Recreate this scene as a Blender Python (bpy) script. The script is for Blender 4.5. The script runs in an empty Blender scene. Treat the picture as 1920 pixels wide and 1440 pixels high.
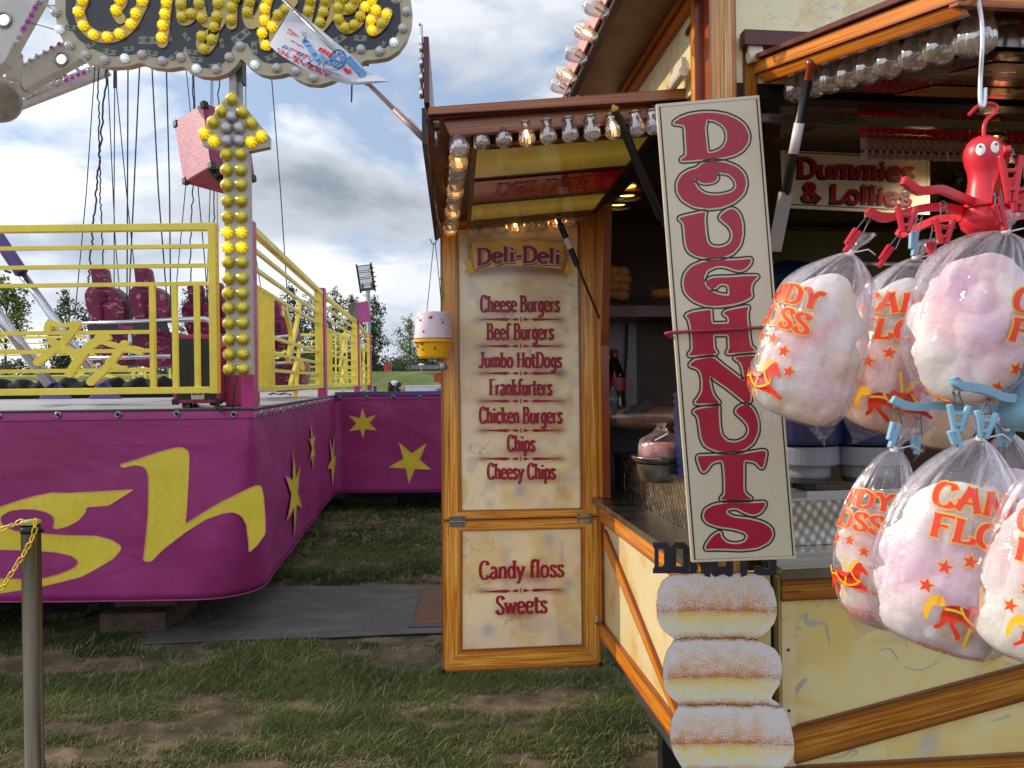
import bpy, bmesh, math, random
import numpy as np
from mathutils import Vector as V, Matrix, Quaternion
from mathutils.geometry import tessellate_polygon
random.seed(7); rng = np.random.default_rng(7)
S = bpy.context.scene; COL = S.collection

# ------------------------------------------------------------------ camera
EYE = V((0, 0, 1.6)); FPX = 1440.0; ROLL = 0.012; PITCH = 6 / 1440
CR = V((math.cos(ROLL), 0, -math.sin(ROLL)))
_up = V((math.sin(ROLL), 0, math.cos(ROLL)))
CF = (V((0, 1, 0)) - _up * PITCH).normalized()
CU = CR.cross(CF)
cam_d = bpy.data.cameras.new('camera'); cam = bpy.data.objects.new('camera', cam_d); COL.objects.link(cam)
cam_d.lens = 27; cam_d.sensor_width = 36; cam_d.clip_end = 2000; cam_d.clip_start = 0.02
M = Matrix.Identity(4)
for i in range(3): M[i][0] = CR[i]; M[i][1] = CU[i]; M[i][2] = -CF[i]; M[i][3] = EYE[i]
cam.matrix_world = M; S.camera = cam
S.view_settings.view_transform = 'Standard'; S.view_settings.look = 'None'
S.view_settings.exposure = 0.0; S.view_settings.gamma = 1
S.cycles.transparent_max_bounces = 24; S.cycles.max_bounces = 8

# ------------------------------------------------------------------ sun and sky
SUN = V((-0.92, 0.25, 0.50)).normalized()
sun_d = bpy.data.lights.new('sun', 'SUN'); sun = bpy.data.objects.new('sun', sun_d); COL.objects.link(sun)
sun_d.energy = 3.9; sun_d.angle = math.radians(1.2); sun_d.color = (1.0, 0.86, 0.66)
sun.rotation_euler = SUN.to_track_quat('Z', 'Y').to_euler()
W = bpy.data.worlds.new('World'); S.world = W; W.use_nodes = True
def build_world():
    nt = W.node_tree; N = nt.nodes; L = nt.links; N.clear()
    out = N.new('ShaderNodeOutputWorld'); bg = N.new('ShaderNodeBackground')
    sky = N.new('ShaderNodeTexSky'); sky.sky_type = 'NISHITA'; sky.sun_disc = False
    sky.sun_elevation = math.asin(SUN.z); sky.sun_rotation = math.atan2(SUN.x, SUN.y)
    sky.air_density = 1.2; sky.dust_density = 1.5
    tc = N.new('ShaderNodeTexCoord')
    def mth(op, a, b=None, clamp=False):
        n = N.new('ShaderNodeMath'); n.operation = op; n.use_clamp = clamp
        for k, v in enumerate((a, b)):
            if v is None: continue
            if isinstance(v, (int, float)): n.inputs[k].default_value = v
            else: L.new(v, n.inputs[k])
        return n.outputs[0]
    def ramp(x, stops):
        r = N.new('ShaderNodeValToRGB'); L.new(x, r.inputs[0])
        while len(r.color_ramp.elements) < len(stops): r.color_ramp.elements.new(0.5)
        for e, (p, c) in zip(r.color_ramp.elements, stops):
            e.position = p; e.color = (c[0], c[1], c[2], 1) if not isinstance(c, (int, float)) else (c, c, c, 1)
        return r.outputs[0]
    def mix(f, a, b):
        m = N.new('ShaderNodeMix'); m.data_type = 'RGBA'
        for k, v in ((0, f), (6, a), (7, b)):
            if isinstance(v, tuple): m.inputs[k].default_value = (*v, 1)
            elif isinstance(v, (int, float)): m.inputs[k].default_value = v
            else: L.new(v, m.inputs[k])
        return m.outputs[2]
    mp = N.new('ShaderNodeMapping'); L.new(tc.outputs['Generated'], mp.inputs[0])
    mp.inputs['Scale'].default_value = (2.3, 2.3, 5.2); mp.inputs['Location'].default_value = (1.35, 0.2, 0.15)
    n1 = N.new('ShaderNodeTexNoise'); n1.inputs['Scale'].default_value = 1.55; n1.inputs['Detail'].default_value = 9
    n1.inputs['Roughness'].default_value = 0.52; n1.inputs['Distortion'].default_value = 0.25; L.new(mp.outputs[0], n1.inputs['Vector'])
    mp2 = N.new('ShaderNodeMapping'); L.new(tc.outputs['Generated'], mp2.inputs[0])
    mp2.inputs['Scale'].default_value = (2.0, 2.0, 5.5); mp2.inputs['Location'].default_value = (4.1, 2.2, -0.08)
    n2 = N.new('ShaderNodeTexNoise'); n2.inputs['Scale'].default_value = 1.5; n2.inputs['Detail'].default_value = 5
    n2.inputs['Roughness'].default_value = 0.5; L.new(mp2.outputs[0], n2.inputs['Vector'])
    sep = N.new('ShaderNodeSeparateXYZ'); L.new(tc.outputs['Generated'], sep.inputs[0])
    X, Y, Z = sep.outputs
    # more cloud to the left of the ride, a greyer bank low in the middle
    mask = ramp(n1.outputs['Fac'], [(0.38, 0), (0.48, 1)])
    def bank(px, py, sx, sz, amt):      # a darker (or brighter) bank of cloud in one quarter of the sky
        d = (CR * ((px - 960) / FPX) + CU * ((720 - py) / FPX) + CF).normalized()
        ax = mth('DIVIDE', mth('SUBTRACT', X, d.x), sx); az = mth('DIVIDE', mth('SUBTRACT', Z, d.z), sz)
        return mth('MULTIPLY', mth('EXPONENT', mth('MULTIPLY', mth('ADD', mth('MULTIPLY', ax, ax), mth('MULTIPLY', az, az)), -1.0)), amt)
    shade = n2.outputs['Fac']
    for bk in ((640, 340, .14, .07, -.13), (560, 425, .16, .035, -.10), (760, 600, .07, .05, -.11), (330, 380, .10, .04, -.05), (150, 250, .16, .09, .12), (900, 60, .12, .06, -.05), (600, 250, .10, .03, .10), (620, 480, .10, .035, .08)): shade = mth('ADD', shade, bank(*bk))
    cl = ramp(shade, [(0.36, (0.30, 0.345, 0.42)), (0.48, (0.49, 0.56, 0.67)), (0.56, (0.84, 0.885, 0.97)), (0.66, (0.99, 1.0, 1.02))])
    edge = ramp(n1.outputs['Fac'], [(0.47, 1), (0.60, 0)])           # thin cloud edges are lit through
    cl = mix(mth('MULTIPLY', edge, 0.45), cl, (0.90, 0.92, 0.97))
    blue = mix(0.72, sky.outputs[0], (5.4, 7.0, 9.9))
    sc = N.new('ShaderNodeVectorMath'); sc.operation = 'SCALE'; L.new(blue, sc.inputs[0]); sc.inputs['Scale'].default_value = 0.085
    col = mix(mask, sc.outputs[0], cl)
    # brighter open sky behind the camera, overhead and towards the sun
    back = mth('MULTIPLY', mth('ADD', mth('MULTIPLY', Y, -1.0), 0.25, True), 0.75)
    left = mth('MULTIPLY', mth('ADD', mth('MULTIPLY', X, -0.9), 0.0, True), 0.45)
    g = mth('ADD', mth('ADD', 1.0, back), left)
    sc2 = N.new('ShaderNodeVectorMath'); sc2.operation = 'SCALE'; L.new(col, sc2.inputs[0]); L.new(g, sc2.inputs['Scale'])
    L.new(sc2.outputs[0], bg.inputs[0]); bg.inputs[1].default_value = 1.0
    L.new(bg.outputs[0], out.inputs[0])
build_world()

# ------------------------------------------------------------------ geometry helpers
def at(px, py, d):
    return EYE + (CR * ((px - 960) / FPX) + CU * ((720 - py) / FPX) + CF) * d
class Plane:
    def __init__(s, p, n): s.p = V(p); s.n = V(n).normalized()
    def hit(s, px, py, off=0.0):
        r = CR * ((px - 960) / FPX) + CU * ((720 - py) / FPX) + CF
        t = (s.p - EYE).dot(s.n) / r.dot(s.n)
        return EYE + r * t + s.n * off
def front_plane(d): return Plane(EYE + CF * d, -CF)
def lin(c):
    return tuple(((x / 255) / 12.92 if x / 255 <= 0.04045 else ((x / 255 + 0.055) / 1.055) ** 2.4) for x in c)
WL = {}
def wl(o): return WL.get(o.name, V((0, 0, 0)))
def prop(o, label=None, cat=None, group=None, kind=None):
    if label: o['label'] = label
    if cat: o['category'] = cat
    if group: o['group'] = group
    if kind: o['kind'] = kind
    return o
def thing(name, label, cat, loc, group=None):
    o = bpy.data.objects.new(name, None); COL.objects.link(o); o.empty_display_size = 0.1
    o.location = loc; WL[o.name] = V(loc)
    return prop(o, label, cat, group)
def put(me, name, parent=None, loc=(0, 0, 0), quat=None, scale=None):
    o = bpy.data.objects.new(name, me); COL.objects.link(o)
    loc = V(loc); WL[o.name] = loc.copy()
    if parent is not None: o.parent = parent; o.location = loc - wl(parent)
    else: o.location = loc
    if quat is not None: o.rotation_mode = 'QUATERNION'; o.rotation_quaternion = quat
    if scale is not None: o.scale = scale
    return o
def smooth_path(p, n=6, closed=False):
    p = [V(q) for q in p]; k = len(p); out = []
    rngs = range(k) if closed else range(k - 1)
    for i in rngs:
        p0 = p[(i - 1) % k] if closed or i > 0 else p[i]; p1 = p[i]; p2 = p[(i + 1) % k]
        p3 = p[(i + 2) % k] if closed or i + 2 < k else p2
        for j in range(n):
            t = j / n; t2 = t * t; t3 = t2 * t
            out.append(0.5 * (2 * p1 + (p2 - p0) * t + (2 * p0 - 5 * p1 + 4 * p2 - p3) * t2 + (3 * p1 - p0 - 3 * p2 + p3) * t3))
    if not closed: out.append(p[-1])
    return out
def chaikin(p, it=1):
    p = [V((q[0], q[1])) for q in p]
    for _ in range(it):
        o = []
        for i in range(len(p)):
            a, b = p[i], p[(i + 1) % len(p)]
            f = min(.22, 3.2 / max((b - a).length, 1e-6)) if (b - a).length > 6 else .22; o += [a.lerp(b, f), b.lerp(a, f)]
        p = o
    return p
class MB:
    def __init__(s): s.v = []; s.f = []; s.uv = []; s.mi = []; s.m = 0; s.has_uv = False
    def face(s, pts, uv=None):
        b = len(s.v); s.v += [tuple(p) for p in pts]; s.f.append(tuple(range(b, b + len(pts))))
        s.uv.append(uv or [(0, 0)] * len(pts)); s.mi.append(s.m)
        if uv: s.has_uv = True
    def idx(s, verts, faces, uvs=None):
        b = len(s.v); s.v += [tuple(p) for p in verts]
        for k, f in enumerate(faces):
            s.f.append(tuple(b + i for i in f)); s.mi.append(s.m)
            if uvs: s.uv.append([uvs[i] for i in f]); s.has_uv = True
            else: s.uv.append([(0, 0)] * len(f))
    def hexa(s, c):   # c: 8 corners, bottom 0-3 ccw then top 4-7
        s.idx(c, [(3, 2, 1, 0), (4, 5, 6, 7), (0, 1, 5, 4), (1, 2, 6, 5), (2, 3, 7, 6), (3, 0, 4, 7)])
    def box(s, c, sx, sy, sz, ax=V((1, 0, 0)), ay=V((0, 1, 0)), az=V((0, 0, 1))):
        c = V(c); x = ax * (sx / 2); y = ay * (sy / 2); z = az * (sz / 2)
        s.hexa([c - x - y - z, c + x - y - z, c + x + y - z, c - x + y - z, c - x - y + z, c + x - y + z, c + x + y + z, c - x + y + z])
    def plank(s, q, n, t, flip=False):
        """q: 4 corners start-low, end-low, end-high, start-high; n outward; t thickness behind"""
        q = [V(p) for p in q]; n = V(n); b = [p - n * t for p in q]
        Ln = (q[1] - q[0]).length; o = random.random() * 20
        uv = [(o, 0), (o + Ln, 0), (o + Ln, 1), (o, 1)]
        s.face(q, uv); s.face(b[::-1], uv[::-1])
        for i in range(4):
            j = (i + 1) % 4
            s.face([q[j], q[i], b[i], b[j]], [uv[j], uv[i], uv[i], uv[j]])
    def tube(s, path, r, seg=8, caps=True):
        path = [V(p) for p in path]; k = len(path)
        if isinstance(r, (int, float)): r = [r] * k
        up = None; rings = []
        for i, p in enumerate(path):
            t = (path[min(i + 1, k - 1)] - path[max(i - 1, 0)])
            if t.length < 1e-9: t = V((0, 0, 1))
            t.normalize()
            if up is None: up = t.orthogonal().normalized()
            up = (up - t * up.dot(t)); up = up.normalized() if up.length > 1e-6 else t.orthogonal().normalized()
            w = t.cross(up)
            rings.append([p + (up * math.cos(a) + w * math.sin(a)) * r[i] for a in [2 * math.pi * j / seg for j in range(seg)]])
        vs = [v for R in rings for v in R]; fs = []
        for i in range(k - 1):
            for j in range(seg):
                a = i * seg + j; b = i * seg + (j + 1) % seg
                fs.append((a, b, b + seg, a + seg))
        if caps: fs.append(tuple(range(seg))[::-1]); fs.append(tuple((k - 1) * seg + j for j in range(seg)))
        s.idx(vs, fs)
    def beam(s, a, b, w, h, n=None):
        """square bar from a to b"""
        a = V(a); b = V(b); t = (b - a).normalized(); n = V(n) if n else V((0, 0, 1))
        n = n - t * n.dot(t)
        if n.length < 1e-4: n = V((0, 1, 0)) - t * t.y
        n.normalize(); x = t.cross(n) * (w / 2); z = n * (h / 2)
        s.hexa([a - x - z, a + x - z, a + x + z, a - x + z, b - x - z, b + x - z, b + x + z, b - x + z])
    def lathe(s, c, prof, axis=V((0, 0, 1)), seg=20, mod=None):
        axis = V(axis).normalized(); u = axis.orthogonal().normalized(); w = axis.cross(u); c = V(c); vs = []; fs = []
        for k, (r, h) in enumerate(prof):
            for j in range(seg):
                a = 2 * math.pi * j / seg; rr = r * (mod(a, k) if mod else 1)
                vs.append(c + axis * h + (u * math.cos(a) + w * math.sin(a)) * rr)
        for k in range(len(prof) - 1):
            for j in range(seg):
                a = k * seg + j; b = k * seg + (j + 1) % seg; fs.append((a, b, b + seg, a + seg))
        s.idx(vs, fs)
    def poly(s, outer, holes, fn, t=0.0, n=None):
        """2-D outline (lists of 2-D points) mapped by fn -> world; extruded back by t along n"""
        loops = [[V((q[0], q[1])) for q in outer]] + [[V((q[0], q[1])) for q in h] for h in holes]
        flat = [q for l in loops for q in l]
        P = [V(fn(q[0], q[1])) for q in flat]
        tris = tessellate_polygon([[V((q.x, q.y, 0)) for q in l] for l in loops])
        fs = []
        nn = V(n) if n is not None else None
        for tr in tris:
            a, b, c = (P[i] for i in tr); g = (b - a).cross(c - a)
            if nn is not None and g.dot(nn) < 0: tr = tr[::-1]
            fs.append(tuple(tr))
        if t and nn is not None:
            k = len(P); Q = [p - nn * t for p in P]
            fs += [tuple(i + k for i in tr[::-1]) for tr in list(fs)]
            o = 0
            for l in loops:
                m = len(l)
                for i in range(m):
                    j = (i + 1) % m; fs.append((o + i, o + j, o + j + k, o + i + k))
                o += m
            P = P + Q
        s.idx(P, fs)
    def ribbon(s, pts, w, fn, closed=False, round_cap=True):
        """2-D polyline with widths -> flat ribbon mapped by fn"""
        p = [V((q[0], q[1])) for q in pts]; k = len(p)
        if isinstance(w, (int, float)): w = [w] * k
        Lf = []; Rt = []
        for i in range(k):
            a = p[(i - 1) % k] if closed or i > 0 else p[i]; b = p[(i + 1) % k] if closed or i < k - 1 else p[i]
            t = (b - a); t = t.normalized() if t.length > 1e-9 else V((1, 0)); nn = V((-t.y, t.x)) * w[i] / 2
            Lf.append(p[i] + nn); Rt.append(p[i] - nn)
        vs = [fn(q.x, q.y) for q in Lf] + [fn(q.x, q.y) for q in Rt]
        fs = [(i, (i + 1) % k, k + (i + 1) % k, k + i) for i in range(k if closed else k - 1)]
        s.idx(vs, fs)
    def build(s, name, mats, parent=None, smooth=False, bevel=0, weld=False, recenter=True, sub=0, bseg=2):
        me = bpy.data.meshes.new(name); me.from_pydata(s.v, [], s.f)
        for m in (mats if isinstance(mats, (list, tuple)) else [mats]): me.materials.append(m)
        if s.has_uv:
            uvl = me.uv_layers.new(name='UVMap'); flat = [c for u in s.uv for q in u for c in q]
            uvl.data.foreach_set('uv', flat)
        me.polygons.foreach_set('material_index', s.mi)
        if bevel or weld or sub:
            bm = bmesh.new(); bm.from_mesh(me)
            if weld or bevel: bmesh.ops.remove_doubles(bm, verts=bm.verts, dist=1e-5)
            if bevel:
                es = [e for e in bm.edges if len(e.link_faces) == 2 and e.calc_face_angle(0) > 0.5]
                bmesh.ops.bevel(bm, geom=es, offset=bevel, segments=bseg, affect='EDGES', profile=0.5, clamp_overlap=True)
            bmesh.ops.recalc_face_normals(bm, faces=bm.faces)
            bm.to_mesh(me); bm.free()
        if smooth: me.polygons.foreach_set('use_smooth', [True] * len(me.polygons))
        c = V((0, 0, 0))
        if recenter and len(me.vertices):
            a = np.empty(len(me.vertices) * 3); me.vertices.foreach_get('co', a); a = a.reshape(-1, 3)
            cc = (a.min(0) + a.max(0)) / 2; a -= cc; me.vertices.foreach_set('co', a.ravel()); c = V(cc)
        me.update()
        return put(me, name, parent, c)
def npmesh(name, verts, faces, mat, parent=None, colors=None, smooth=False):
    """big mesh from numpy arrays; faces (n,k)"""
    me = bpy.data.meshes.new(name); nv = len(verts); nf, k = faces.shape
    me.vertices.add(nv); me.vertices.foreach_set('co', np.asarray(verts, dtype=np.float32).ravel())
    me.loops.add(nf * k); me.loops.foreach_set('vertex_index', faces.astype(np.int32).ravel())
    me.polygons.add(nf); me.polygons.foreach_set('loop_start', np.arange(0, nf * k, k, dtype=np.int32))
    me.polygons.foreach_set('loop_total', np.full(nf, k, dtype=np.int32))
    if smooth: me.polygons.foreach_set('use_smooth', np.ones(nf, dtype=bool))
    if colors is not None:
        at_ = me.color_attributes.new('Col', 'FLOAT_COLOR', 'POINT')
        c4 = np.ones((nv, 4), dtype=np.float32); c4[:, :3] = colors; at_.data.foreach_set('color', c4.ravel())
    me.materials.append(mat); me.update(calc_edges=True); me.validate()
    return put(me, name, parent)

# ------------------------------------------------------------------ materials
class NB:
    def __init__(s, name):
        s.m = bpy.data.materials.new(name); s.m.use_nodes = True; s.t = s.m.node_tree; s.N = s.t.nodes
        s.p = s.N['Principled BSDF']; s.out = s.N['Material Output']
    def n(s, typ, ins=None, **kw):
        x = s.N.new(typ)
        for k, v in kw.items(): setattr(x, k, v)
        for k, v in (ins or {}).items(): s.set(x, k, v)
        return x
    def set(s, x, k, v):
        if hasattr(v, 'is_output') or isinstance(v, bpy.types.NodeSocket): s.t.links.new(v, x.inputs[k])
        elif isinstance(v, tuple) and len(v) == 3 and x.inputs[k].type == 'RGBA': x.inputs[k].default_value = (*v, 1)
        else: x.inputs[k].default_value = v
    def P(s, **kw):
        al = dict(col='Base Color', rough='Roughness', metal='Metallic', spec='Specular IOR Level', alpha='Alpha', coat='Coat Weight',
                  coatr='Coat Roughness', em='Emission Color', ems='Emission Strength', nrm='Normal', sheen='Sheen Weight', sss='Subsurface Weight', trans='Transmission Weight', ior='IOR')
        for k, v in kw.items(): s.set(s.p, al[k], v)
        return s
    def math(s, op, a, b=0.0, clamp=False): return s.n('ShaderNodeMath', {0: a, 1: b}, operation=op, use_clamp=clamp).outputs[0]
    def mix(s, f, a, b, bt='MIX'): return s.n('ShaderNodeMix', {0: f, 6: a, 7: b}, data_type='RGBA', blend_type=bt).outputs[2]
    def ramp(s, x, stops, interp='LINEAR'):
        r = s.n('ShaderNodeValToRGB', {0: x}); cr = r.color_ramp; cr.interpolation = interp
        while len(cr.elements) < len(stops): cr.elements.new(0.5)
        for e, (p, c) in zip(cr.elements, stops): e.position = p; e.color = (c, c, c, 1) if isinstance(c, (int, float)) else (*c, 1)
        return r.outputs[0]
    def noise(s, vec, scale, detail=3, rough=0.5, dist=0.0): return s.n('ShaderNodeTexNoise', {'Vector': vec, 'Scale': scale, 'Detail': detail, 'Roughness': rough, 'Distortion': dist}).outputs['Fac']
    def map(s, vec, scale=(1, 1, 1), loc=(0, 0, 0), rot=(0, 0, 0)): return s.n('ShaderNodeMapping', {0: vec, 'Scale': scale, 'Location': loc, 'Rotation': rot}).outputs[0]
    def obj(s): return s.n('ShaderNodeTexCoord').outputs['Object']
    def uv(s): return s.n('ShaderNodeTexCoord').outputs['UV']
    def pos(s): return s.n('ShaderNodeNewGeometry').outputs['Position']
    def bump(s, h, strength=0.3, dist=0.01): return s.n('ShaderNodeBump', {'Height': h, 'Strength': strength, 'Distance': dist}).outputs[0]
def paint(name, c, rough=0.45, var=0.12, metal=0.0, spec=0.5, dirt=0.0, scale=6.0, bump=0.0, coat=0.0):
    b = NB(name); o = b.pos(); c = lin(c)
    f = b.noise(o, scale, 5, 0.6)
    dark = tuple(x * (1 - var * 1.6) for x in c); light = tuple(min(1, x * (1 + var)) for x in c)
    col = b.ramp(f, [(0.3, dark), (0.7, light)])
    if dirt:
        d = b.ramp(b.noise(o, scale * 3.3, 6, 0.7), [(0.52, 0), (0.75, dirt)])
        col = b.mix(d, col, tuple(x * 0.35 + 0.01 for x in c))
    rr = b.ramp(b.noise(o, scale * 2.1, 4), [(0.3, max(0.02, rough - 0.08)), (0.7, min(1, rough + 0.1))])
    b.P(col=col, rough=rr, metal=metal, spec=spec, coat=coat)
    if bump: b.P(nrm=b.bump(b.noise(o, scale * 12, 4), bump, 0.003))
    return b.m
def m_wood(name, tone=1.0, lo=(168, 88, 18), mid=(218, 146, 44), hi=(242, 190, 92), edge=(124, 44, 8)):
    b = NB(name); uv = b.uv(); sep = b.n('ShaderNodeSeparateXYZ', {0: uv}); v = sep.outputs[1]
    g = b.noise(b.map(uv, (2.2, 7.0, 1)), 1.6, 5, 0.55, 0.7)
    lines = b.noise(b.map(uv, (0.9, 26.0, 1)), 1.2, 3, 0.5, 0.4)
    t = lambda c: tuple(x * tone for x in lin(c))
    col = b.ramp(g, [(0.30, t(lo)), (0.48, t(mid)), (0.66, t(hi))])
    col = b.mix(b.ramp(lines, [(0.55, 0.0), (0.60, 0.85), (0.66, 0.0)]), col, t((98, 36, 6)))
    vk = b.n('ShaderNodeTexVoronoi', {'Vector': b.map(uv, (2.6, 1.9, 1)), 'Scale': 1.0}); col = b.mix(b.ramp(vk.outputs['Distance'], [(.05, .9), (.11, .0)]), col, t((92, 30, 6)))
    e = b.math('ABSOLUTE', b.math('SUBTRACT', v, 0.5)); jit = b.math('MULTIPLY', b.math('SUBTRACT', g, 0.5), 0.25)
    ef = b.ramp(b.math('ADD', e, jit), [(0.26, 0.0), (0.44, 0.6), (0.5, 0.95)])
    col = b.mix(ef, col, t(edge))
    b.P(col=col, rough=0.28, coat=0.25, coatr=0.12)
    b.P(nrm=b.bump(lines, 0.08, 0.002))
    return b.m
def m_marble(name, base=(222, 205, 160), sc=1.0):
    b = NB(name); o = b.pos(); bs = lin(base)
    y = b.ramp(b.noise(o, 4.0 * sc, 3, 0.5, 0.3), [(0.50, 0), (0.72, 0.62)])
    y2 = b.ramp(b.noise(b.map(o, loc=(3, 7, 1)), 7 * sc, 2, 0.5, 0.6), [(0.56, 0), (0.74, 0.6)])
    bl = b.ramp(b.noise(b.map(o, loc=(9, 2, 5)), 6 * sc, 2), [(0.66, 0), (0.82, 0.5)])
    col = b.mix(y, bs, lin((214, 174, 62))); col = b.mix(y2, col, lin((206, 160, 50))); col = b.mix(bl, col, lin((140, 158, 190)))
    vn = b.noise(b.map(o, loc=(1, 1, 8)), 4.2 * sc, 4, 0.65, 0.9)
    vein = b.ramp(vn, [(0.492, 0), (0.5, 0.6), (0.508, 0)])
    gate = b.ramp(b.noise(b.map(o, loc=(5, 5, 5)), 3.0 * sc, 2), [(0.52, 0), (0.62, 1)])
    col = b.mix(b.math('MULTIPLY', vein, gate), col, lin((120, 138, 170)))
    b.P(col=col, rough=0.22, coat=0.3, coatr=0.08)
    return b.m
def m_emit(name, c, s, base=None):
    b = NB(name); b.P(col=lin(base or c), em=lin(c), ems=s, rough=0.3); return b.m
def m_film():
    b = NB('clear_film'); o = b.pos()
    lw = b.n('ShaderNodeLayerWeight', {'Blend': 0.35})
    w = b.math('ADD', b.math('MULTIPLY', b.noise(b.map(o, (1, 1, .16)), 62, 3, 0.6, 0.8), .8), b.noise(o, 22, 4, 0.6, 0.8))
    nb = b.bump(w, 0.34, 0.012)
    b.t.links.new(nb, lw.inputs['Normal'])
    gl = b.n('ShaderNodeBsdfGlossy', {'Color': (0.96, 0.95, 1.0, 1), 'Roughness': 0.06, 'Normal': nb})
    df = b.n('ShaderNodeBsdfTranslucent', {'Color': (0.86, 0.84, 0.90, 1)})
    tr = b.n('ShaderNodeBsdfTransparent', {'Color': (0.97, 0.965, 0.98, 1)})
    haze = b.ramp(b.noise(b.map(o, loc=(3, 3, 3)), 20, 4, 0.6, 0.4), [(0.42, 0.05), (0.70, 0.24)])
    m1 = b.n('ShaderNodeMixShader', {0: haze, 1: tr.outputs[0], 2: df.outputs[0]})
    f = b.math('ADD', b.math('MULTIPLY', lw.outputs['Facing'], 0.36), 0.055)
    m2 = b.n('ShaderNodeMixShader', {0: f, 1: m1.outputs[0], 2: gl.outputs[0]})
    b.t.links.new(m2.outputs[0], b.out.inputs[0]); return b.m
def m_glass(name='clear_bulb_glass', tint=(0.93, 0.9, 0.88), k=0.34, white=.16):
    b = NB(name); lw = b.n('ShaderNodeLayerWeight', {'Blend': 0.45})
    gl = b.n('ShaderNodeBsdfGlossy', {'Color': (1, 0.97, 0.95, 1), 'Roughness': 0.08})
    t0 = b.n('ShaderNodeBsdfTransparent', {'Color': (*tint, 1)}); tl = b.n('ShaderNodeBsdfTranslucent', {'Color': (0.92, 0.90, 0.88, 1)}); df = b.n('ShaderNodeBsdfDiffuse', {'Color': (0.9, 0.88, 0.86, 1)})
    m0 = b.n('ShaderNodeMixShader', {0: 0.5, 1: tl.outputs[0], 2: df.outputs[0]}); tr = b.n('ShaderNodeMixShader', {0: white, 1: t0.outputs[0], 2: m0.outputs[0]})
    f = b.math('ADD', b.math('MULTIPLY', lw.outputs['Facing'], 0.75), k * 0.5)
    m2 = b.n('ShaderNodeMixShader', {0: f, 1: tr.outputs[0], 2: gl.outputs[0]})
    b.t.links.new(m2.outputs[0], b.out.inputs[0]); return b.m
def m_vcol(name, rough=0.8, spec=0.3, coat=0.0, trans=0.0):
    b = NB(name); a = b.n('ShaderNodeVertexColor', layer_name='Col')
    b.P(col=a.outputs[0], rough=rough, spec=spec, coat=coat)
    if trans:
        tl = b.n('ShaderNodeBsdfTranslucent', {'Color': a.outputs[0]})
        mx = b.n('ShaderNodeMixShader', {0: trans, 1: b.p.outputs[0], 2: tl.outputs[0]}); b.t.links.new(mx.outputs[0], b.out.inputs[0])
    return b.m
def m_steel(name, c=(150, 148, 146), rough=0.25, pattern=None):
    b = NB(name); o = b.pos(); h = b.noise(b.map(o, (1.5, 9, 9)), 3, 3)
    b.P(col=lin(c), metal=1.0, rough=b.ramp(h, [(0.3, rough * 0.7), (0.7, rough * 1.4)]))
    if pattern == 'turned':      # engine-turned sheet
        vo = b.n('ShaderNodeTexVoronoi', {'Vector': b.map(b.uv(), (1, .72, 1), rot=(0, 0, .62)), 'Scale': 1.0, 'Randomness': 0.0}, feature='F1')
        b.P(nrm=b.bump(vo.outputs['Distance'], 0.15, 0.004), rough=.36, col=b.ramp(vo.outputs['Distance'], [(.10, lin((222, 216, 204))), (.52, lin((148, 142, 132)))]))
    return b.m
MT = {}
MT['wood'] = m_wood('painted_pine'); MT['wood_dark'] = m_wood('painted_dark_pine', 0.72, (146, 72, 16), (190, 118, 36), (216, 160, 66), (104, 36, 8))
MT['wood_mid'] = m_wood('painted_brown_pine', 0.8, (128, 60, 20), (176, 96, 36), (204, 132, 60), (108, 40, 14)); MT['wood_lit'] = m_wood('sunlit_orange_pine', 1.0, (176, 84, 14), (214, 126, 30), (236, 160, 60), (120, 40, 8))  # the lit pine carries the sunlight on the trims in its colour
MT['wood_post'] = m_wood('painted_pale_pine', 1.0, (196, 112, 40), (232, 172, 92), (244, 210, 150), (150, 62, 16)); MT['marble'] = m_marble('cream_marbled_paint'); MT['maroon'] = paint('maroon_paint', (88, 30, 28), 0.35)
MT['black'] = paint('black_plastic', (24, 23, 25), 0.4, 0.2); MT['cream'] = paint('cream_enamel', (214, 204, 182), 0.25, 0.04, scale=3)
MT['yellow'] = paint('yellow_fence_paint', (238, 214, 72), 0.42, 0.08, dirt=0.25); MT['pink'] = paint('pink_post_paint', (186, 44, 116), 0.4, 0.08, dirt=0.2)
MT['purple'] = paint('purple_paint', (84, 62, 128), 0.4, 0.1); MT['chrome'] = m_steel('chrome_rod', (186, 186, 190), 0.18)
MT['steel'] = m_steel('brushed_steel', (150, 146, 142), 0.28); MT['turned'] = m_steel('engine_turned_steel', (190, 182, 168), 0.3, 'turned')
MT['grey'] = paint('grey_paint', (150, 148, 146), 0.5, 0.1, dirt=0.2); MT['white'] = paint('white_paint', (222, 220, 222), 0.4, 0.05, dirt=0.15)
MT['film'] = m_film(); MT['glass'] = m_glass(); MT['glass_white'] = m_glass('frosted_bulb_glass', white=.5); MT['red_print'] = paint('red_print', (226, 58, 30), 0.4, 0.03); MT['orange_print'] = paint('yellow_print', (248, 186, 30), 0.4, 0.03)
MT['sign_red'] = paint('crimson_lettering', (166, 14, 48), 0.3, 0.05, scale=2); MT['menu_red'] = paint('dark_red_lettering', (150, 20, 44), 0.35, 0.1)
MT['hang_red'] = paint('red_hanger_plastic', (208, 32, 50), 0.32, 0.06); MT['hang_blue'] = paint('pale_blue_hanger_plastic', (132, 176, 200), 0.4, 0.06)
MT['wire'] = m_steel('wire', (120, 120, 124), 0.35); MT['cable'] = paint('dark_cable', (52, 52, 58), 0.6, 0.1)
MT['dark_grey'] = paint('dark_grey', (60, 58, 60), 0.5, 0.15)
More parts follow.
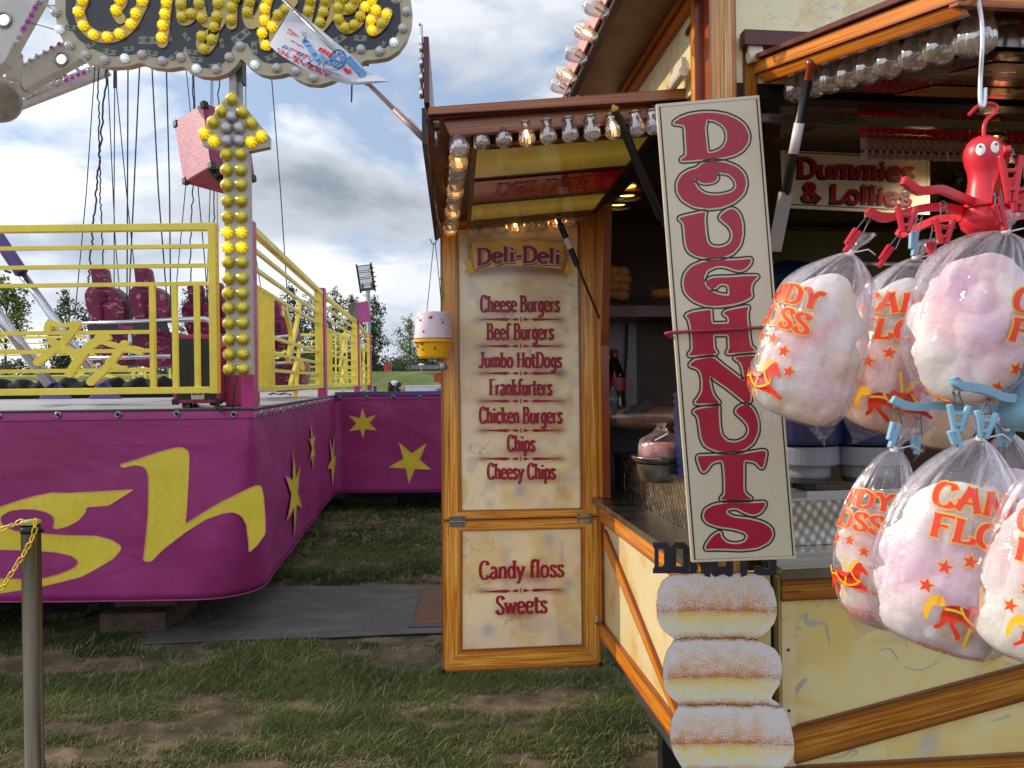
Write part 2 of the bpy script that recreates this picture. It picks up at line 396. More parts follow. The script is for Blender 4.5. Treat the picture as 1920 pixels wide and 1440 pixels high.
def bulb_mat(name, c, ems=0.0, emc=None):
    b = NB(name); s = b.n('ShaderNodeSeparateXYZ', {0: b.obj()}); an = b.math('ARCTAN2', s.outputs[1], s.outputs[0])
    w = b.math('ADD', b.math('MULTIPLY', b.math('SINE', b.math('MULTIPLY', an, 8.0)), .5), .5); c0 = lin(c)
    b.P(col=b.mix(w, tuple(x * .74 for x in c0), c0), rough=0.18, spec=0.6, coat=0.6, coatr=0.05)
    if ems:     # the lamp shines brightest through the crown of its ribbed cap
        r2 = b.math('SQRT', b.math('ADD', b.math('MULTIPLY', s.outputs[0], s.outputs[0]), b.math('MULTIPLY', s.outputs[1], s.outputs[1])))
        f = b.math('MULTIPLY', b.ramp(b.math('MULTIPLY', r2, 30.0), [(.1, 1.5), (.35, .8), (.95, .32)]), b.math('ADD', b.math('MULTIPLY', w, .6), .55)); b.P(em=lin(emc or c), ems=b.math('MULTIPLY', f, ems))
    return b.m
MT['b_yel'] = bulb_mat('yellow_bulb_cap', (246, 222, 40)); MT['b_yel_on'] = bulb_mat('lit_yellow_bulb_cap', (236, 200, 20), 1.5, (255, 216, 20))
MT['b_wht'] = bulb_mat('clear_bulb_cap', (206, 204, 208)); MT['b_wht_on'] = bulb_mat('lit_clear_bulb_cap', (226, 232, 240), 0.8, (225, 240, 255))
MT['b_pur'] = bulb_mat('purple_bulb_cap', (150, 30, 150), 0.25, (200, 30, 200))
MT['filament'] = m_emit('glowing_filament', (255, 190, 110), 11.0)

# ------------------------------------------------------------------ stroke lettering
def Ln(*p): return ('L', list(p))
def Cv(*p): return ('C', list(p))
GL = {
 'D': (.62, [Ln((.12, 0), (.12, 1)), Cv((.02, .98), (.3, .98), (.5, .8), (.54, .5), (.5, .2), (.32, .02), (.02, .01))]),
 'e': (.46, [Cv((.07, .36), (.38, .40), (.37, .56), (.22, .66), (.1, .54), (.07, .3), (.12, .1), (.25, .01), (.41, .12))]),
 'l': (.25, [Ln((.12, 0), (.12, 1)), Ln((.03, .97), (.12, .99))]), 'i': (.25, [Ln((.12, 0), (.12, .65)), Ln((.11, .80), (.15, .92))]),
 '-': (.3, [Ln((.04, .34), (.28, .38))]), ' ': (.26, []),
 'C': (.58, [Cv((.5, .78), (.43, .96), (.28, 1), (.13, .84), (.08, .5), (.13, .15), (.28, 0), (.43, .04), (.52, .2))]),
 'c': (.42, [Cv((.36, .5), (.3, .64), (.2, .66), (.1, .54), (.07, .32), (.12, .1), (.24, 0), (.37, .12))]),
 'h': (.49, [Ln((.1, 0), (.1, 1)), Cv((.1, .48), (.2, .63), (.31, .64), (.38, .5), (.38, .25), (.38, 0))]),
 'n': (.49, [Ln((.1, 0), (.1, .65)), Cv((.1, .48), (.2, .63), (.31, .64), (.38, .5), (.38, .25), (.38, 0))]),
 's': (.4, [Cv((.34, .52), (.27, .64), (.16, .65), (.09, .53), (.16, .39), (.29, .28), (.34, .14), (.25, .01), (.13, .02), (.05, .15))]),
 'S': (.5, [Cv((.44, .8), (.36, .97), (.22, .99), (.1, .84), (.14, .64), (.34, .42), (.44, .22), (.36, .03), (.2, 0), (.06, .2))]),
 'B': (.56, [Ln((.12, 0), (.12, 1)), Cv((.03, .98), (.3, .98), (.42, .82), (.38, .62), (.14, .54)), Cv((.14, .54), (.4, .48), (.48, .27), (.4, .05), (.03, .01))]),
 'u': (.49, [Cv((.1, .65), (.1, .2), (.16, .03), (.26, .02), (.37, .14)), Ln((.38, .65), (.38, 0))]),
 'r': (.36, [Ln((.1, 0), (.1, .65)), Cv((.1, .44), (.19, .61), (.33, .62))]),
 'g': (.46, [Cv((.36, .52), (.26, .65), (.13, .56), (.08, .34), (.13, .1), (.24, .03), (.36, .16)), Cv((.37, .65), (.37, -.08), (.3, -.27), (.17, -.3), (.07, -.2))]),
 'f': (.33, [Cv((.35, .9), (.27, 1), (.17, .93), (.14, .7), (.14, 0)), Ln((.03, .6), (.29, .62))]),
 'J': (.42, [Cv((.28, 1), (.28, .6), (.28, .2), (.21, .02), (.1, 0), (.02, .1)), Ln((.14, .99), (.38, 1))]),
 'm': (.71, [Ln((.1, 0), (.1, .65)), Cv((.1, .5), (.2, .64), (.29, .63), (.35, .5), (.35, 0)), Cv((.35, .5), (.45, .64), (.54, .63), (.6, .5), (.6, 0))]),
 'b': (.49, [Ln((.1, 0), (.1, 1)), Cv((.1, .48), (.22, .65), (.36, .57), (.41, .33), (.36, .08), (.22, .01), (.1, .12))]),
 'd': (.49, [Ln((.38, 0), (.38, 1)), Cv((.38, .48), (.26, .65), (.12, .57), (.07, .33), (.12, .08), (.26, .01), (.38, .12))]),
 'p': (.49, [Ln((.1, -.3), (.1, .65)), Cv((.1, .48), (.22, .65), (.36, .57), (.41, .33), (.36, .08), (.22, .01), (.1, .12))]),
 'o': (.49, [Cv((.24, .66), (.11, .56), (.07, .33), (.11, .1), (.24, 0), (.37, .1), (.42, .33), (.37, .56), (.24, .66))]),
 'H': (.62, [Ln((.12, 0), (.12, 1)), Ln((.5, 0), (.5, 1)), Ln((.12, .52), (.5, .52))]),
 't': (.34, [Cv((.14, .9), (.14, .5), (.14, .2), (.18, .03), (.32, .05)), Ln((-.05, .62), (.36, .66))]),
 'F': (.5, [Ln((.12, 0), (.12, 1)), Ln((.02, .98), (.48, .98)), Ln((.12, .53), (.38, .53))]),
 'a': (.47, [Cv((.09, .55), (.2, .66), (.31, .6), (.36, .46), (.37, 0)), Cv((.36, .38), (.2, .34), (.08, .22), (.11, .05), (.22, .01), (.36, .15))]),
 'k': (.47, [Ln((.1, 0), (.1, 1)), Ln((.11, .28), (.37, .65)), Ln((.18, .36), (.42, 0))]),
 'y': (.45, [Ln((.05, .65), (.22, .06)), Cv((.41, .65), (.3, .3), (.21, .0), (.13, -.24), (.02, -.28))]),
 'w': (.66, [Ln((.04, .65), (.19, .02)), Ln((.19, .02), (.32, .6)), Ln((.32, .6), (.46, .02)), Ln((.46, .02), (.6, .65))]),
 'L': (.5, [Ln((.12, 0), (.12, 1)), Cv((.02, .01), (.3, .02), (.44, .1), (.47, .28))]),
 'l2': (.25, []),
 '&': (.62, [Cv((.54, .3), (.44, .08), (.26, 0), (.1, .1), (.1, .32), (.26, .5), (.36, .66), (.36, .86), (.24, .98), (.13, .86), (.18, .66), (.34, .4), (.56, .02))]),
 'A': (.6, [Ln((.05, 0), (.28, 1)), Ln((.3, 1), (.52, 0)), Cv((.06, .32), (.14, .42), (.24, .36), (.44, .36))]),
 'N': (.64, [Ln((.12, 0), (.12, 1)), Ln((.1, 1), (.5, 0)), Ln((.52, 0), (.52, 1))]),
 'Y': (.58, [Cv((.02, .86), (.1, .98), (.2, .8), (.3, .48)), Cv((.6, .92), (.5, .98), (.4, .78), (.3, .48)), Ln((.3, .48), (.3, 0))]),
 'O': (.64, [Cv((.31, 1), (.13, .84), (.07, .5), (.13, .16), (.31, 0), (.49, .16), (.55, .5), (.49, .84), (.31, 1))]),
 'P': (.52, [Ln((.12, 0), (.12, 1)), Cv((.03, .98), (.34, .97), (.45, .76), (.36, .52), (.14, .46))]),
 'E': (.5, [Ln((.12, 0), (.12, 1)), Ln((.02, .98), (.46, .98)), Ln((.12, .52), (.38, .52)), Ln((.02, .02), (.46, .02))]),
 'I': (.26, [Ln((.13, 0), (.13, 1))]), 'V': (.56, [Ln((.04, 1), (.28, 0)), Ln((.28, 0), (.52, 1))]),
 'R': (.56, [Ln((.12, 0), (.12, 1)), Cv((.03, .98), (.34, .97), (.45, .76), (.36, .52), (.14, .46)), Ln((.26, .48), (.52, 0))]),
 'W': (.8, [Ln((.04, 1), (.22, 0)), Ln((.22, 0), (.4, .9)), Ln((.4, .9), (.58, 0)), Ln((.58, 0), (.76, 1))]),
 '!': (.25, [Ln((.12, .3), (.14, 1)), Ln((.11, 0), (.13, .1))]),
}
def text_strokes(txt, x0, x1, ybase, cap, slope=0.0, flipy=False, arc=0.0):
    """list of 2-D px polylines for a line of lettering"""
    tot = sum(GL[c][0] for c in txt) - 0.08; sx = (x1 - x0) / tot; cx = -0.04; res = []
    for ch in txt:
        adv, st = GL[ch]
        for kind, pts in st:
            pts = [V((p[0], p[1])) for p in pts]
            if kind == 'C': pts = smooth_path(pts, 7)
            else:
                a, b = pts; pts = [a.lerp(b, t / 8) for t in range(9)]
            o = []
            for p in pts:
                X = x0 + (cx + p.x) * sx; t = (X - x0) / (x1 - x0)
                Yy = ybase - (p.y if not flipy else (1 - p.y)) * cap + slope * (X - x0) - arc * (1 - (2 * t - 1) ** 2)
                o.append(V((X, Yy)))
            res.append(o)
        cx += adv
    return res
ZC = [0]
def pen(mb, strokes, fn, thick, thin, extra=0.0, flare=1.35, zoff=0.0, zstep=0.00008):
    for st in strokes:
        k = len(st); w = []
        for i in range(k):
            a = st[max(i - 1, 0)]; b = st[min(i + 1, k - 1)]; t = (b - a)
            t = t.normalized() if t.length > 1e-9 else V((0, 1))
            f = i / (k - 1); e = min(f, 1 - f)
            fl = 1 + (flare - 1) * max(0, 1 - e / 0.13)
            w.append((thin + (thick - thin) * abs(t.y) ** 0.8) * fl + extra)
        if extra:   # extend ends
            d0 = (st[0] - st[1]).normalized() * extra * 0.5; d1 = (st[-1] - st[-2]).normalized() * extra * 0.5
            st = [st[0] + d0] + list(st) + [st[-1] + d1]; w = [w[0]] + w + [w[-1]]
        ZC[0] = (ZC[0] + 1) % 9; z = zoff + ZC[0] * zstep
        mb.ribbon(st, w, lambda x, y: fn(x, y, z))
S.cycles.use_denoising = True
# ================================================================== GROUND
def sstep(a, b, x): t = np.clip((x - a) / (b - a), 0, 1); return t * t * (3 - 2 * t)
def vnoise(x, y, seed=0):
    r = np.random.default_rng(seed); T = r.random((64, 64))
    xi = np.floor(x).astype(int); yi = np.floor(y).astype(int); fx = x - xi; fy = y - yi
    fx = fx * fx * (3 - 2 * fx); fy = fy * fy * (3 - 2 * fy)
    g = lambda a, b: T[a % 64, b % 64]
    return (g(xi, yi) * (1 - fx) + g(xi + 1, yi) * fx) * (1 - fy) + (g(xi, yi + 1) * (1 - fx) + g(xi + 1, yi + 1) * fx) * fy
def fbm(x, y, seed=0, oct=4):
    s = 0; a = 0.5; n = 0
    for k in range(oct): s = s + a * vnoise(x * 2 ** k, y * 2 ** k, seed + k); n += a; a *= 0.5
    return s / n
def gh(x, y): return 2.2 * sstep(17, 43, y) + 0.012 * (fbm(np.asarray(x) * 2.2, np.asarray(y) * 2.2, 3) - 0.5) * (1 - sstep(10, 20, y))
def bare(x, y): return .62 * fbm(x * 1.5 + 3.1, y * 3.0 + 1.7, 11, 5) + .38 * fbm(x * 5.5 + 1, y * 9.0 + 4, 17, 3)        # low = grass, high = bare soil
def build_ground():
    xs = np.unique(np.concatenate([np.linspace(-300, -8, 30), np.linspace(-8, 6, 240), np.linspace(6, 300, 30)]))
    ys = np.unique(np.concatenate([np.linspace(-120, 1, 20), np.linspace(1, 12, 190), np.linspace(12, 60, 70), np.linspace(60, 600, 20)]))
    X, Y = np.meshgrid(xs, ys); Z = gh(X, Y)
    vs = np.stack([X, Y, Z], -1).reshape(-1, 3); nx = len(xs); ny = len(ys)
    i = np.arange(ny - 1)[:, None] * nx + np.arange(nx - 1)[None]; i = i.ravel()
    fs = np.stack([i, i + 1, i + nx + 1, i + nx], 1)
    b = NB('soil_and_turf'); o = b.pos(); sep = b.n('ShaderNodeSeparateXYZ', {0: o})
    soil = b.ramp(b.noise(o, 7, 6, 0.65), [(0.3, lin((92, 76, 60))), (0.55, lin((134, 114, 94))), (0.75, lin((164, 144, 120)))])
    fine = b.ramp(b.noise(o, 90, 4, 0.7), [(0.3, 0.6), (0.7, 1.15)])
    soil = b.mix(1.0, soil, fine, 'MULTIPLY')
    under = b.ramp(b.noise(o, 26, 5, 0.7), [(0.35, lin((34, 42, 22))), (0.65, lin((70, 72, 42)))])
    soil = b.mix(b.ramp(b.noise(o, 3.4, 4), [(0.42, 0.7), (0.58, 0.1)]), soil, under)
    turf = b.ramp(b.noise(b.map(o, (1, 0.35, 1)), 0.55, 8, 0.7), [(0.3, lin((72, 88, 46))), (0.5, lin((98, 112, 62))), (0.7, lin((132, 134, 84)))])
    turf = b.mix(b.ramp(b.noise(o, 9, 5, 0.8), [(0.35, 0.35), (0.65, 0.0)]), turf, lin((56, 72, 36)))
    far = b.ramp(b.math('DIVIDE', sep.outputs[1], 20.0), [(0.42, 0), (0.62, 1)])
    b.P(col=b.mix(far, soil, turf), rough=0.95, spec=0.1, nrm=b.bump(b.noise(o, 45, 6, 0.7), 0.7, 0.02))
    prop(npmesh('ground', vs, fs, b.m, smooth=True), kind='structure')
build_ground()
def build_grass():
    P = []; C = []
    def scatter(n, x0, x1, y0, y1, hmin, hmax, wid, dry):
        x = rng.uniform(x0, x1, n); y = rng.uniform(y0, y1, n)
        k = (np.abs(x) < 0.70 * y + 0.45); x, y = x[k], y[k]
        bn = bare(x, y) + rng.normal(0, 0.018, len(x)); k = bn < 0.542
        # trampled by the mats
        k &= ~((y > 4.74) & (y < 5.95) & (x > -2.0) & (x < 1.2))
        x, y, bn = x[k], y[k], bn[k]; m = len(x)
        h = rng.uniform(hmin, hmax, m) * (0.55 + 0.9 * np.clip((0.58 - bn) * 6, 0, 1)); a = rng.uniform(0, 2 * np.pi, m); ln = rng.uniform(0.5, 2.4, m) * h
        la = rng.normal(0.4, 1.3, m)
        z = gh(x, y); w = wid * rng.uniform(0.7, 1.3, m)
        base = np.stack([x, y, z], -1); dx = np.stack([np.cos(a), np.sin(a), 0 * a], -1) * w[:, None]
        ld = np.stack([np.cos(la) * ln, np.sin(la) * ln, 0 * ln], -1)
        mid = base + ld * 0.35 + np.stack([0 * h, 0 * h, h * 0.68], -1); tip = base + ld + np.stack([0 * h, 0 * h, h * 0.95], -1)
        v = np.stack([base - dx, base + dx, mid + dx * 0.7, mid - dx * 0.7, tip], 1)
        t = fbm(x * 1.3, y * 1.3, 40, 3) + rng.normal(0, 0.08, m)
        g1 = np.array(lin((44, 66, 30))); g2 = np.array(lin((106, 116, 62))); c = g1 + (g2 - g1) * np.clip((t - 0.3) / 0.45, 0, 1)[:, None]
        c *= rng.uniform(0.75, 1.25, m)[:, None]
        dm = rng.random(m) < (dry + 0.5 * np.clip((bn - 0.47) * 12, 0, 1)); c[dm] = np.array(lin((178, 164, 124))) * rng.uniform(0.6, 1.1, dm.sum())[:, None]
        P.append(v); C.append(np.repeat(c[:, None], 5, 1))
    scatter(460000, -3.8, 2.8, 2.3, 4.9, 0.010, 0.026, 0.0015, 0.07)
    scatter(110000, -4.8, 1.0, 4.9, 7.4, 0.012, 0.032, 0.0021, 0.06)
    scatter(60000, -5.0, 1.2, 7.4, 12, 0.02, 0.045, 0.004, 0.08)
    scatter(3800, -3.2, 1.3, 2.7, 5.2, 0.035, 0.065, 0.0012, 0.8)
    v = np.concatenate(P); c = np.concatenate(C); n = len(v); b = np.arange(n)[:, None] * 5
    q = np.concatenate([b + np.array([[0, 1, 2]]), b + np.array([[0, 2, 3]]), b + np.array([[3, 2, 4]])])
    m = m_vcol('grass_blades', 0.7, 0.15, trans=0.25)
    prop(npmesh('grass', v.reshape(-1, 3), q, m, colors=c.reshape(-1, 3)), kind='stuff')
build_grass()
def mat_sheet(name, corners, z, mat, label, kind=None, nx=60, ny=24, amp=0.006):
    """thin carpet lying on the grass: corners near-left, near-right, far-right, far-left (x, y)"""
    v = []; f = []; c = [np.array(q) for q in corners]
    for lay in (1, 0):
        for j in range(ny + 1):
            for i in range(nx + 1):
                s, t = i / nx, j / ny
                p = (c[0] * (1 - s) + c[1] * s) * (1 - t) + (c[3] * (1 - s) + c[2] * s) * t
                e = 0.03 * (float(vnoise(np.array(s * 9.0), np.array(lay * 0 + (3 if j < ny / 2 else 8) * 1.0), 5)) - 0.5) * (1 if j in (0, ny) else 0)
                x, y = p[0], p[1] + e
                zz = z + amp * 2 * float(fbm(np.array(x * 1.7), np.array(y * 4.0), 21)) + float(gh(np.array(x), np.array(y))) * 0.6
                v.append((x, y, zz if lay else zz - 0.006))
    k = (nx + 1) * (ny + 1)
    for j in range(ny):
        for i in range(nx):
            a = j * (nx + 1) + i; f.append((a, a + 1, a + nx + 2, a + nx + 1)); f.append((k + a, k + a + nx + 1, k + a + nx + 2, k + a + 1))
    for i in range(nx):
        for j, s in ((0, 1), (ny, -1)):
            a = j * (nx + 1) + i; q = (a + 1, a, k + a, k + a + 1); f.append(q if s > 0 else q[::-1])
    for j in range(ny):
        for i, s in ((0, 1), (nx, -1)):
            a = j * (nx + 1) + i; q = (a, a + nx + 1, k + a + nx + 1, k + a); f.append(q if s > 0 else q[::-1])
    m = MB(); m.idx(v, f); o = m.build(name, mat, smooth=False); prop(o, label, 'mat')
    return o
def m_carpet(name, c, dust):
    b = NB(name); o = b.pos(); f = b.noise(o, 160, 3, 0.7); g = b.noise(b.map(o, (1, 2.2, 1)), 3.0, 5, 0.6)
    c = lin(c); col = b.ramp(f, [(0.3, tuple(x * 0.6 for x in c)), (0.7, tuple(x * 1.3 for x in c))])
    col = b.mix(b.ramp(g, [(0.45, 0), (0.72, 0.55)]), col, lin(dust))
    b.P(col=col, rough=0.95, spec=0.1, nrm=b.bump(f, 0.5, 0.003)); return b.m
mat_sheet('carpet_runner', [(-2.3, 4.72), (0.95, 4.93), (1.0, 6.02), (-2.6, 5.95)], 0.012, m_carpet('grey_carpet', (94, 90, 88), (126, 116, 104)), 'long dark grey carpet runner laid across the worn grass')
mat_sheet('door_mat', [(-0.655, 4.98), (0.8, 5.02), (0.8, 5.92), (-0.70, 5.90)], 0.026, m_carpet('brown_carpet', (112, 82, 68), (128, 104, 90)), 'short reddish brown mat lying on top of the grey carpet runner', nx=30)
mat_sheet('mat_underlay', [(-0.69, 4.94), (0.8, 4.97), (0.8, 5.0), (-0.66, 4.985)], 0.022, m_carpet('blue_grey_carpet', (86, 90, 98), (110, 106, 100)), 'thin blue grey edge of the underlay peeping out from the brown mat', nx=20, ny=2)

# ================================================================== TREES AND FAR FIELD
m_leaf = m_vcol('leaves', 0.6, 0.25, trans=0.3); m_bark = paint('bark', (84, 72, 60), 0.9, 0.25)
def leaves(name, clusters, n, size, cols, parent):
    cl = np.array(clusters, dtype=float); w = cl[:, 3] ** 2; k = rng.choice(len(cl), n, p=w / w.sum())
    d = rng.normal(0, 0.52, (n, 3)); c = cl[k, :3] + d * cl[k, 3:4] * np.array([1, 1, 0.85])
    a = rng.normal(0, 1, (n, 3)); a /= np.linalg.norm(a, axis=1)[:, None]; b = np.cross(a, rng.normal(0, 1, (n, 3))); b /= np.linalg.norm(b, axis=1)[:, None]
    s = size * rng.uniform(0.6, 1.4, n)[:, None]
    v = np.stack([c - a * s, c + b * s * 0.55, c + a * s, c - b * s * 0.55], 1)
    c1, c2 = np.array(lin(cols[0])), np.array(lin(cols[1])); tone = rng.random(len(cl))[k] * 0.7 + rng.random(n) * 0.3
    col = c1 + (c2 - c1) * tone[:, None]
    return npmesh(name, v.reshape(-1, 3), np.arange(n * 4).reshape(n, 4), m_leaf, parent, np.repeat(col, 4, 0))
def tree(px, ytop, ybot, hw, d, label, cols=((40, 52, 24), (92, 108, 52)), n=2600, leaf=None, cat='tree', group='trees beyond the field', slim=False, ragged=0.9):
    top = at(px, ytop, d); bot = at(px, ybot, d); r = hw / FPX * d; gz = float(gh(np.array(bot.x), np.array(bot.y)))
    t = thing('tree', label, cat, (bot.x, bot.y, gz), group); tr = MB(); H = top.z - gz
    lean = rng.normal(0, 0.03, 2); P0 = V((bot.x, bot.y, gz - 0.1)); P1 = V((bot.x + lean[0] * H, bot.y + lean[1] * H, gz + H * 0.93))
    rad = max(0.05, H * 0.016); pts = [P0.lerp(P1, k / 6) for k in range(7)]; tr.tube(pts, [rad * (1 - 0.85 * k / 6) for k in range(7)], 8)
    cl = []; zc = (top.z + bot.z) / 2; hh = (top.z - bot.z) / 2
    m = 26 if not slim else 34
    for i in range(m):
        f = (i + 0.5) / m; z = bot.z + (top.z - bot.z) * f; env = math.sin(math.pi * min(1, 0.12 + 0.86 * f)) ** 0.6
        ang = i * 2.4 + rng.uniform(0, 1.2); rr = r * env * rng.uniform(0.25, 1.0) * ragged
        p = V((bot.x + math.cos(ang) * rr, bot.y + math.sin(ang) * rr, z + rng.normal(0, hh * 0.04)))
        cl.append((p.x, p.y, p.z, r * rng.uniform(0.22, 0.5) * (0.6 + 0.4 * env)))
        a = P0.lerp(P1, max(0.1, min(0.97, (z - gz) / H - 0.12))); md = a.lerp(p, 0.5) + V((0, 0, H * 0.02))
        tr.tube([a, md, p], [rad * 0.35, rad * 0.22, rad * 0.08], 5)
        if i % 2 == 0:   # twigs that reach past the clump
            q = p + (p - a) * rng.uniform(0.15, 0.4) + V((0, 0, rng.uniform(0, r * 0.5))); tr.tube([p, q], [rad * 0.08, rad * 0.03], 4); cl.append((q.x, q.y, q.z, r * 0.16))
    tr.build('trunk', m_bark, t); leaves('crown', cl, n, leaf or r * 0.07, cols, t)
    return t
OL = ((34, 44, 24), (84, 96, 52)); YG = ((62, 76, 32), (124, 136, 66))
tree(8, 535, 640, 44, 55, 'leafy green tree at the left edge behind the purple lifting struts', YG, 3400)
tree(128, 560, 700, 42, 60, 'bushy tree behind the tall purple seats at the far left', OL, 3000)
tree(352, 548, 690, 30, 66, 'thin ragged tree just left of the lit arrow column behind the speaker', OL, 1500, ragged=1.1)
tree(398, 540, 690, 34, 66, 'thin ragged tree directly behind the lit arrow column', OL, 1500, ragged=1.1)
tree(500, 556, 692, 32, 70, 'dark poplar tree behind the lone purple seat at the right of the arrow column', OL, 2600, slim=True)
tree(548, 542, 694, 34, 72, 'tallest dark poplar tree behind the middle of the receding yellow fence', OL, 3000, slim=True)
tree(590, 566, 694, 30, 74, 'pale green lower tree seen through the receding yellow fence', YG, 2200, slim=True)
tree(628, 548, 695, 30, 72, 'dark poplar tree rising behind the second pink fence post', OL, 2600, slim=True)
tree(662, 558, 695, 32, 74, 'dark poplar tree behind the small pink loudspeaker', OL, 2600, slim=True)
tree(702, 560, 696, 30, 70, 'rounded dark tree right of the floodlight mast', ((36, 46, 26), (76, 90, 52)), 3200, slim=True)
tree(768, 600, 668, 27, 44, 'small young tree with a bare thin trunk left of the fly trap', YG, 1500)
def build_wood():
    cl = []
    for px in range(-200, 1000, 14):
        d = rng.uniform(88, 110); p = at(px + rng.uniform(-8, 8), 700, d); h = rng.uniform(1.2, 2.6) * (1.2 if px < 480 else 1.5)
        for k in range(4): cl.append((p.x + rng.normal(0, 0.8), p.y + rng.normal(0, 1), 2.1 + h * rng.uniform(0.1, 0.95), h * 0.36))
    o = leaves('far_wood', cl, 42000, 0.17, ((40, 50, 32), (84, 96, 60)), None); prop(o, kind='stuff')
build_wood()
def far_bits():
    # low dark roof, red bin and two lamps on the crest
    p = at(796, 697, 62); t = thing('park_building', 'low building with a dark slate roof on the crest behind the young tree', 'building', (p.x, p.y, 2.1))
    m = MB(); m.box((p.x, p.y, 2.35), 2.3, 1.6, 0.5); m.build('wall', paint('brick', (110, 84, 72), 0.9), t)
    m = MB(); a = 1.3
    vs = [(p.x - a, p.y - 1, 2.6), (p.x + a, p.y - 1, 2.6), (p.x + a, p.y + 1, 2.6), (p.x - a, p.y + 1, 2.6), (p.x - a, p.y, 2.95), (p.x + a, p.y, 2.95)]
    m.idx(vs, [(0, 1, 5, 4), (2, 3, 4, 5), (0, 4, 3), (1, 2, 5), (3, 2, 1, 0)]); m.build('roof', paint('slate', (66, 66, 74), 0.8), t)
    p = at(726, 699, 43); t = thing('red_bin', 'small red bin with a grey pole beside it on the crest of the field', 'bin', (p.x, p.y, 2.1))
    m = MB(); m.box((p.x, p.y, 2.36), 0.30, 0.3, 0.5); m.box((p.x, p.y, 2.63), 0.34, 0.34, 0.05); m.build('bin_body', paint('bin_red', (184, 52, 48), 0.5), t, bevel=0.02)
    m = MB(); m.tube([(p.x + 0.2, p.y + 0.2, 2.1), (p.x + 0.2, p.y + 0.2, 2.95), (p.x, p.y + 0.2, 3.0)], 0.02); m.build('pole', MT['grey'], t)
    p = at(790, 698, 43); t = thing('park_bollard_lamp', 'small white topped lamp standing on the crest below the young tree', 'lamp', (p.x, p.y, 2.1))
    m = MB(); m.tube([(p.x, p.y, 2.1), (p.x, p.y, 2.55)], 0.03); m.build('post', MT['grey'], t)
    m = MB(); m.lathe((p.x, p.y, 2.52), [(0.01, 0), (0.16, 0.02), (0.12, 0.09), (0.01, 0.12)], seg=12); m.build('lamp_head', MT['white'], t)
far_bits()
# floodlight on a mast
def floodlight():
    d = 20; p = at(693, 700, d); gz = float(gh(np.array(p.x), np.array(p.y))); t = thing('floodlight', 'four panel LED floodlight on a tall pale mast behind the ride', 'floodlight', (p.x, p.y, gz))
    top = at(690, 545, d); m = MB(); m.tube([(p.x, p.y, gz), top], [0.055, 0.05], 12); m.build('mast', MT['grey'], t, smooth=True)
    f = MB(); l = MB(); u = (at(697, 501, d) - at(672, 504, d)); ux = u.normalized(); uz = V((0.08, -0.2, 1)).normalized(); uy = ux.cross(uz).normalized(); uz = uy.cross(ux) * -1
    if uz.z < 0: uz = -uz
    c = at(686, 521, d); uf = uy if uy.y < 0 else -uy
    for k in range(4):
        cc = c + uz * (0.255 - 0.17 * k); f.box(cc - uy * 0.0, 0.36, 0.07, 0.155, ux, uy, uz); l.box(cc + uf * 0.04, 0.31, 0.012, 0.115, ux, uy, uz)
    for s in (-1, 1): f.box(c + ux * 0.19 * s, 0.03, 0.1, 0.75, ux, uy, uz)
    for k in range(5): f.box(c + ux * 0.23, 0.09, 0.10, 0.025, ux, uy, uz) if k == 2 else f.box(c + ux * 0.2 + uy * 0.06 + uz * (k - 2) * 0.12, 0.1, 0.1, 0.03, ux, uy, uz)
    f.build('lamp_frame', MT['black'], t); lm = MB()
    l.build('lamp_panel', paint('led_panel_cover', (226, 228, 232), 0.25, 0.03), t)
    b = MB(); b.beam(at(676, 543, d), at(702, 541, d), 0.05, 0.05); b.beam(at(679, 532, d), at(681, 543, d), 0.04, 0.04); b.beam(at(697, 530, d), at(698, 542, d), 0.04, 0.04); b.build('bracket', MT['dark_grey'], t)
floodlight()

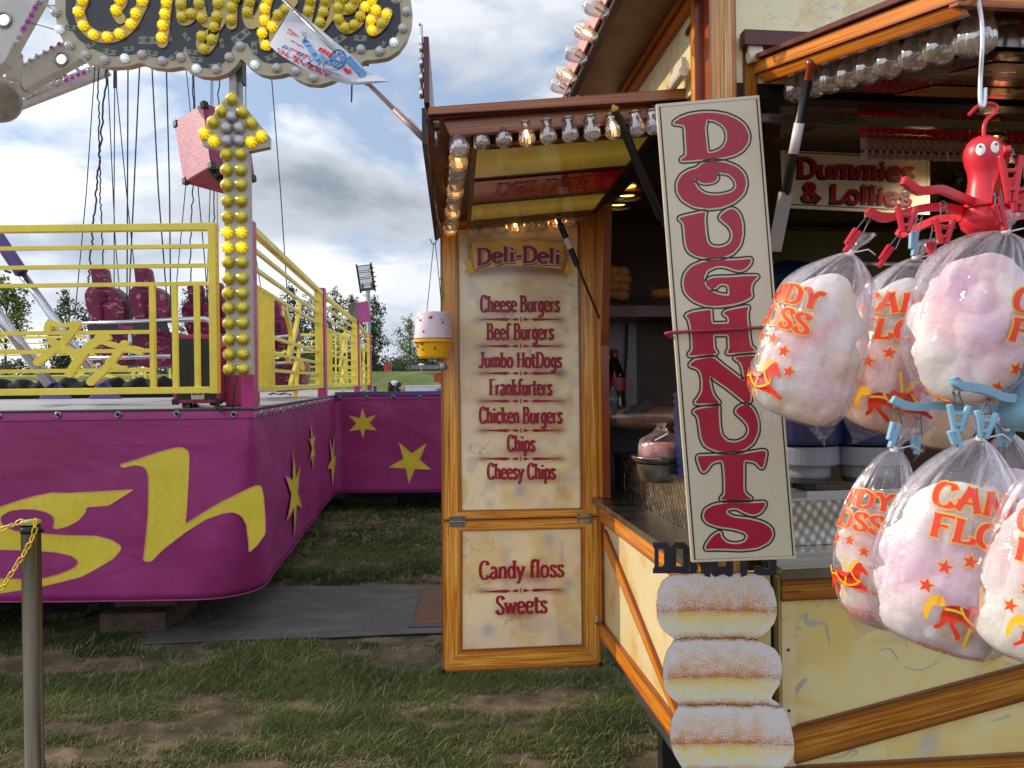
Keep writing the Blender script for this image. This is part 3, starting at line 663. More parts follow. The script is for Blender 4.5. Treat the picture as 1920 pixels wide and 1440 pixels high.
# ================================================================== PEOPLE (standing behind the platform, only their heads clear it)
def person(px, py_top, d, hair, top_c, label, cap=None, face_dir=V((0.5, 0.6, 0))):
    hd = at(px, py_top, d); gz = float(gh(np.array(hd.x), np.array(hd.y))); H = hd.z - gz; t = thing('person', label, 'person', (hd.x, hd.y, gz), 'people behind the platform')
    f = face_dir.normalized(); r = V((f.y, -f.x, 0)); c = V((hd.x, hd.y, 0)); k = H / 1.7
    def P(x, y, z): return c + r * x * k + f * y * k + V((0, 0, gz + z * k))
    J = [P(0, 0, .92), P(0, 0, 1.15), P(0, 0, 1.36), P(0, 0, 1.47), P(0, .01, 1.53), P(0, .015, 1.585), P(0, .01, 1.64)]
    R = [.14, .125, .15, .06, .07, .092, .07]; E = [(i, i + 1) for i in range(6)]
    for s in (-1, 1):
        b = len(J); J += [P(.18 * s, 0, 1.38), P(.23 * s, -.02, 1.12), P(.22 * s, .08, .88), P(.22 * s, .12, .80)]; R += [.06, .045, .036, .03]; E += [(2, b), (b, b + 1), (b + 1, b + 2), (b + 2, b + 3)]
        b = len(J); J += [P(.09 * s, 0, .86), P(.10 * s, .01, .48), P(.10 * s, -.02, .09), P(.11 * s, .13, .03)]; R += [.095, .06, .045, .035]; E += [(0, b), (b, b + 1), (b + 1, b + 2), (b + 2, b + 3)]
    me = bpy.data.meshes.new('body'); me.from_pydata([tuple(p - V((hd.x, hd.y, gz))) for p in J], E, []); o = put(me, 'body', t, (hd.x, hd.y, gz))
    md = o.modifiers.new('skin', 'SKIN'); md.use_smooth_shade = True
    for i, v in enumerate(me.skin_vertices[0].data): v.radius = (R[i] * k, R[i] * k); v.use_root = (i == 0)
    o.modifiers.new('sub', 'SUBSURF').render_levels = 2
    b = NB('skin_and_clothes'); z = b.n('ShaderNodeSeparateXYZ', {0: b.pos()}).outputs[2]
    zz = b.math('DIVIDE', b.math('SUBTRACT', z, gz), H)
    b.P(col=b.ramp(zz, [(0.0, lin((40, 40, 44))), (0.54, lin(top_c)), (0.855, lin((206, 158, 136)))], 'CONSTANT'), rough=0.7); me.materials.append(b.m)
    m = MB(); hc = P(0, -.02, 1.615)
    vs = []; fs = []; nu, nv = 16, 10
    for j in range(nv + 1):
        th = math.pi * j / nv
        for i in range(nu):
            ph = 2 * math.pi * i / nu; x, y, zq = math.sin(th) * math.cos(ph), math.sin(th) * math.sin(ph), math.cos(th)
            if y > 0.35 and zq < 0.55: y = 0.35; x *= 0.9           # leave the face clear
            w = 1 + 0.03 * math.sin(7 * ph)
            vs.append(hc + (r * x * .098 + f * (y * .10 - .02) + V((0, 0, zq * .115 - (.10 if zq < -0.2 and y < 0.2 else 0)))) * k * w)
    for j in range(nv):
        for i in range(nu): a = j * nu + i; b2 = j * nu + (i + 1) % nu; fs.append((a, a + nu, b2 + nu, b2))
    m.idx(vs, fs); m.build('hair', paint('hair_' + str(px), hair, 0.6, 0.2), t, smooth=True)
    m = MB(); m.lathe(P(0, .095, 1.585), [(0.001, .035), (.012, .01), (.016, -.01)], f, 8)
    for s in (-1, 1): m.lathe(P(.095 * s, 0, 1.585), [(.03, 0), (.028, .012), (.001, .016)], r * s, 8)
    m.build('nose_and_ears', paint('skin_tone' + str(px), (206, 158, 136), 0.6), t, smooth=True)
    m = MB()
    for s in (-1, 1): m.lathe(P(.034 * s, .088, 1.60), [(.013, 0), (.001, .006)], f, 8)
    m.box(P(0, .088, 1.545), .045, .006, .010, r, f); m.build('eyes_and_mouth', MT['dark_grey'], t)
    if cap:
        m = MB(); m.lathe(P(0, 0, 1.625), [(.112, 0), (.108, .05), (.075, .09), (.001, .105)], V((0, 0, 1)), 18)
        m.box(P(0, .15, 1.63), .15, .13, .012, r, f); m.build('cap', paint('cap_cloth', cap, 0.7), t, smooth=True)
person(738, 716, 16.4, (34, 26, 24), (60, 60, 70), 'person in a white cap with dark hair, head just above the platform edge', cap=(226, 226, 236), face_dir=V((0.9, 0.6, 0)))
person(751, 719, 16.0, (32, 24, 22), (120, 60, 60), 'bareheaded person with dark hair turned to the right, beside the white cap', face_dir=V((1, 0.05, 0)))
# ================================================================== RIDE PLATFORM
DZ = 1.443
FC = V((-1.575, 4.68, 0)); BC = V((-2.15, 9.35, 0)); SD = (BC - FC).normalized(); SN = V((SD.y, -SD.x, 0))
if SN.x < 0: SN = -SN
P_FRONT = Plane((0, 4.66, 0), (0, -1, 0)); P_SIDE = Plane(FC, SN); P_BACK = Plane((0, 9.32, 0), (0, -1, 0))
def outline(pts, w, n=6):
    """2-D stroke (list of points, width or widths) -> closed outline with round ends"""
    p = [V((q[0], q[1])) for q in pts]; k = len(p); w = [w] * k if isinstance(w, (int, float)) else w; Lf = []; Rt = []
    for i in range(k):
        t = (p[min(i + 1, k - 1)] - p[max(i - 1, 0)]).normalized(); nn = V((-t.y, t.x)); Lf.append(p[i] + nn * w[i] / 2); Rt.append(p[i] - nn * w[i] / 2)
    def cap(c, a, b):
        r = (a - c); o = []
        a0 = math.atan2(r.y, r.x)
        for j in range(1, n): o.append(c + V((math.cos(a0 - math.pi * j / n), math.sin(a0 - math.pi * j / n))) * r.length)
        return o
    return Lf + cap(p[-1], Lf[-1], Rt[-1]) + Rt[::-1] + cap(p[0], Rt[0], Lf[0])
def skirt_disp(s, z):
    a = 0.036 * (fbm(np.array(s * 1.1 + z * 1.5 + 9), np.array(z * 0.9 - s * 0.35 + 4), 5, 3) - 0.5) + 0.010 * math.sin(s * 5.1 + z * 4.0) * (1.2 - z) * 0.6
    return float(a) * min(1, (DZ - z) * 5)
def build_platform():
    T = thing('ride_platform', 'magenta skirted ride platform with yellow letters and a metal tread deck', 'ride platform', (-4, 8, 0))
    m = MB(); dk = [(-13, 4.66), (FC.x - .05, 4.68), (BC.x - .05, BC.y + .04), (1.8, 9.36), (1.5, 12.6), (-2.6, 12.9), (-3.35, 17.6), (-14, 17.2)]
    m.poly(dk, [], lambda x, y: V((x, y, DZ)), 0.14, V((0, 0, 1)))
    b = NB('tread_plate'); o = b.pos()
    br = b.n('ShaderNodeTexBrick', {'Vector': b.map(o, (1, 1, 1), rot=(0, 0, 0.78)), 'Scale': 14.0, 'Mortar Size': 0.03, 'Color1': (1, 1, 1, 1), 'Color2': (0.8, 0.8, 0.8, 1), 'Mortar': (0, 0, 0, 1)})
    seam = b.n('ShaderNodeTexBrick', {'Vector': b.map(o, (1, 1, 1)), 'Scale': 0.8, 'Mortar Size': 0.006, 'Color1': (1, 1, 1, 1), 'Color2': (0.86, 0.86, 0.86, 1), 'Mortar': (0.25, 0.25, 0.25, 1)})
    c = b.mix(b.ramp(b.noise(o, 1.4, 6, 0.7), [(0.4, 0), (0.7, 0.6)]), lin((176, 174, 178)), lin((136, 126, 118)))
    b.P(col=b.mix(1.0, c, seam.outputs[0], 'MULTIPLY'), rough=0.45, metal=0.35, nrm=b.bump(br.outputs['Fac'], 0.5, 0.006)); m.build('deck', b.m, T)
    # skirt: one long tarpaulin around front, corner, side and wing
    def path(r):
        p = [(-9.0 + i * (FC.x - r + 9.0) / 90, 4.65) for i in range(91)]
        e = V((SD.x, SD.y)); c0 = V((FC.x, 4.65)); a = c0 + V((-r, 0)); d = c0 + e * r
        for i in range(1, 9): t = i / 9; q = a * (1 - t) ** 2 + c0 * (2 * t * (1 - t)) + d * t * t; p.append((q.x, q.y))
        for i in range(50): t = i / 50; q = d.lerp(V((BC.x, BC.y)), t); p.append((q.x, q.y))
        for i in range(45): t = i / 44; p.append((BC.x + 0.0 + t * (1.8 - BC.x), BC.y - 0.04 * 1))
        return p
    nz = 26; rows = []
    for j in range(nz + 1):
        t = j / nz; pp = path(0.03 + 0.42 * t ** 1.6); row = []; s = 0
        for i, q in enumerate(pp):
            if i: s += math.dist(q, pp[i - 1])
            zb = 0.30 if q[1] < 9 else 0.27
            z = DZ - 0.004 - t * (DZ - zb); A = pp[max(i - 1, 0)]; B = pp[min(i + 1, len(pp) - 1)]
            tx, ty = B[0] - A[0], B[1] - A[1]; l = math.hypot(tx, ty) or 1; nx, ny = ty / l, -tx / l
            dd = skirt_disp(s, z); row.append((q[0] + nx * dd, q[1] + ny * dd, z))
        rows.append(row)
    m = MB(); k = len(rows[0]); vs = [v for r in rows for v in r]
    m.idx(vs, [(j * k + i, (j + 1) * k + i, (j + 1) * k + i + 1, j * k + i + 1) for j in range(nz) for i in range(k - 1)])
    b = NB('magenta_tarpaulin'); o = b.pos(); n1 = b.noise(o, 1.1, 5, 0.55, 0.5)
    col = b.ramp(n1, [(0.35, lin((134, 36, 88))), (0.55, lin((146, 44, 106))), (0.7, lin((156, 54, 116)))])
    z = b.n('ShaderNodeSeparateXYZ', {0: o}).outputs[2]
    scuff = b.ramp(b.noise(b.map(o, (1, 1, 0.6)), 9, 7, 0.75), [(0.56, 0), (0.8, 0.22)])
    col = b.mix(scuff, col, lin((170, 110, 140)))
    wr = b.noise(b.map(o, (1, 1, 1.6), rot=(0, 0.5, 0)), 1.5, 3, 0.5, 0.6)
    b.P(col=col, rough=0.5, spec=0.35, nrm=b.bump(wr, 0.45, 0.06)); sk = m.build('skirt', b.m, T, smooth=True)
    sk.modifiers.new('thickness', 'SOLIDIFY').thickness = 0.004
    # hem and top seam
    m = MB()
    for r, zo in ((rows[-1], 0.0), (rows[1], 0)):
        m.tube([V(v) + V((0, 0, zo)) for v in r], 0.0055, 5)
    m.build('hem', paint('tarpaulin_hem', (132, 34, 98), 0.5), sk)
    b = NB('scuffed_yellow_print'); o = b.pos()
    col = b.ramp(b.noise(o, 3.0, 5, 0.6), [(0.3, lin((206, 182, 40))), (0.7, lin((224, 200, 58)))])
    sc = b.ramp(b.noise(b.map(o, (2.5, 1, 1), rot=(0, 0.6, 0)), 11, 7, 0.8), [(0.58, 0), (0.76, 0.5)])
    cr = b.ramp(b.noise(b.map(o, (3, 1, 1), rot=(0, 0.5, 0)), 3.0, 4, 0.7, 1.5), [(0.495, 0), (0.5, 0.5), (0.505, 0)])
    col = b.mix(sc, col, lin((122, 96, 26))); col = b.mix(cr, col, lin((80, 58, 20)))
    b.P(col=col, rough=0.5, nrm=b.bump(b.noise(o, 30, 5), 0.15, 0.01)); my = b.m
    mline = paint('pale_print_outline', (208, 140, 110), 0.5)
    def s_of(w): return float(w.x + 9.0) if w.y < 5.2 and abs(w.y - 4.66) < 0.1 else (float(FC.x + 9.0 + (V((w.x, w.y, 0)) - FC).length) if w.y < 9.2 else float(FC.x + 9 + 4.7 + w.x - BC.x))
    def drape(plane, off):
        def fn(x, y, o2=0): w = plane.hit(x, y, 0); return w + plane.n * (skirt_disp(s_of(w), w.z) + off + o2)
        return fn
    def dense(p, n=4):
        o = []
        for i in range(len(p)):
            a, b2 = V(p[i]), V(p[(i + 1) % len(p)]); o += [a.lerp(b2, t / n) for t in range(n)]
        return o
    def print_shape(name, pts, plane, ch=1):
        q = chaikin(pts, ch) if ch else [V(p) for p in pts]
        m = MB(); m.poly(q, [], lambda x, y: plane.hit(x, y), 0, plane.n)
        ob = m.build(name, my, sk); c0 = WL[ob.name]
        bm = bmesh.new(); bm.from_mesh(ob.data)
        for _ in range(5):      # split long edges so the print follows the folds of the cloth
            es = [e for e in bm.edges if e.calc_length() > .07]
            if es: bmesh.ops.subdivide_edges(bm, edges=es, cuts=1); bmesh.ops.triangulate(bm, faces=bm.faces)
        for v in bm.verts: w = c0 + v.co; v.co = v.co + plane.n * (skirt_disp(s_of(w), w.z) + .011)
        bm.to_mesh(ob.data); bm.free()
        m = MB(); m.ribbon(dense(q, 2), 1.6, drape(plane, 0.0135), True); m.build('print_outline', mline, sk)
    h = [(226, 871), (232, 877), (250, 872), (267, 873), (276, 879), (280, 892), (281, 920), (280, 970), (276, 1007), (271, 1051), (286, 1052), (307, 1030), (350, 997), (390, 972), (422, 961), (440, 959), (455, 966), (464, 982), (468, 1015), (469, 1035), (485, 1020), (499, 1000), (499, 972), (496, 930), (492, 912), (486, 909), (475, 912), (425, 936), (400, 950), (350, 981), (352, 970), (356, 895), (357, 855), (355, 845), (345, 839), (332, 839), (300, 847), (262, 860)]
    print_shape('lettering', h, P_FRONT)
    s = [(0, 951), (32, 940), (70, 929), (100, 923), (130, 924), (190, 921), (254, 917), (207, 947), (165, 950), (164, 960), (150, 976), (130, 986), (109, 991), (104, 987), (107, 977), (104, 966), (92, 959), (72, 954), (50, 953), (25, 956), (10, 964), (5, 972), (10, 984), (32, 994), (75, 998), (125, 1002), (185, 1004), (212, 1011), (229, 1022), (230, 1030), (215, 1047), (175, 1070), (155, 1080), (112, 1091), (75, 1100), (0, 1112), (-60, 1112), (-90, 1095), (-60, 1086), (0, 1084), (75, 1085), (110, 1077), (135, 1067), (147, 1060), (151, 1050), (140, 1041), (112, 1034), (75, 1031), (0, 1029), (-50, 1012), (-75, 985), (-40, 962)]
    print_shape('lettering', s, P_FRONT)
    print_shape('star', [(680, 764), (686, 784), (706, 778), (693, 793), (707, 807), (685, 804), (681, 822), (676, 805), (655, 808), (669, 794), (654, 779), (676, 784)], P_BACK, 0)
    print_shape('star', [(748, 829), (772, 850), (799, 832), (787, 862), (809, 880), (778, 879), (767, 907), (761, 878), (729, 876), (757, 860)], P_BACK, 0)
    print_shape('star', [(546, 844), (552, 897), (560, 876), (555, 922), (564, 953), (553, 946), (548, 1004), (546, 952), (534, 976), (542, 927), (532, 892), (545, 900)], P_SIDE, 0)
    print_shape('star', [(582, 800), (585, 822), (589, 817), (587, 837), (590, 856), (587, 852), (586, 880), (584, 855), (580, 864), (584, 840), (578, 822), (582, 827)], P_SIDE, 0)
    print_shape('star', [(623, 817), (624, 855), (628, 856), (626, 880), (623, 915), (621, 879), (613, 878), (620, 862), (615, 826), (621, 847)], P_SIDE, 0)
    ey = MB(); ey.lathe((0, 0, 0), [(0.021, 0.0), (0.020, 0.006), (0.015, 0.009), (0.010, 0.004)], V((0, -1, 0)), 16)
    ey.m = 1; ey.lathe((0, 0, 0), [(0.010, 0.004), (0.009, 0.010), (0.001, 0.012)], V((0, -1, 0)), 10)
    em = ey.build('eyelet', [MT['steel'], MT['black']], sk, smooth=True, recenter=False); em.location = P_FRONT.hit(0, 780, 0.01) - wl(sk)
    Q0 = V((0, -1, 0))
    for px, py in ((111, 778), (223, 777), (333, 776), (440, 777), (-110, 781)): put(em.data, 'eyelet', sk, P_FRONT.hit(px, py, 0.01))
    for px, py in ((636, 747), (687, 746), (737, 745), (787, 745)): put(em.data, 'eyelet', sk, P_BACK.hit(px, py, 0.015), scale=(1.4, 1.4, 1.4))
    for px, py in ((486, 775), (507, 771), (523, 769), (540, 766), (554, 763), (565, 760), (577, 757), (588, 755), (597, 753), (606, 752), (613, 750)):
        put(em.data, 'eyelet', sk, P_SIDE.hit(px, py, 0.012), quat=Q0.rotation_difference(SN))
    # edge trim, clamps and cables lying on the deck
    m = MB(); m.tube([(-9, 4.655, DZ + 0.004), (FC.x, 4.672, DZ + 0.004), (BC.x, BC.y, DZ + 0.004)], 0.010, 6); m.build('deck_edge', MT['dark_grey'], T)
    m = MB(); m.beam((BC.x, BC.y - 0.02, DZ + 0.02), (1.8, 9.30, DZ + 0.02), 0.05, 0.05); m.tube([at(703, 737, 9.4), at(703, 724, 9.4)], 0.022, 8); m.build('wing_edge', MT['purple'], T)
    m = MB()
    for k in range(3): m.box((-3.4 - k * 2.6, 9 + k, DZ - 0.7), 0.12, 0.12, 1.3)
    for x in (-2.9, -4.5, -7): m.beam((x, 5.1, DZ - 0.2), (x, 16, DZ - 0.2), 0.12, 0.2)
    m.box((-5.9, 6.6, 0.55), 7.2, 0.06, 1.1); m.box((-0.2, 10.6, 0.6), 4.2, 0.06, 1.2)
    m.build('underframe', MT['black'], T)
    return T
build_platform()
def blocks():
    mw = paint('shaded_weathered_timber', (84, 64, 52), 0.9, 0.3, dirt=0.5, scale=14, bump=0.4)  # timber colour also darkened for the deep shade under the platform
    m = MB(); p = at(247, 1160, 4.95); m.box((p.x, 5.2, 0.065), 0.43, 0.5, 0.13); m.box((p.x + .03, 5.25, 0.20), 0.42, 0.36, 0.13)
    prop(m.build('timber_block', mw, None, bevel=0.008), 'stacked timber packing blocks under the front of the ride platform', 'timber block')
    m = MB(); p = at(690, 943, 9.85); m.box((p.x, 10.05, 0.06), 0.65, 0.34, 0.12)
    prop(m.build('timber_block', mw, None, bevel=0.008), 'single timber packing block in the dark under the wing with two stars', 'timber block')
blocks()
# ---------------------------------------------------------------- fences
def fence(A, B, label, deco, split=None, post_first=True, w=0.03, near_bars=True, end_bars=True):
    A = V(A); B = V(B); t = (B - A).normalized(); L = (B - A).length; up = V((0, 0, 1)); n = t.cross(up)
    T = thing('guard_fence', label, 'fence', A, 'yellow guard fences round the ride deck')
    P = lambda s, h: A + t * s + up * h
    m = MB(); m.beam(P(0, 1.14), P(L, 1.14), 0.05, 0.045); m.build('top_rail', MT['yellow'], T, bevel=0.004)
    m = MB(); m.beam(P(0, .123), P(L, .123), 0.045, 0.042); m.build('bottom_rail', MT['yellow'], T, bevel=0.004)
    s0, s1 = split if split else (0.16 * L, L)
    for h in (1.02, .90, .787): m = MB(); m.beam(P(0, h), P(L, h), 0.025, 0.024); m.build('rail', MT['yellow'], T)
    for h in (.49, .373, .253): m = MB(); m.beam(P(s0, h), P(s1, h), 0.025, 0.024); m.build('rail', MT['yellow'], T)
    bars = [s0, s1] if split else []
    for s in bars if split else []:
        if 0 < s < L: m = MB(); m.beam(P(s, .123), P(s, .787), 0.03, 0.03, t); m.build('upright', MT['yellow'], T)
    if not split:
        if near_bars:
            for f in (.012, .045, .085, .125, .16): m = MB(); m.beam(P(f * L, .13), P(f * L, .79), 0.05, 0.03, t); m.build('upright', MT['yellow'], T)
        if end_bars:
            for f in (.90, .93, .96, .988): m = MB(); m.beam(P(f * L, .13), P(f * L, 1.13), 0.045, 0.03, t); m.build('upright', MT['yellow'], T)
    if deco:
        m = MB()
        for pts, wd in deco: m.poly(outline(smooth_path([V((q[0], q[1])) for q in pts], 5), wd), [], lambda s, h: P(s, h) + n * (0.014 + 0.0012 * len(m.f) ** .5 * .05), 0.028, n)
        m.build('scroll_motif', MT['yellow'], T)
    return T, P, L
def front_fence():
    y = 4.80; X = lambda px: (px - 960) / FPX * y
    A = V((-7.2, y, DZ)); B = V((X(412), y, DZ)); s = lambda px: X(px) - A.x; hh = lambda py, px=150: (at(px, py, y).z - DZ)
    D = []
    for pts, w in ([[(92, 622), (96, 606), (116, 613), (147, 608)], 13], [[(147, 610), (118, 645), (72, 679)], 14], [[(98, 640), (118, 652), (150, 665)], 13], [[(132, 700), (165, 655), (200, 630)], 16], [[(185, 632), (200, 626), (206, 634)], 9],
                   [[(193, 640), (225, 650), (268, 658)], 10], [[(173, 655), (176, 664)], 9], [[(235, 645), (205, 685), (171, 716)], 14], [[(205, 678), (222, 690), (234, 691)], 11], [[(250, 655), (265, 659)], 14]):
        D.append(([(s(q[0]), hh(q[1], q[0])) for q in pts], w / FPX * y))
    T, P, L = fence(A, B, 'long yellow guard fence along the front edge of the ride deck with a scrawl motif', D, split=(2.0, s(288)), near_bars=False)
    for px in (330, 371): m = MB(); m.beam(P(s(px), .123), P(s(px), .787), 0.028, 0.03, V((1, 0, 0))); m.build('upright', MT['yellow'], T)
    m = MB(); m.beam(P(L - 0.028, .10), P(L - 0.028, 1.16), 0.056, 0.05, V((1, 0, 0))); m.build('end_post', MT['yellow'], T, bevel=0.004)
front_fence()
GD = lambda k: [([(1.0 + k, .75), (1.25 + k, .55), (1.1 + k, .35)], .06), ([(1.1 + k, .35), (1.5 + k, .62), (1.75 + k, .85)], .06), ([(1.2 + k, .15), (1.6 + k, .35), (1.9 + k, .30)], .05), ([(1.45 + k, .05), (1.7 + k, .5)], .05)]
F0 = V((-1.64, 4.86, DZ)); FN = [F0, V((-2.085, 8.45, DZ)), V((-2.52, 12.5, DZ)), V((-3.08, 16.6, DZ))]
for k, lb in enumerate(('nearest side section of yellow guard fence just right of the arrow column', 'middle side section of yellow guard fence between the second and third pink posts', 'farthest side section of yellow guard fence before the last pink post')):
    A, B = FN[k], FN[k + 1]; t = (B - A).normalized(); fence(A + t * 0.06, B - t * 0.06, lb, GD(0.2 if k == 0 else 0.5))
for k, lb in enumerate(('pink post at the end of the first side fence section', 'pink post carrying the small loudspeaker', 'farthest pink post at the back corner of the deck')):
    p = FN[k + 1]; m = MB(); m.box(p + V((0, 0, 0.60)), 0.085, 0.10, 1.20); o = m.build('fence_post', MT['pink'], None, bevel=0.004); prop(o, lb, 'post', 'pink fence posts on the ride deck')
fence((-11, 15.3, DZ), (-7.2, 15.4, DZ), 'distant yellow guard fence on the far side of the deck at the left', GD(1.2), near_bars=True, end_bars=True)
fence((-6.9, 15.4, DZ), (-3.2, 15.6, DZ), 'distant yellow guard fence on the far side of the deck seen through the side fence', GD(0.6), near_bars=True, end_bars=True)

# ---------------------------------------------------------------- lit arrow column
def dome(r, seg=24, lobes=12, twist=0.0, flat=0.75, name='bulb'):
    """ribbed bulb cap, axis +Z"""
    m = MB(); vs = []; fs = []; nr = 7
    for k in range(nr + 1):
        th = (math.pi / 2) * (1 - k / nr)
        for j in range(seg):
            a = 2 * math.pi * j / seg + twist * (k / nr); rib = 1 + 0.15 * math.cos(lobes * 2 * math.pi * j / seg) * math.sin(th) ** 0.5
            rr = r * math.sin(th) * rib if k < nr else r * 0.02
            vs.append((rr * math.cos(a), rr * math.sin(a), r * flat * math.cos(th)))
    for k in range(nr):
        for j in range(seg): a = k * seg + j; b = k * seg + (j + 1) % seg; fs.append((a, b, b + seg, a + seg))
    m.idx(vs, fs); m.lathe((0, 0, 0), [(r * 0.8, -r * 0.35), (r * 1.06, -r * 0.3), (r * 1.06, 0), (r * 0.9, 0.001)], seg=seg)
    return m
def facing(n): return V((0, 0, 1)).rotation_difference(V(n))
def bulb_set(protos, parent, spots, plane, off=0.012, name='bulb'):
    q = facing(plane.n)
    for px, py, kind in spots:
        me = protos[kind]; put(me, name, parent, plane.hit(px, py, off), quat=q @ Quaternion((0, 0, 1), random.random() * 0.6))
def mesh_of(mb, mat, smooth=True):
    o = mb.build('proto', mat, None, smooth=smooth, recenter=False); me = o.data; bpy.data.objects.remove(o); me.name = 'bulb'; return me
P_COL = front_plane(4.55)
def arrow_column():
    T = thing('arrow_column', 'tall arrow shaped light column with yellow bulbs at the deck corner', 'light column', (-1.62, 4.6, DZ))
    m = MB(); pts = [(427, 176), (433, 171), (440, 176), (504, 255), (504, 276), (466, 284), (466.5, 300), (472.5, 703), (425, 703), (418, 300), (417, 283), (380, 273), (373, 251)]
    m.poly(pts, [], lambda x, y: P_COL.hit(x, y), 0.05, P_COL.n); pn = m.build('panel', paint('cream_column_paint', (176, 168, 154), 0.4, 0.08, dirt=0.25), T, bevel=0.003)
    r = 10.2 / FPX * 4.55
    pr = {'y': mesh_of(dome(r, 40, 20, 1.1), MT['b_yel']), 'Y': mesh_of(dome(r, 40, 20, 1.1), MT['b_yel_on']), 'w': mesh_of(dome(r, 40, 20, 1.1), MT['b_wht'])}
    sp = []
    for k, y in enumerate((290, 319, 347, 377, 407, 436, 464, 492, 522, 550, 577, 606, 636, 664, 692)):
        f = (y - 290) / 402; c = 'Y' if y in (436, 464) else 'y'; sp += [(425 + 6 * f, y + 0.5, c), (451.5 + 5.5 * f, y, c)]
    sp += [(435, 187, 'y'), (416, 209, 'y'), (455, 211, 'y'), (400, 230, 'y'), (472, 232, 'y'), (491, 256, 'Y'), (472, 267, 'Y'), (384, 251, 'Y'), (402, 265, 'Y'), (435, 220, 'w'), (425, 241, 'w'), (449, 241, 'w'), (426, 265, 'w'), (449, 265, 'w')]
    bulb_set(pr, T, sp, P_COL)
    m = MB(); a = at(466, 768, 4.75); m.box((a.x, 4.78, DZ + 0.585), 0.075, 0.10, 1.17); m.build('post', MT['pink'], T, bevel=0.004)
    m = MB(); b0 = at(438, 60, 5.30); b1 = at(441, 300, 4.72); m.beam(b1, b0, 0.045, 0.06, V((0, 1, 0))); m.beam(b1 + V((0.035, 0.02, 0)), b0 + V((0.035, 0.02, 0)), 0.02, 0.03, V((0, 1, 0))); m.build('mast', paint('worn_grey_mast', (150, 146, 142), 0.5, 0.2, dirt=0.6, scale=18), T)
    m = MB(); m.tube([at(428, 705, 4.6), at(424, 728, 4.6), at(405, 768, 4.66)], 0.006, 6); m.tube([at(446, 706, 4.62), at(440, 728, 4.62), at(436, 766, 4.66)], 0.005, 6); m.tube([at(466, 300, 4.62), at(469, 318, 4.62), at(470, 345, 4.62)], 0.005, 6); m.build('lead', MT['cable'], T)
arrow_column()
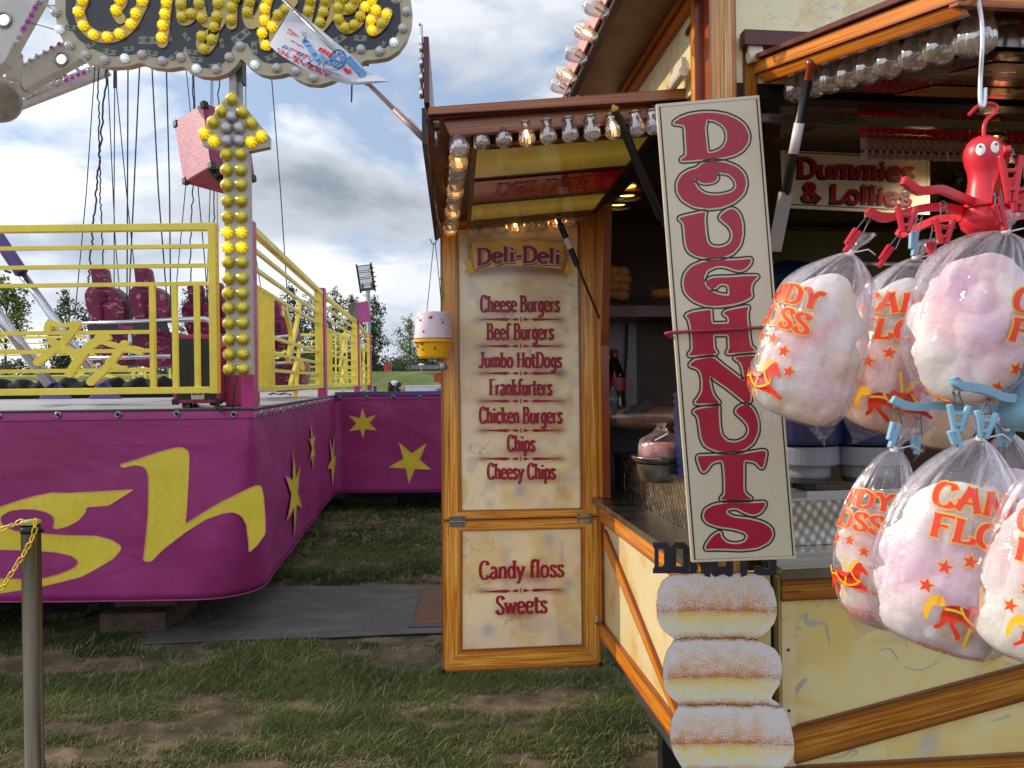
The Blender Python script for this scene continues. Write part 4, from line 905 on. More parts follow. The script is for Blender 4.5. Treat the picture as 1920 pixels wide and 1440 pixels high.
# ---------------------------------------------------------------- swing ride sign
def ride_sign():
    P = front_plane(5.0); T = thing('ride_sign', 'scalloped black ride sign with lit yellow bulb script and drifting banknotes', 'sign', at(430, 60, 5.0))
    out = [(103, -10), (104, 30), (110, 60), (122, 85), (145, 105), (175, 120), (205, 126), (240, 124), (264, 117), (285, 126), (315, 129), (344, 124), (353, 134), (375, 143), (402, 145), (428, 137), (444, 122), (452, 109), (466, 125), (485, 138), (505, 143), (525, 141), (541, 136), (553, 147), (575, 157), (600, 159), (622, 152), (640, 140), (664, 133), (683, 113), (703, 112), (727, 108), (747, 95), (761, 75), (770, 47), (772, 20), (768, -10), (758, -60), (720, -100), (640, -130), (540, -110), (440, -150), (330, -110), (230, -140), (140, -80)]
    inn = [(124, -10), (124, 30), (132, 52), (150, 76), (176, 92), (205, 103), (235, 105), (262, 98), (270, 90), (276, 99), (295, 106), (320, 108), (341, 101), (348, 82), (352, 100), (362, 118), (385, 128), (410, 124), (428, 108), (440, 79), (463, 79), (474, 98), (492, 115), (515, 120), (540, 116), (560, 125), (585, 133), (610, 131), (632, 114), (660, 96), (700, 92), (722, 90), (740, 72), (752, 45), (750, 10), (744, -10), (730, -50), (700, -80), (640, -108), (540, -90), (440, -128), (330, -90), (230, -118), (150, -64)]
    fn = lambda o: (lambda x, y: P.hit(x, y, o))
    m = MB(); m.poly(chaikin(out, 1), [], fn(0), 0.06, P.n); m.build('border', paint('cream_border_paint', (180, 168, 140), 0.35, 0.06), T)
    m = MB(); m.poly(chaikin(inn, 1), [], fn(0.006), 0.004, P.n); bd = m.build('backboard', paint('black_sign_paint', (44, 44, 54), 0.3, 0.3, scale=3), T)
    st = [[(240, -40), (168, -30), (158, 3), (151, 25), (160, 51), (179, 68), (205, 73), (228, 66), (249, 48), (260, 28), (270, 5), (280, -30)], [(222, -30), (231, 2), (221, 22), (228, 37)], [(322, -30), (315, 7), (306, 82)],
          [(340, -20), (342, 20), (346, 40), (362, 30), (370, -10)], [(373, -15), (376, 12), (383, 38), (396, 45), (409, 34), (414, 10), (420, -15)], [(409, 34), (404, 54), (398, 80), (385, 95), (380, 78), (400, 62), (425, 25), (444, -10)], [(440, -15), (437, 17), (436, 48)],
          [(474, -15), (466, 25), (472, 47), (488, 36), (500, 10)], [(508, -15), (499, 19), (498, 41), (496, 65), (501, 90), (513, 55), (527, 31), (550, 5)], [(588, -15), (580, 24), (575, 45)], [(616, -15), (608, 26), (600, 55), (628, 20), (648, -10)], [(642, -10), (636, 18), (636, 39), (649, 56), (667, 49), (680, 32), (692, 10)],
          [(636, 18), (657, 19), (672, -5)], [(684, 18), (699, 0), (706, 22), (697, 41), (699, 61), (717, 47), (727, 27)]]
    m = MB()
    for i, s in enumerate(st): m.poly(outline(smooth_path([V((q[0], q[1])) for q in s], 6), 20), [], fn(0.016 + 0.0006 * i), 0.012, P.n)
    m.build('script_lettering', paint('cream_letter_paint', (196, 172, 104), 0.35, 0.06), T)
    r = 9.2 / FPX * 5; pr = {'y': mesh_of(dome(r, 32, 8), MT['b_yel']), 'Y': mesh_of(dome(r, 32, 8), MT['b_yel_on'])}; r2 = 8.2 / FPX * 5
    pw = {'w': mesh_of(dome(r2, 32, 8), MT['b_wht']), 'W': mesh_of(dome(r2, 32, 8), MT['b_wht_on'])}
    Y = [(158, 3), (151, 25), (160, 51), (179, 68), (205, 72), (228, 66), (249, 48), (258, 28), (270, 5), (228, 2), (221, 22), (315, 7), (312, 29), (308, 50), (306, 73), (504, 1), (499, 19), (498, 41), (513, 53), (494, 65), (501, 88), (687, 16), (699, 3), (706, 22), (697, 41), (726, 30), (699, 60)]
    y = [(342, 11), (344, 35), (362, 29), (376, 10), (381, 37), (411, 10), (409, 34), (404, 54), (381, 71), (400, 77), (385, 95), (437, 17), (436, 40), (444, 0), (471, 6), (466, 26), (524, 31), (540, 21), (584, 4), (580, 24), (612, 4), (608, 26), (602, 45), (644, 1), (636, 18), (657, 19), (636, 39), (649, 55), (666, 50), (677, 34), (670, 2), (717, 47)]
    bulb_set(pr, T, [(a, b, 'Y') for a, b in Y] + [(a, b, 'y') for a, b in y], P, 0.030)
    w = [(105, 24), (113, 56), (132, 86), (162, 104), (197, 113), (235, 110), (267, 103), (305, 115), (340, 108), (369, 129), (406, 130), (430, 108), (451, 87), (478, 122), (519, 128), (555, 134), (588, 146), (677, 93), (712, 97), (739, 80), (755, 54), (762, 22), (742, 0)]
    on = {(113, 56), (235, 110), (369, 129), (478, 122), (739, 80)}; bulb_set(pw, T, [(a, b, 'W' if (a, b) in on else 'w') for a, b in w], P, 0.010)
    mn = paint('banknote_print', (132, 138, 120), 0.5, 0.25, scale=40); md = paint('banknote_oval', (70, 76, 66), 0.5, 0.2)
    for cx, cy, a, ww in ((134, 52, .1, 20), (172, 84, -.5, 20), (207, 98, .2, 24), (243, 92, -.1, 20), (278, 76, 0, 34), (318, 68, 1.3, 20), (286, 100, .2, 22), (351, 70, .9, 18), (327, 105, -.6, 20), (362, 98, .1, 20), (370, 112, .1, 22), (404, 124, -.1, 22), (417, 82, 1.4, 18), (452, 68, -.6, 36), (478, 90, 1.5, 24), (509, 107, -.4, 22), (637, 73, -.5, 26), (676, 72, .05, 24), (655, 92, .2, 20), (716, 85, -.8, 16)):
        m = MB(); ca, sa = math.cos(a), math.sin(a); R = lambda u, v: (cx + u * ca - v * sa, cy + u * sa + v * ca); hgt = ww * 0.42
        m.poly([R(-ww / 2, -hgt / 2), R(0, -hgt / 2 + 1), R(ww / 2, -hgt / 2), R(ww / 2, hgt / 2), R(0, hgt / 2 + 1), R(-ww / 2, hgt / 2)], [], fn(0.0075), 0, P.n)
        m.m = 1; m.poly([R(ww * .17 * math.cos(t), hgt * .36 * math.sin(t)) for t in [k * math.pi / 6 for k in range(12)]], [], fn(0.0085), 0, P.n)
        for e in (-.4, .4): m.poly([R(ww * e + ww * .05 * math.cos(t), hgt * .2 * math.sin(t)) for t in [k * math.pi / 4 for k in range(8)]], [], fn(0.0085), 0, P.n)
        m.build('banknote_decal', [mn, md], bd)
    m = MB(); m.box(P.hit(440, 60, -0.1), 0.05, 0.08, 0.6); m.box(P.hit(665, 100, -0.1), 0.14, 0.06, 0.06); m.tube([P.hit(655, 150, -0.08), P.hit(654, 183, -0.08)], 0.006); m.build('back_bracket', MT['dark_grey'], T)
ride_sign()
# ---------------------------------------------------------------- loudspeakers
def hexspk(c, name, label, mats, parent=None):
    pass
def speaker_high():
    Nt, Nb = at(382, 192, 4.85), at(397, 312, 4.80); Lt, Lb = at(327, 230, 5.15), at(345, 343, 5.10); e = at(478, 338, 5.25) - Nb; Rt, Rb = Nt + e, Nb + e; Bt, Bb = Lt + e, Lb + e
    T = thing('loudspeaker', 'pink glitter loudspeaker hung high behind the lit arrow column', 'loudspeaker', (Nb + Lb + Rb + Bb) / 4, 'pink loudspeakers of the ride')
    b = NB('pink_glitter'); o = b.pos(); v = b.noise(o, 130, 2, 0.9)
    b.P(col=b.ramp(v, [(0.35, lin((136, 50, 82))), (0.5, lin((178, 92, 120))), (0.62, lin((222, 176, 190)))]), rough=0.5)
    mg = b.m; ms = paint('pink_cabinet', (150, 40, 88), 0.45, 0.08)
    m = MB(); m.hexa([Lb, Nb, Rb, Bb, Lt, Nt, Rt, Bt]); m.build('cabinet', ms, T, weld=True)
    n = (Nb - Lb).cross(Lt - Lb).normalized()
    if n.dot(EYE - Lb) < 0: n = -n
    ins = lambda p, c: p.lerp(c, 0.03) + n * 0.004
    c = (Nt + Nb + Lt + Lb) / 4; m = MB(); m.face([ins(Lb, c), ins(Nb, c), ins(Nt, c), ins(Lt, c)]); m.face([ins(Lt, c) - n * .01, ins(Nt, c) - n * .01, ins(Nb, c) - n * .01, ins(Lb, c) - n * .01]); m.build('glitter_face', mg, T)
    for k, p in enumerate((Nt, Nb, Lt, Lb, Rb, Rt)):
        m = MB(); cc = (Lb + Nb + Rb + Bb + Lt + Nt + Rt + Bt) / 8; u = (Nb - Lb).normalized(); v2 = e.normalized(); w = (Nt - Nb).normalized(); q = p + (cc - p) * 0.06
        m.box(q, .055, .055, .05, u, v2, w); m.build('corner_guard', MT['black'], T, bevel=0.008)
    m = MB(); dn = -(Nt - Nb).normalized(); p = Nb + (Lb - Nb) * .12 + e * .12; m.lathe(p, [(.03, .0), (.03, .02), (.022, .035), (.001, .036)], dn, 12); p = Nb + (Lb - Nb) * .3 + e * .35; m.lathe(p, [(.03, .0), (.03, .02), (.022, .035), (.001, .036)], dn, 12)
    m.tube([Nb + e * .5 + dn * -.05, Nb + e * .5 + dn * .06], .03); m.build('mount', MT['black'], T)
speaker_high()
def mesh_grille(name):
    b = NB(name); v = b.n('ShaderNodeTexVoronoi', {'Vector': b.pos(), 'Scale': 110.0, 'Randomness': 0.15}).outputs['Distance']
    b.P(col=b.ramp(v, [(0.30, lin((34, 32, 36))), (0.42, lin((12, 11, 13)))]), rough=0.5); return b.m
def speaker_big():
    d = 5.2; T = thing('loudspeaker', 'large magenta floor loudspeaker with black grille and BASE badge behind the front fence', 'loudspeaker', at(383, 764, d), 'pink loudspeakers of the ride')
    A, B = at(319, 761, d), at(404, 763, d); h = at(319, 632, d).z - A.z; w = B.x - A.x; c = V(((A.x + B.x) / 2, d + .25, A.z + h / 2 + .015)); ax = (V((1, .10, 0))).normalized(); ay = V((-.10, 1, 0)).normalized()
    ms = paint('magenta_cabinet', (160, 44, 92), 0.45, 0.12)
    m = MB(); m.box(c, w, .5, h, ax, ay); m.box(c + ax * (w / 2 + .08) + ay * .06 - V((0, 0, .05)), .16, .34, h * .9, ax, ay); m.build('cabinet', ms, T, bevel=.008)
    m = MB(); m.box(c - ay * .252 + V((0, 0, .0)), w * .82, .012, h * .88, ax, ay); m.build('grille', mesh_grille('speaker_mesh'), T)
    for sx in (-1, 1):
        for sz in (-1, 1):
            m = MB(); m.box(c + ax * sx * (w / 2 - .012) - ay * .235 + V((0, 0, sz * (h / 2 - .012))), .04, .05, .04, ax, ay); m.build('corner_guard', MT['black'], T, bevel=.006)
    m = MB(); q = c - ay * .262 - V((0, 0, h * .385)); m.box(q + ax * .012, .085, .006, .055, ax, ay); bd = m.build('badge', paint('badge_silver', (190, 188, 180), .35), T, bevel=.002)
    m = MB(); s = text_strokes('BASE', -.032, .036, -.004, .022)
    pen(m, s, lambda x, y, z: q + ax * (.010 + x) + V((0, 0, -y)) - ay * (.0045 + z), .006, .0045); m.build('badge_lettering', MT['black'], bd)
    m = MB()
    for sx in (-1, 1): m.box(c + ax * sx * w * .3 - ay * .15 - V((0, 0, h / 2 + .02)), .05, .05, .04)
    m.build('foot', MT['black'], T)
speaker_big()
def speaker_far():
    d = 12.35; T = thing('loudspeaker', 'small pink loudspeaker with a black front on top of the third pink post', 'loudspeaker', at(672, 605, d), 'pink loudspeakers of the ride')
    c = at(676, 586, d + .15); ax = V((.72, -.55, -.12)).normalized(); az = V((.22, .05, 1)).normalized(); ay = az.cross(ax).normalized(); az = ax.cross(ay)
    m = MB(); m.box(c + ax * .04, .26, .30, .30, ax, ay, az)
    ob = MB(); ax2 = V((1, .12, -.06)).normalized(); az2 = V((-.12, 0, 1)).normalized(); ay2 = az2.cross(ax2).normalized()
    m = MB(); m.hexa([at(671, 606, d), at(696, 603, d + .05), at(692, 602, d + .5), at(668, 604, d + .5), at(667, 568, d), at(690, 565, d + .05), at(688, 566, d + .5), at(664, 569, d + .5)])
    m.build('cabinet', paint('pink_speaker_paint', (172, 70, 132), .45, .08), T, weld=True)
    m = MB(); m.hexa([at(660, 601, d + .22), at(671.6, 607, d - .01), at(672, 606, d + .03), at(661, 600, d + .26), at(651, 571, d + .22), at(667.6, 567, d - .01), at(668, 567, d + .03), at(652, 571, d + .26)])
    m.build('grille', mesh_grille('small_speaker_mesh'), T)
    m = MB(); m.box(at(666, 600, d - .01), .05, .01, .07); m.build('badge', MT['grey'], T)
speaker_far()
# ================================================================== SWING SEATS, RIDE ARMS, STRUTS
b = NB('scuffed_maroon_vinyl'); o = b.pos()
_c = b.ramp(b.noise(o, 2.5, 3), [(0.3, lin((96, 12, 54))), (0.7, lin((122, 24, 72)))])
_s = b.ramp(b.noise(b.map(o, (1, 1, 1.8), rot=(0, .5, 0)), 13, 4, .65, 1.2), [(.58, 0), (.62, .8)])
b.P(col=b.mix(_s, _c, lin((176, 140, 120))), rough=.45, spec=.3); MT['vinyl'] = b.m
b = NB('dull_maroon_shell'); b.P(col=lin((92, 14, 52)), rough=.5, spec=.25); MT['shell'] = b.m
def px_slab(mb, pts, d, t, ch=2):
    P = front_plane(d); mb.poly(chaikin(pts, ch) if ch else [V(p) for p in pts], [], lambda x, y: P.hit(x, y), t, P.n)
def seat_unit(T, dx, dy, d, k=1.0, cx=195, cy=560):
    q = lambda L: [(cx + (x - 195) * k + dx, cy + (y - 560) * k + dy) for x, y in L]
    m = MB(); px_slab(m, q([(169, 502), (174, 500), (191, 501), (195, 505), (199, 530), (201, 540), (174, 540)]), d, .12); m.build('headrest', MT['vinyl'], T, bevel=.02, smooth=True)
    m = MB(); px_slab(m, q([(160, 545), (170, 535), (190, 534), (207, 537), (222, 550), (231, 567), (233, 582), (231, 602), (172, 603), (165, 585), (160, 567), (158, 555)]), d + .01, .20)
    sb = m.build('backrest', MT['vinyl'], T, bevel=.035, smooth=True, bseg=3)
    m = MB(); px_slab(m, q([(182, 548), (197, 548), (198, 566), (183, 566)]), d - .01, .03, 0); px_slab(m, q([(187, 552), (193, 552), (193, 560), (187, 560)]), d - .015, .01, 1); m.build('back_plate', MT['shell'], sb)
    m = MB(); px_slab(m, q([(184, 566), (190, 566), (192, 600), (188, 600)]), d - .006, .03, 0); m.build('centre_rib', MT['shell'], sb)
    m = MB(); px_slab(m, q([(166, 622), (240, 622), (244, 650), (236, 685), (196, 690), (175, 684), (168, 655)]), d + .15, .4); m.build('seat_shell', MT['vinyl'], T, bevel=.03, smooth=True)
def cable(T, pts, d, r=.0055, wob=0, name='cable'):
    P = [at(x, y, d) for x, y in pts]
    if wob:
        Q = []
        for i in range(len(P) - 1):
            for j in range(14): p = P[i].lerp(P[i + 1], j / 14); Q.append(p + V((random.uniform(-wob, wob), 0, 0)))
        P = Q + [P[-1]]
    m = MB(); m.tube(P, r, 5); m.build(name, MT['cable'], T)
def seats():
    T = thing('swing_seat', 'pair of scuffed maroon seats with chrome bar and notice board behind the front fence', 'swing seat', at(240, 690, 7.6), 'maroon swing seats hanging from the ride')
    seat_unit(T, 0, 0, 7.6); seat_unit(T, 82, 0, 7.6)
    m = MB(); P = front_plane(7.45); H = P.hit
    m.tube([H(156, 608), H(250, 604), H(330, 600), H(385, 598), H(395, 602), H(398, 612), H(398, 634)], .028, 10); m.tube([H(160, 672), H(320, 668)], .022, 8); m.tube([H(185, 680), H(186, 690)], .03, 8)
    for x in (167, 244): m.tube([H(x, 612), H(x + 1, 670)], .02, 8)
    m.build('safety_bar', MT['chrome'], T, smooth=True)
    m = MB(); px_slab(m, [(163, 609), (311, 605), (316, 622), (165, 622)], 7.42, .03, 0); nb = m.build('notice_board', paint('notice_black', (36, 30, 34), .4), T)
    m = MB(); pen(m, text_strokes('Please', 223, 249, 616.5, 7), lambda x, y, z: front_plane(7.415).hit(x, y, z), 1.6, 1.0); pen(m, text_strokes('s', 295, 300, 621, 7), lambda x, y, z: front_plane(7.415).hit(x, y, z), 1.6, 1.0)
    m.build('notice_lettering', MT['pink'], nb)
    for pts, w, r in (([(190, -160), (177, 140), (162, 360), (140, 597)], 0, .005), ([(202, -160), (200, 130), (189, 270), (180, 360), (173, 440), (168, 500), (165, 530)], .012, .009), ([(184, -160), (184, 165), (186, 260), (188, 360), (191, 430), (193, 502)], .010, .007),
                      ([(196, -160), (202, 140), (212, 360), (216, 450), (224, 545)], 0, .005), ([(214, -160), (215, 165), (214, 360), (214, 540)], 0, .005), ([(214, -160), (219, 170), (237, 360), (256, 540)], 0, .005),
                      ([(240, -160), (240, 125), (239, 360), (238, 580)], 0, .007), ([(266, -160), (262, 118), (251, 360), (241, 580)], 0, .007), ([(278, -160), (285, 127), (297, 360), (314, 575)], 0, .007), ([(308, -160), (312, 128), (318, 360), (320, 590)], 0, .007)): cable(T, pts, 7.62, r, w)
    m = MB(); m.tube([at(213, -60, 7.7), at(215, 165, 7.7)], .014, 8); m.build('hanger_rod', paint('dark_purple_rod', (70, 40, 70), .5), T)
    T = thing('swing_seat', 'maroon swing seat mostly hidden behind the arrow column and its floor loudspeaker', 'swing seat', at(400, 690, 8.2), 'maroon swing seats hanging from the ride')
    seat_unit(T, 180, 28, 8.2, .95); seat_unit(T, 218, 24, 8.3, .95)
    for pts, w, r in (([(349, -160), (349, 130), (357, 208), (350, 330), (331, 530), (325, 640)], 0, .005), ([(368, -160), (363, 142), (361, 360), (358, 450), (354, 600)], .012, .007), ([(358, -160), (363, 142), (372, 360), (384, 490), (392, 600)], 0, .006), ([(394, -160), (396, 146), (394, 360), (388, 540), (386, 620)], 0, .005), ([(412, -160), (411, 146), (403, 360), (400, 470), (392, 610)], .012, .007), ([(400, -160), (399, 195), (407, 360), (409, 560)], 0, .004)): cable(T, pts, 8.22, r, w)
    T = thing('swing_seat', 'single maroon swing seat seen through the side fence right of the arrow column', 'swing seat', at(522, 680, 8.6), 'maroon swing seats hanging from the ride')
    seat_unit(T, 326, 56, 8.6, .92)
    m = MB(); P = front_plane(8.5); m.tube([P.hit(498, 634), P.hit(548, 630)], .024, 8); m.tube([P.hit(500, 682), P.hit(550, 680)], .022, 8); m.tube([P.hit(546, 632), P.hit(548, 672)], .02, 8); m.build('safety_bar', MT['chrome'], T, smooth=True)
    for pts, w, r in (([(504, -160), (509, 143), (526, 360), (541, 590)], 0, .006), ([(458, -160), (461, 200), (470, 420), (505, 640)], 0, .005)): cable(T, pts, 8.62, r, w)
seats()
def arms():
    T = thing('ride_spinner', 'white swing ride spinner with purple marker bulbs and round hub at the top left corner', 'ride arms', at(0, 100, 7.5))
    mw = paint('grubby_white_steel', (196, 190, 186), .45, .08, dirt=.3, scale=5)
    m = MB(); px_slab(m, [(-260, -260), (170, -260), (72, 0), (37, 62), (8, 116), (-260, 330)], 6.4, .12, 0); a1 = m.build('arm', mw, T, bevel=.01)
    m = MB(); px_slab(m, [(19, 132), (113, 80), (160, 62), (175, 98), (152, 110), (45, 168)], 7.2, .10, 0); a2 = m.build('arm', mw, T, bevel=.01)
    m = MB()
    for a, b in (((45, 182), (196, 124)), ((56, 168), (165, 105)), ((34, 200), (205, 134))): m.beam(at(*a, 7.9), at(*b, 8.1), .07, .07)
    for k in range(6): f = k / 5; m.beam(at(50 + 110 * f, 172 - 62 * f, 7.9), at(60 + 120 * f, 178 - 45 * f, 7.95), .03, .03)
    m.build('arm', mw, T, bevel=.005)
    m = MB(); m.beam(at(28, 100, 7.0), at(26, 150, 7.0), .10, .10); m.beam(at(20, 85, 6.9), at(34, 105, 6.9), .08, .06); m.beam(at(28, 150, 7.2), at(50, 180, 7.3), .08, .08); m.build('bracket', mw, T, bevel=.005)
    ax = V((.55, -.75, -.35)).normalized(); m = MB(); m.lathe(at(-6, 186, 7.3), [(.001, .10), (.15, .10), (.19, .07), (.20, 0), (.22, -.05), (.22, -.30)], ax, 28); m.build('hub', paint('hub_grey', (150, 142, 136), .4, .2, dirt=.5), T, smooth=True)
    r = .021; pr = {'p': mesh_of(dome(r, 24, 8, name='b'), MT['b_pur']), 'w': mesh_of(dome(r, 24, 8), MT['b_wht'])}
    def edge(l, d, A, nrm):
        q = facing(nrm)
        for x, y, c in l: put(pr[c], 'marker_bulb', A, at(x, y, d), quat=q)
    edge([(67, 14, 'p'), (60, 28, 'p'), (53, 40, 'p'), (45, 53, 'p'), (38, 66, 'w'), (31, 79, 'w'), (74, 2, 'w')], 6.38, a1, V((.75, -.5, -.5)))
    edge([(28, 127, 'w'), (41, 119, 'w'), (55, 112, 'w'), (68, 104, 'w'), (82, 97, 'w'), (96, 89, 'p'), (110, 82, 'p')], 7.18, a2, V((-.3, -.5, .6)))
    edge([(123, 150, 'p'), (135, 145, 'p'), (146, 140, 'p'), (157, 136, 'p'), (98, 158, 'w'), (85, 163, 'w'), (110, 154, 'w'), (167, 132, 'w'), (178, 127, 'w'), (72, 168, 'w'), (60, 174, 'w')], 7.85, T, V((.2, -.8, -.3)))
    edge([(105, 146, 'p'), (112, 143, 'p'), (119, 139, 'p'), (146, 122, 'p'), (152, 119, 'p'), (158, 116, 'p'), (127, 132, 'w'), (134, 128, 'w'), (140, 125, 'w')], 7.8, T, V((.2, -.8, -.3)))
    for (x, y), d, A in (((7, 37), 6.39, a1), ((115, 111), 7.19, a2)):
        m = MB(); m.lathe(at(x, y, d), [(.001, .004), (.05, .004), (.052, .012), (.066, .010), (.068, 0)], -CF, 20); rim = m.build('lamp', MT['steel'], A, smooth=True)
        m = MB(); m.lathe(at(x, y, d - .006), [(.001, .008), (.03, .006), (.045, .001)], -CF, 16); m.build('lens', m_emit('arm_lamp_lens', (235, 245, 225), 1.2), rim)
    m = MB()
    for a, b in (((70, 8), (103, 11)), ((72, 2), (104, 20)), ((55, 42), (104, 56))): m.tube([at(*a, 6.4), at(*b, 5.1)], .005, 5)
    m.build('stay_wire', MT['cable'], T)
arms()
def struts():
    for lb, foot, pts, wide in (('lifting strut with a purple sleeve and chrome rod rising at the left edge', (198, 742), [((-90, 320), .085, 'p'), ((-80, 330), .085, 'p'), ((38, 508), .085, 'p'), ((40, 512), .045, 'c'), ((190, 720), .045, 'c')], 0),
                               ('lower thick chrome lifting strut crossing behind the scrawl motif', (105, 742), [((-90, 478), .075, 'c'), ((95, 722), .06, 'c')], 1)):
        d = 6.3; T = thing('lifting_strut', lb, 'strut', at(foot[0], foot[1], d), 'lifting struts on the deck')
        sl = [p for p in pts if p[2] == 'p']; ch = [p for p in pts if p[2] == 'c']
        if sl:
            m = MB(); m.tube([at(*p[0], d) for p in sl] + [at(40.5, 512, d)], [p[1] * .62 for p in sl] + [.05], 16); s = m.build('sleeve', MT['purple'], T, smooth=True)
            m = MB(); m.tube([at(8, 500, d - .05), at(10, 508, d - .06), at(20, 511, d - .06)], .01, 6); m.build('handle', MT['cable'], s)
        m = MB(); m.tube([at(*p[0], d) for p in ch], [p[1] * .75 for p in ch], 16); m.build('rod', MT['chrome'], T, smooth=True)
        x, y = foot; b = [at(x - 32, y + 6, d), at(x + 32, y + 6, d), at(x + 28, y + 4, d + .3), at(x - 28, y + 4, d + .3)]; t = [at(x - 14, y - 26, d + .05), at(x + 4, y - 26, d + .05), at(x + 4, y - 26, d + .2), at(x - 14, y - 26, d + .2)]
        m = MB(); m.hexa(b + t); m.build('foot', MT['purple'], T, bevel=.005)
struts()
def tarp_roll():
    m = MB(); N = 90; rows = []
    for i in range(N + 1):
        x = -8.2 + i * (3.9 / N) * 1.0; ring = []; hgt = .20 + .09 * float(fbm(np.array(i * .22), np.array(.5), 31)) + .03 * math.sin(i * .9)
        for j in range(12):
            a = math.pi * j / 11; ring.append((x + .02 * math.sin(j + i), 9.9 - .20 * math.cos(a) * (1 + .2 * math.sin(i * .8 + j)), DZ + hgt * math.sin(a)))
        rows.append(ring)
    k = 12; m.idx([v for r in rows for v in r], [(i * k + j, (i + 1) * k + j, (i + 1) * k + j + 1, i * k + j + 1) for i in range(N) for j in range(k - 1)])
    prop(m.build('tarpaulin_roll', paint('black_tarpaulin', (26, 25, 29), .8, .2, spec=.15), None, smooth=True), 'long crumpled roll of black tarpaulin lying across the deck behind the struts', 'tarpaulin')
    m = MB(); p = at(800, 735, 10.2); m.box((p.x, p.y, DZ + .05), .52, .35, .1)
    for k in range(7): m.box((p.x - .22 + k * .073, p.y - .178, DZ + .05), .012, .012, .08)
    m.box((p.x, p.y, DZ + .105), .54, .37, .012); prop(m.build('crate', MT['white'], None), 'low white plastic crate on the wing deck beside the menu door', 'crate')
    m = MB(); p = at(825, 736, 9.9); m.box((p.x, p.y, DZ + .02), .42, .1, .035); m.box((p.x + .1, p.y + .1, DZ + .06), .3, .05, .03); prop(m.build('metal_clamp', MT['steel'], None, bevel=.004), 'flat metal clamp lying on the wing deck edge beside the white crate', 'clamp')
    for lb, pts in (('thin black cable looping on the deck in front of the floor loudspeaker', [(350, 765), (360, 757), (372, 761), (400, 764), (415, 766)]), ('black cable lying on the deck behind the first pink post', [(505, 739), (515, 737), (525, 739), (534, 737), (545, 740)])):
        m = MB(); m.tube(smooth_path([V((at(x, y, (.15 + 0) and 1).x, 0, 0)) * 0 + Plane((0, 0, DZ + .012), (0, 0, 1)).hit(x, y) for x, y in pts], 5), .012, 6); prop(m.build('deck_cable', MT['cable'], None), lb, 'cable')
tarp_roll()

# ================================================================== BOLLARD AND CHAIN
def bollard():
    d = 2.55; p = at(58, 980, d); T = thing('barrier_post', 'round brushed steel barrier post at the left edge with a green cap', 'post', (p.x, p.y, 0))
    r = 16.5 / FPX * d; z = p.z; b = NB('aged_steel_tube'); o = b.pos(); n = b.noise(b.map(o, (30, 30, 1.5)), 1, 4)
    b.P(col=b.ramp(n, [(.3, lin((88, 80, 66))), (.7, lin((124, 114, 96)))]), metal=.9, rough=b.ramp(n, [(.3, .22), (.7, .4)]))
    m = MB(); m.lathe((p.x, p.y, 0), [(r * 2.4, 0), (r * 2.4, .012), (r, .02), (r, z - .01)], seg=32); m.build('tube', b.m, T, smooth=True)
    m = MB(); m.lathe((p.x, p.y, z - .02), [(r * 1.02, .016), (r * 1.03, .022), (r * .95, .028), (.001, .03)], seg=32); m.build('cap', paint('green_cap', (152, 162, 92), .5, .1), T, smooth=True)
    m = MB(); m.lathe((p.x, p.y, z - .034), [(r * 1.0, 0), (r * 1.08, .003), (r * 1.08, .016), (r * 1.0, .02)], seg=32); m.lathe((p.x - .004, p.y, z - .028), [(.006, -.04), (.006, -.028)], V((-1, -.2, 0)), 8); m.build('collar', MT['black'], T, smooth=True)
    # chain: yellow plastic links
    def link(c, t, s, roll):
        t = t.normalized(); u = t.cross(V((0, -1, 0))).normalized(); w = t.cross(u); uu = u * math.cos(roll) + w * math.sin(roll); pts = []
        for k in range(21):
            a = 2 * math.pi * k / 20; x = math.cos(a); y = math.sin(a); pts.append(c + t * (x * s * .62 + (.38 * s if x > 0 else -.38 * s) * min(1, abs(x) * 3)) + uu * y * s * .58)
        return pts
    yc = paint('yellow_plastic_chain', (236, 196, 44), .4, .06)
    for lb, px in (('yellow plastic chain running level from the steel barrier post out at the left edge', [(36, 979), (22, 985), (0, 994), (-40, 1010)]), ('yellow plastic chain hanging steeply down to the left from the steel barrier post', [(66, 980), (63, 1002), (50, 1030), (30, 1062), (12, 1090), (-8, 1118), (-40, 1150)])):
        P = smooth_path([at(x, y, d - .04 - .001 * i) for i, (x, y) in enumerate(px)], 30); D = 0; nxt = 0; m = MB(); i = 0; s = .0125; k = 0
        for a, b2 in zip(P[:-1], P[1:]):
            L = (b2 - a).length
            while nxt <= D + L and L > 0:
                m.tube(link(a.lerp(b2, (nxt - D) / L), b2 - a, s, math.pi / 2 * (k % 2) + .5), s * .21, 6, caps=False); nxt += s * 2.15; k += 1
            D += L
        prop(m.build('barrier_chain', yc, None, smooth=True), lb, 'chain', 'yellow barrier chains')
bollard()
# ================================================================== FOOD KIOSK
UP = V((0, 0, 1)); kn = math.hypot(1, .12)
FT = V((.12, -1, 0)) / kn; FN_ = V((-1, -.12, 0)) / kn; F00 = V((.34, 3.0, 0)); FAC = Plane(F00, FN_)
FP = lambda s, z, o=0.0: F00 + FT * s + FN_ * o + UP * z
GD_ = V((1, .12, 0)) / kn; NF = V((.12, -1, 0)) / kn; C0 = FP(1.138, 0); FRO = Plane(C0, NF)
KP = lambda a, z, o=0.0: C0 + GD_ * a + NF * o + UP * z
WD, WL_, WDK = MT['wood'], MT['wood_lit'], MT['wood_dark']
K = thing('food_kiosk', 'cream marbled food kiosk with painted pine trim, menu door, counters and raised awning flaps', 'kiosk', V((1.2, 2.5, 0)))
def plk(name, parent, plane, q, mat, off=.012, t=.02, label=None):
    m = MB(); m.plank([plane.hit(x, y, off) for x, y in q], plane.n, t); return m.build(name, mat, parent)
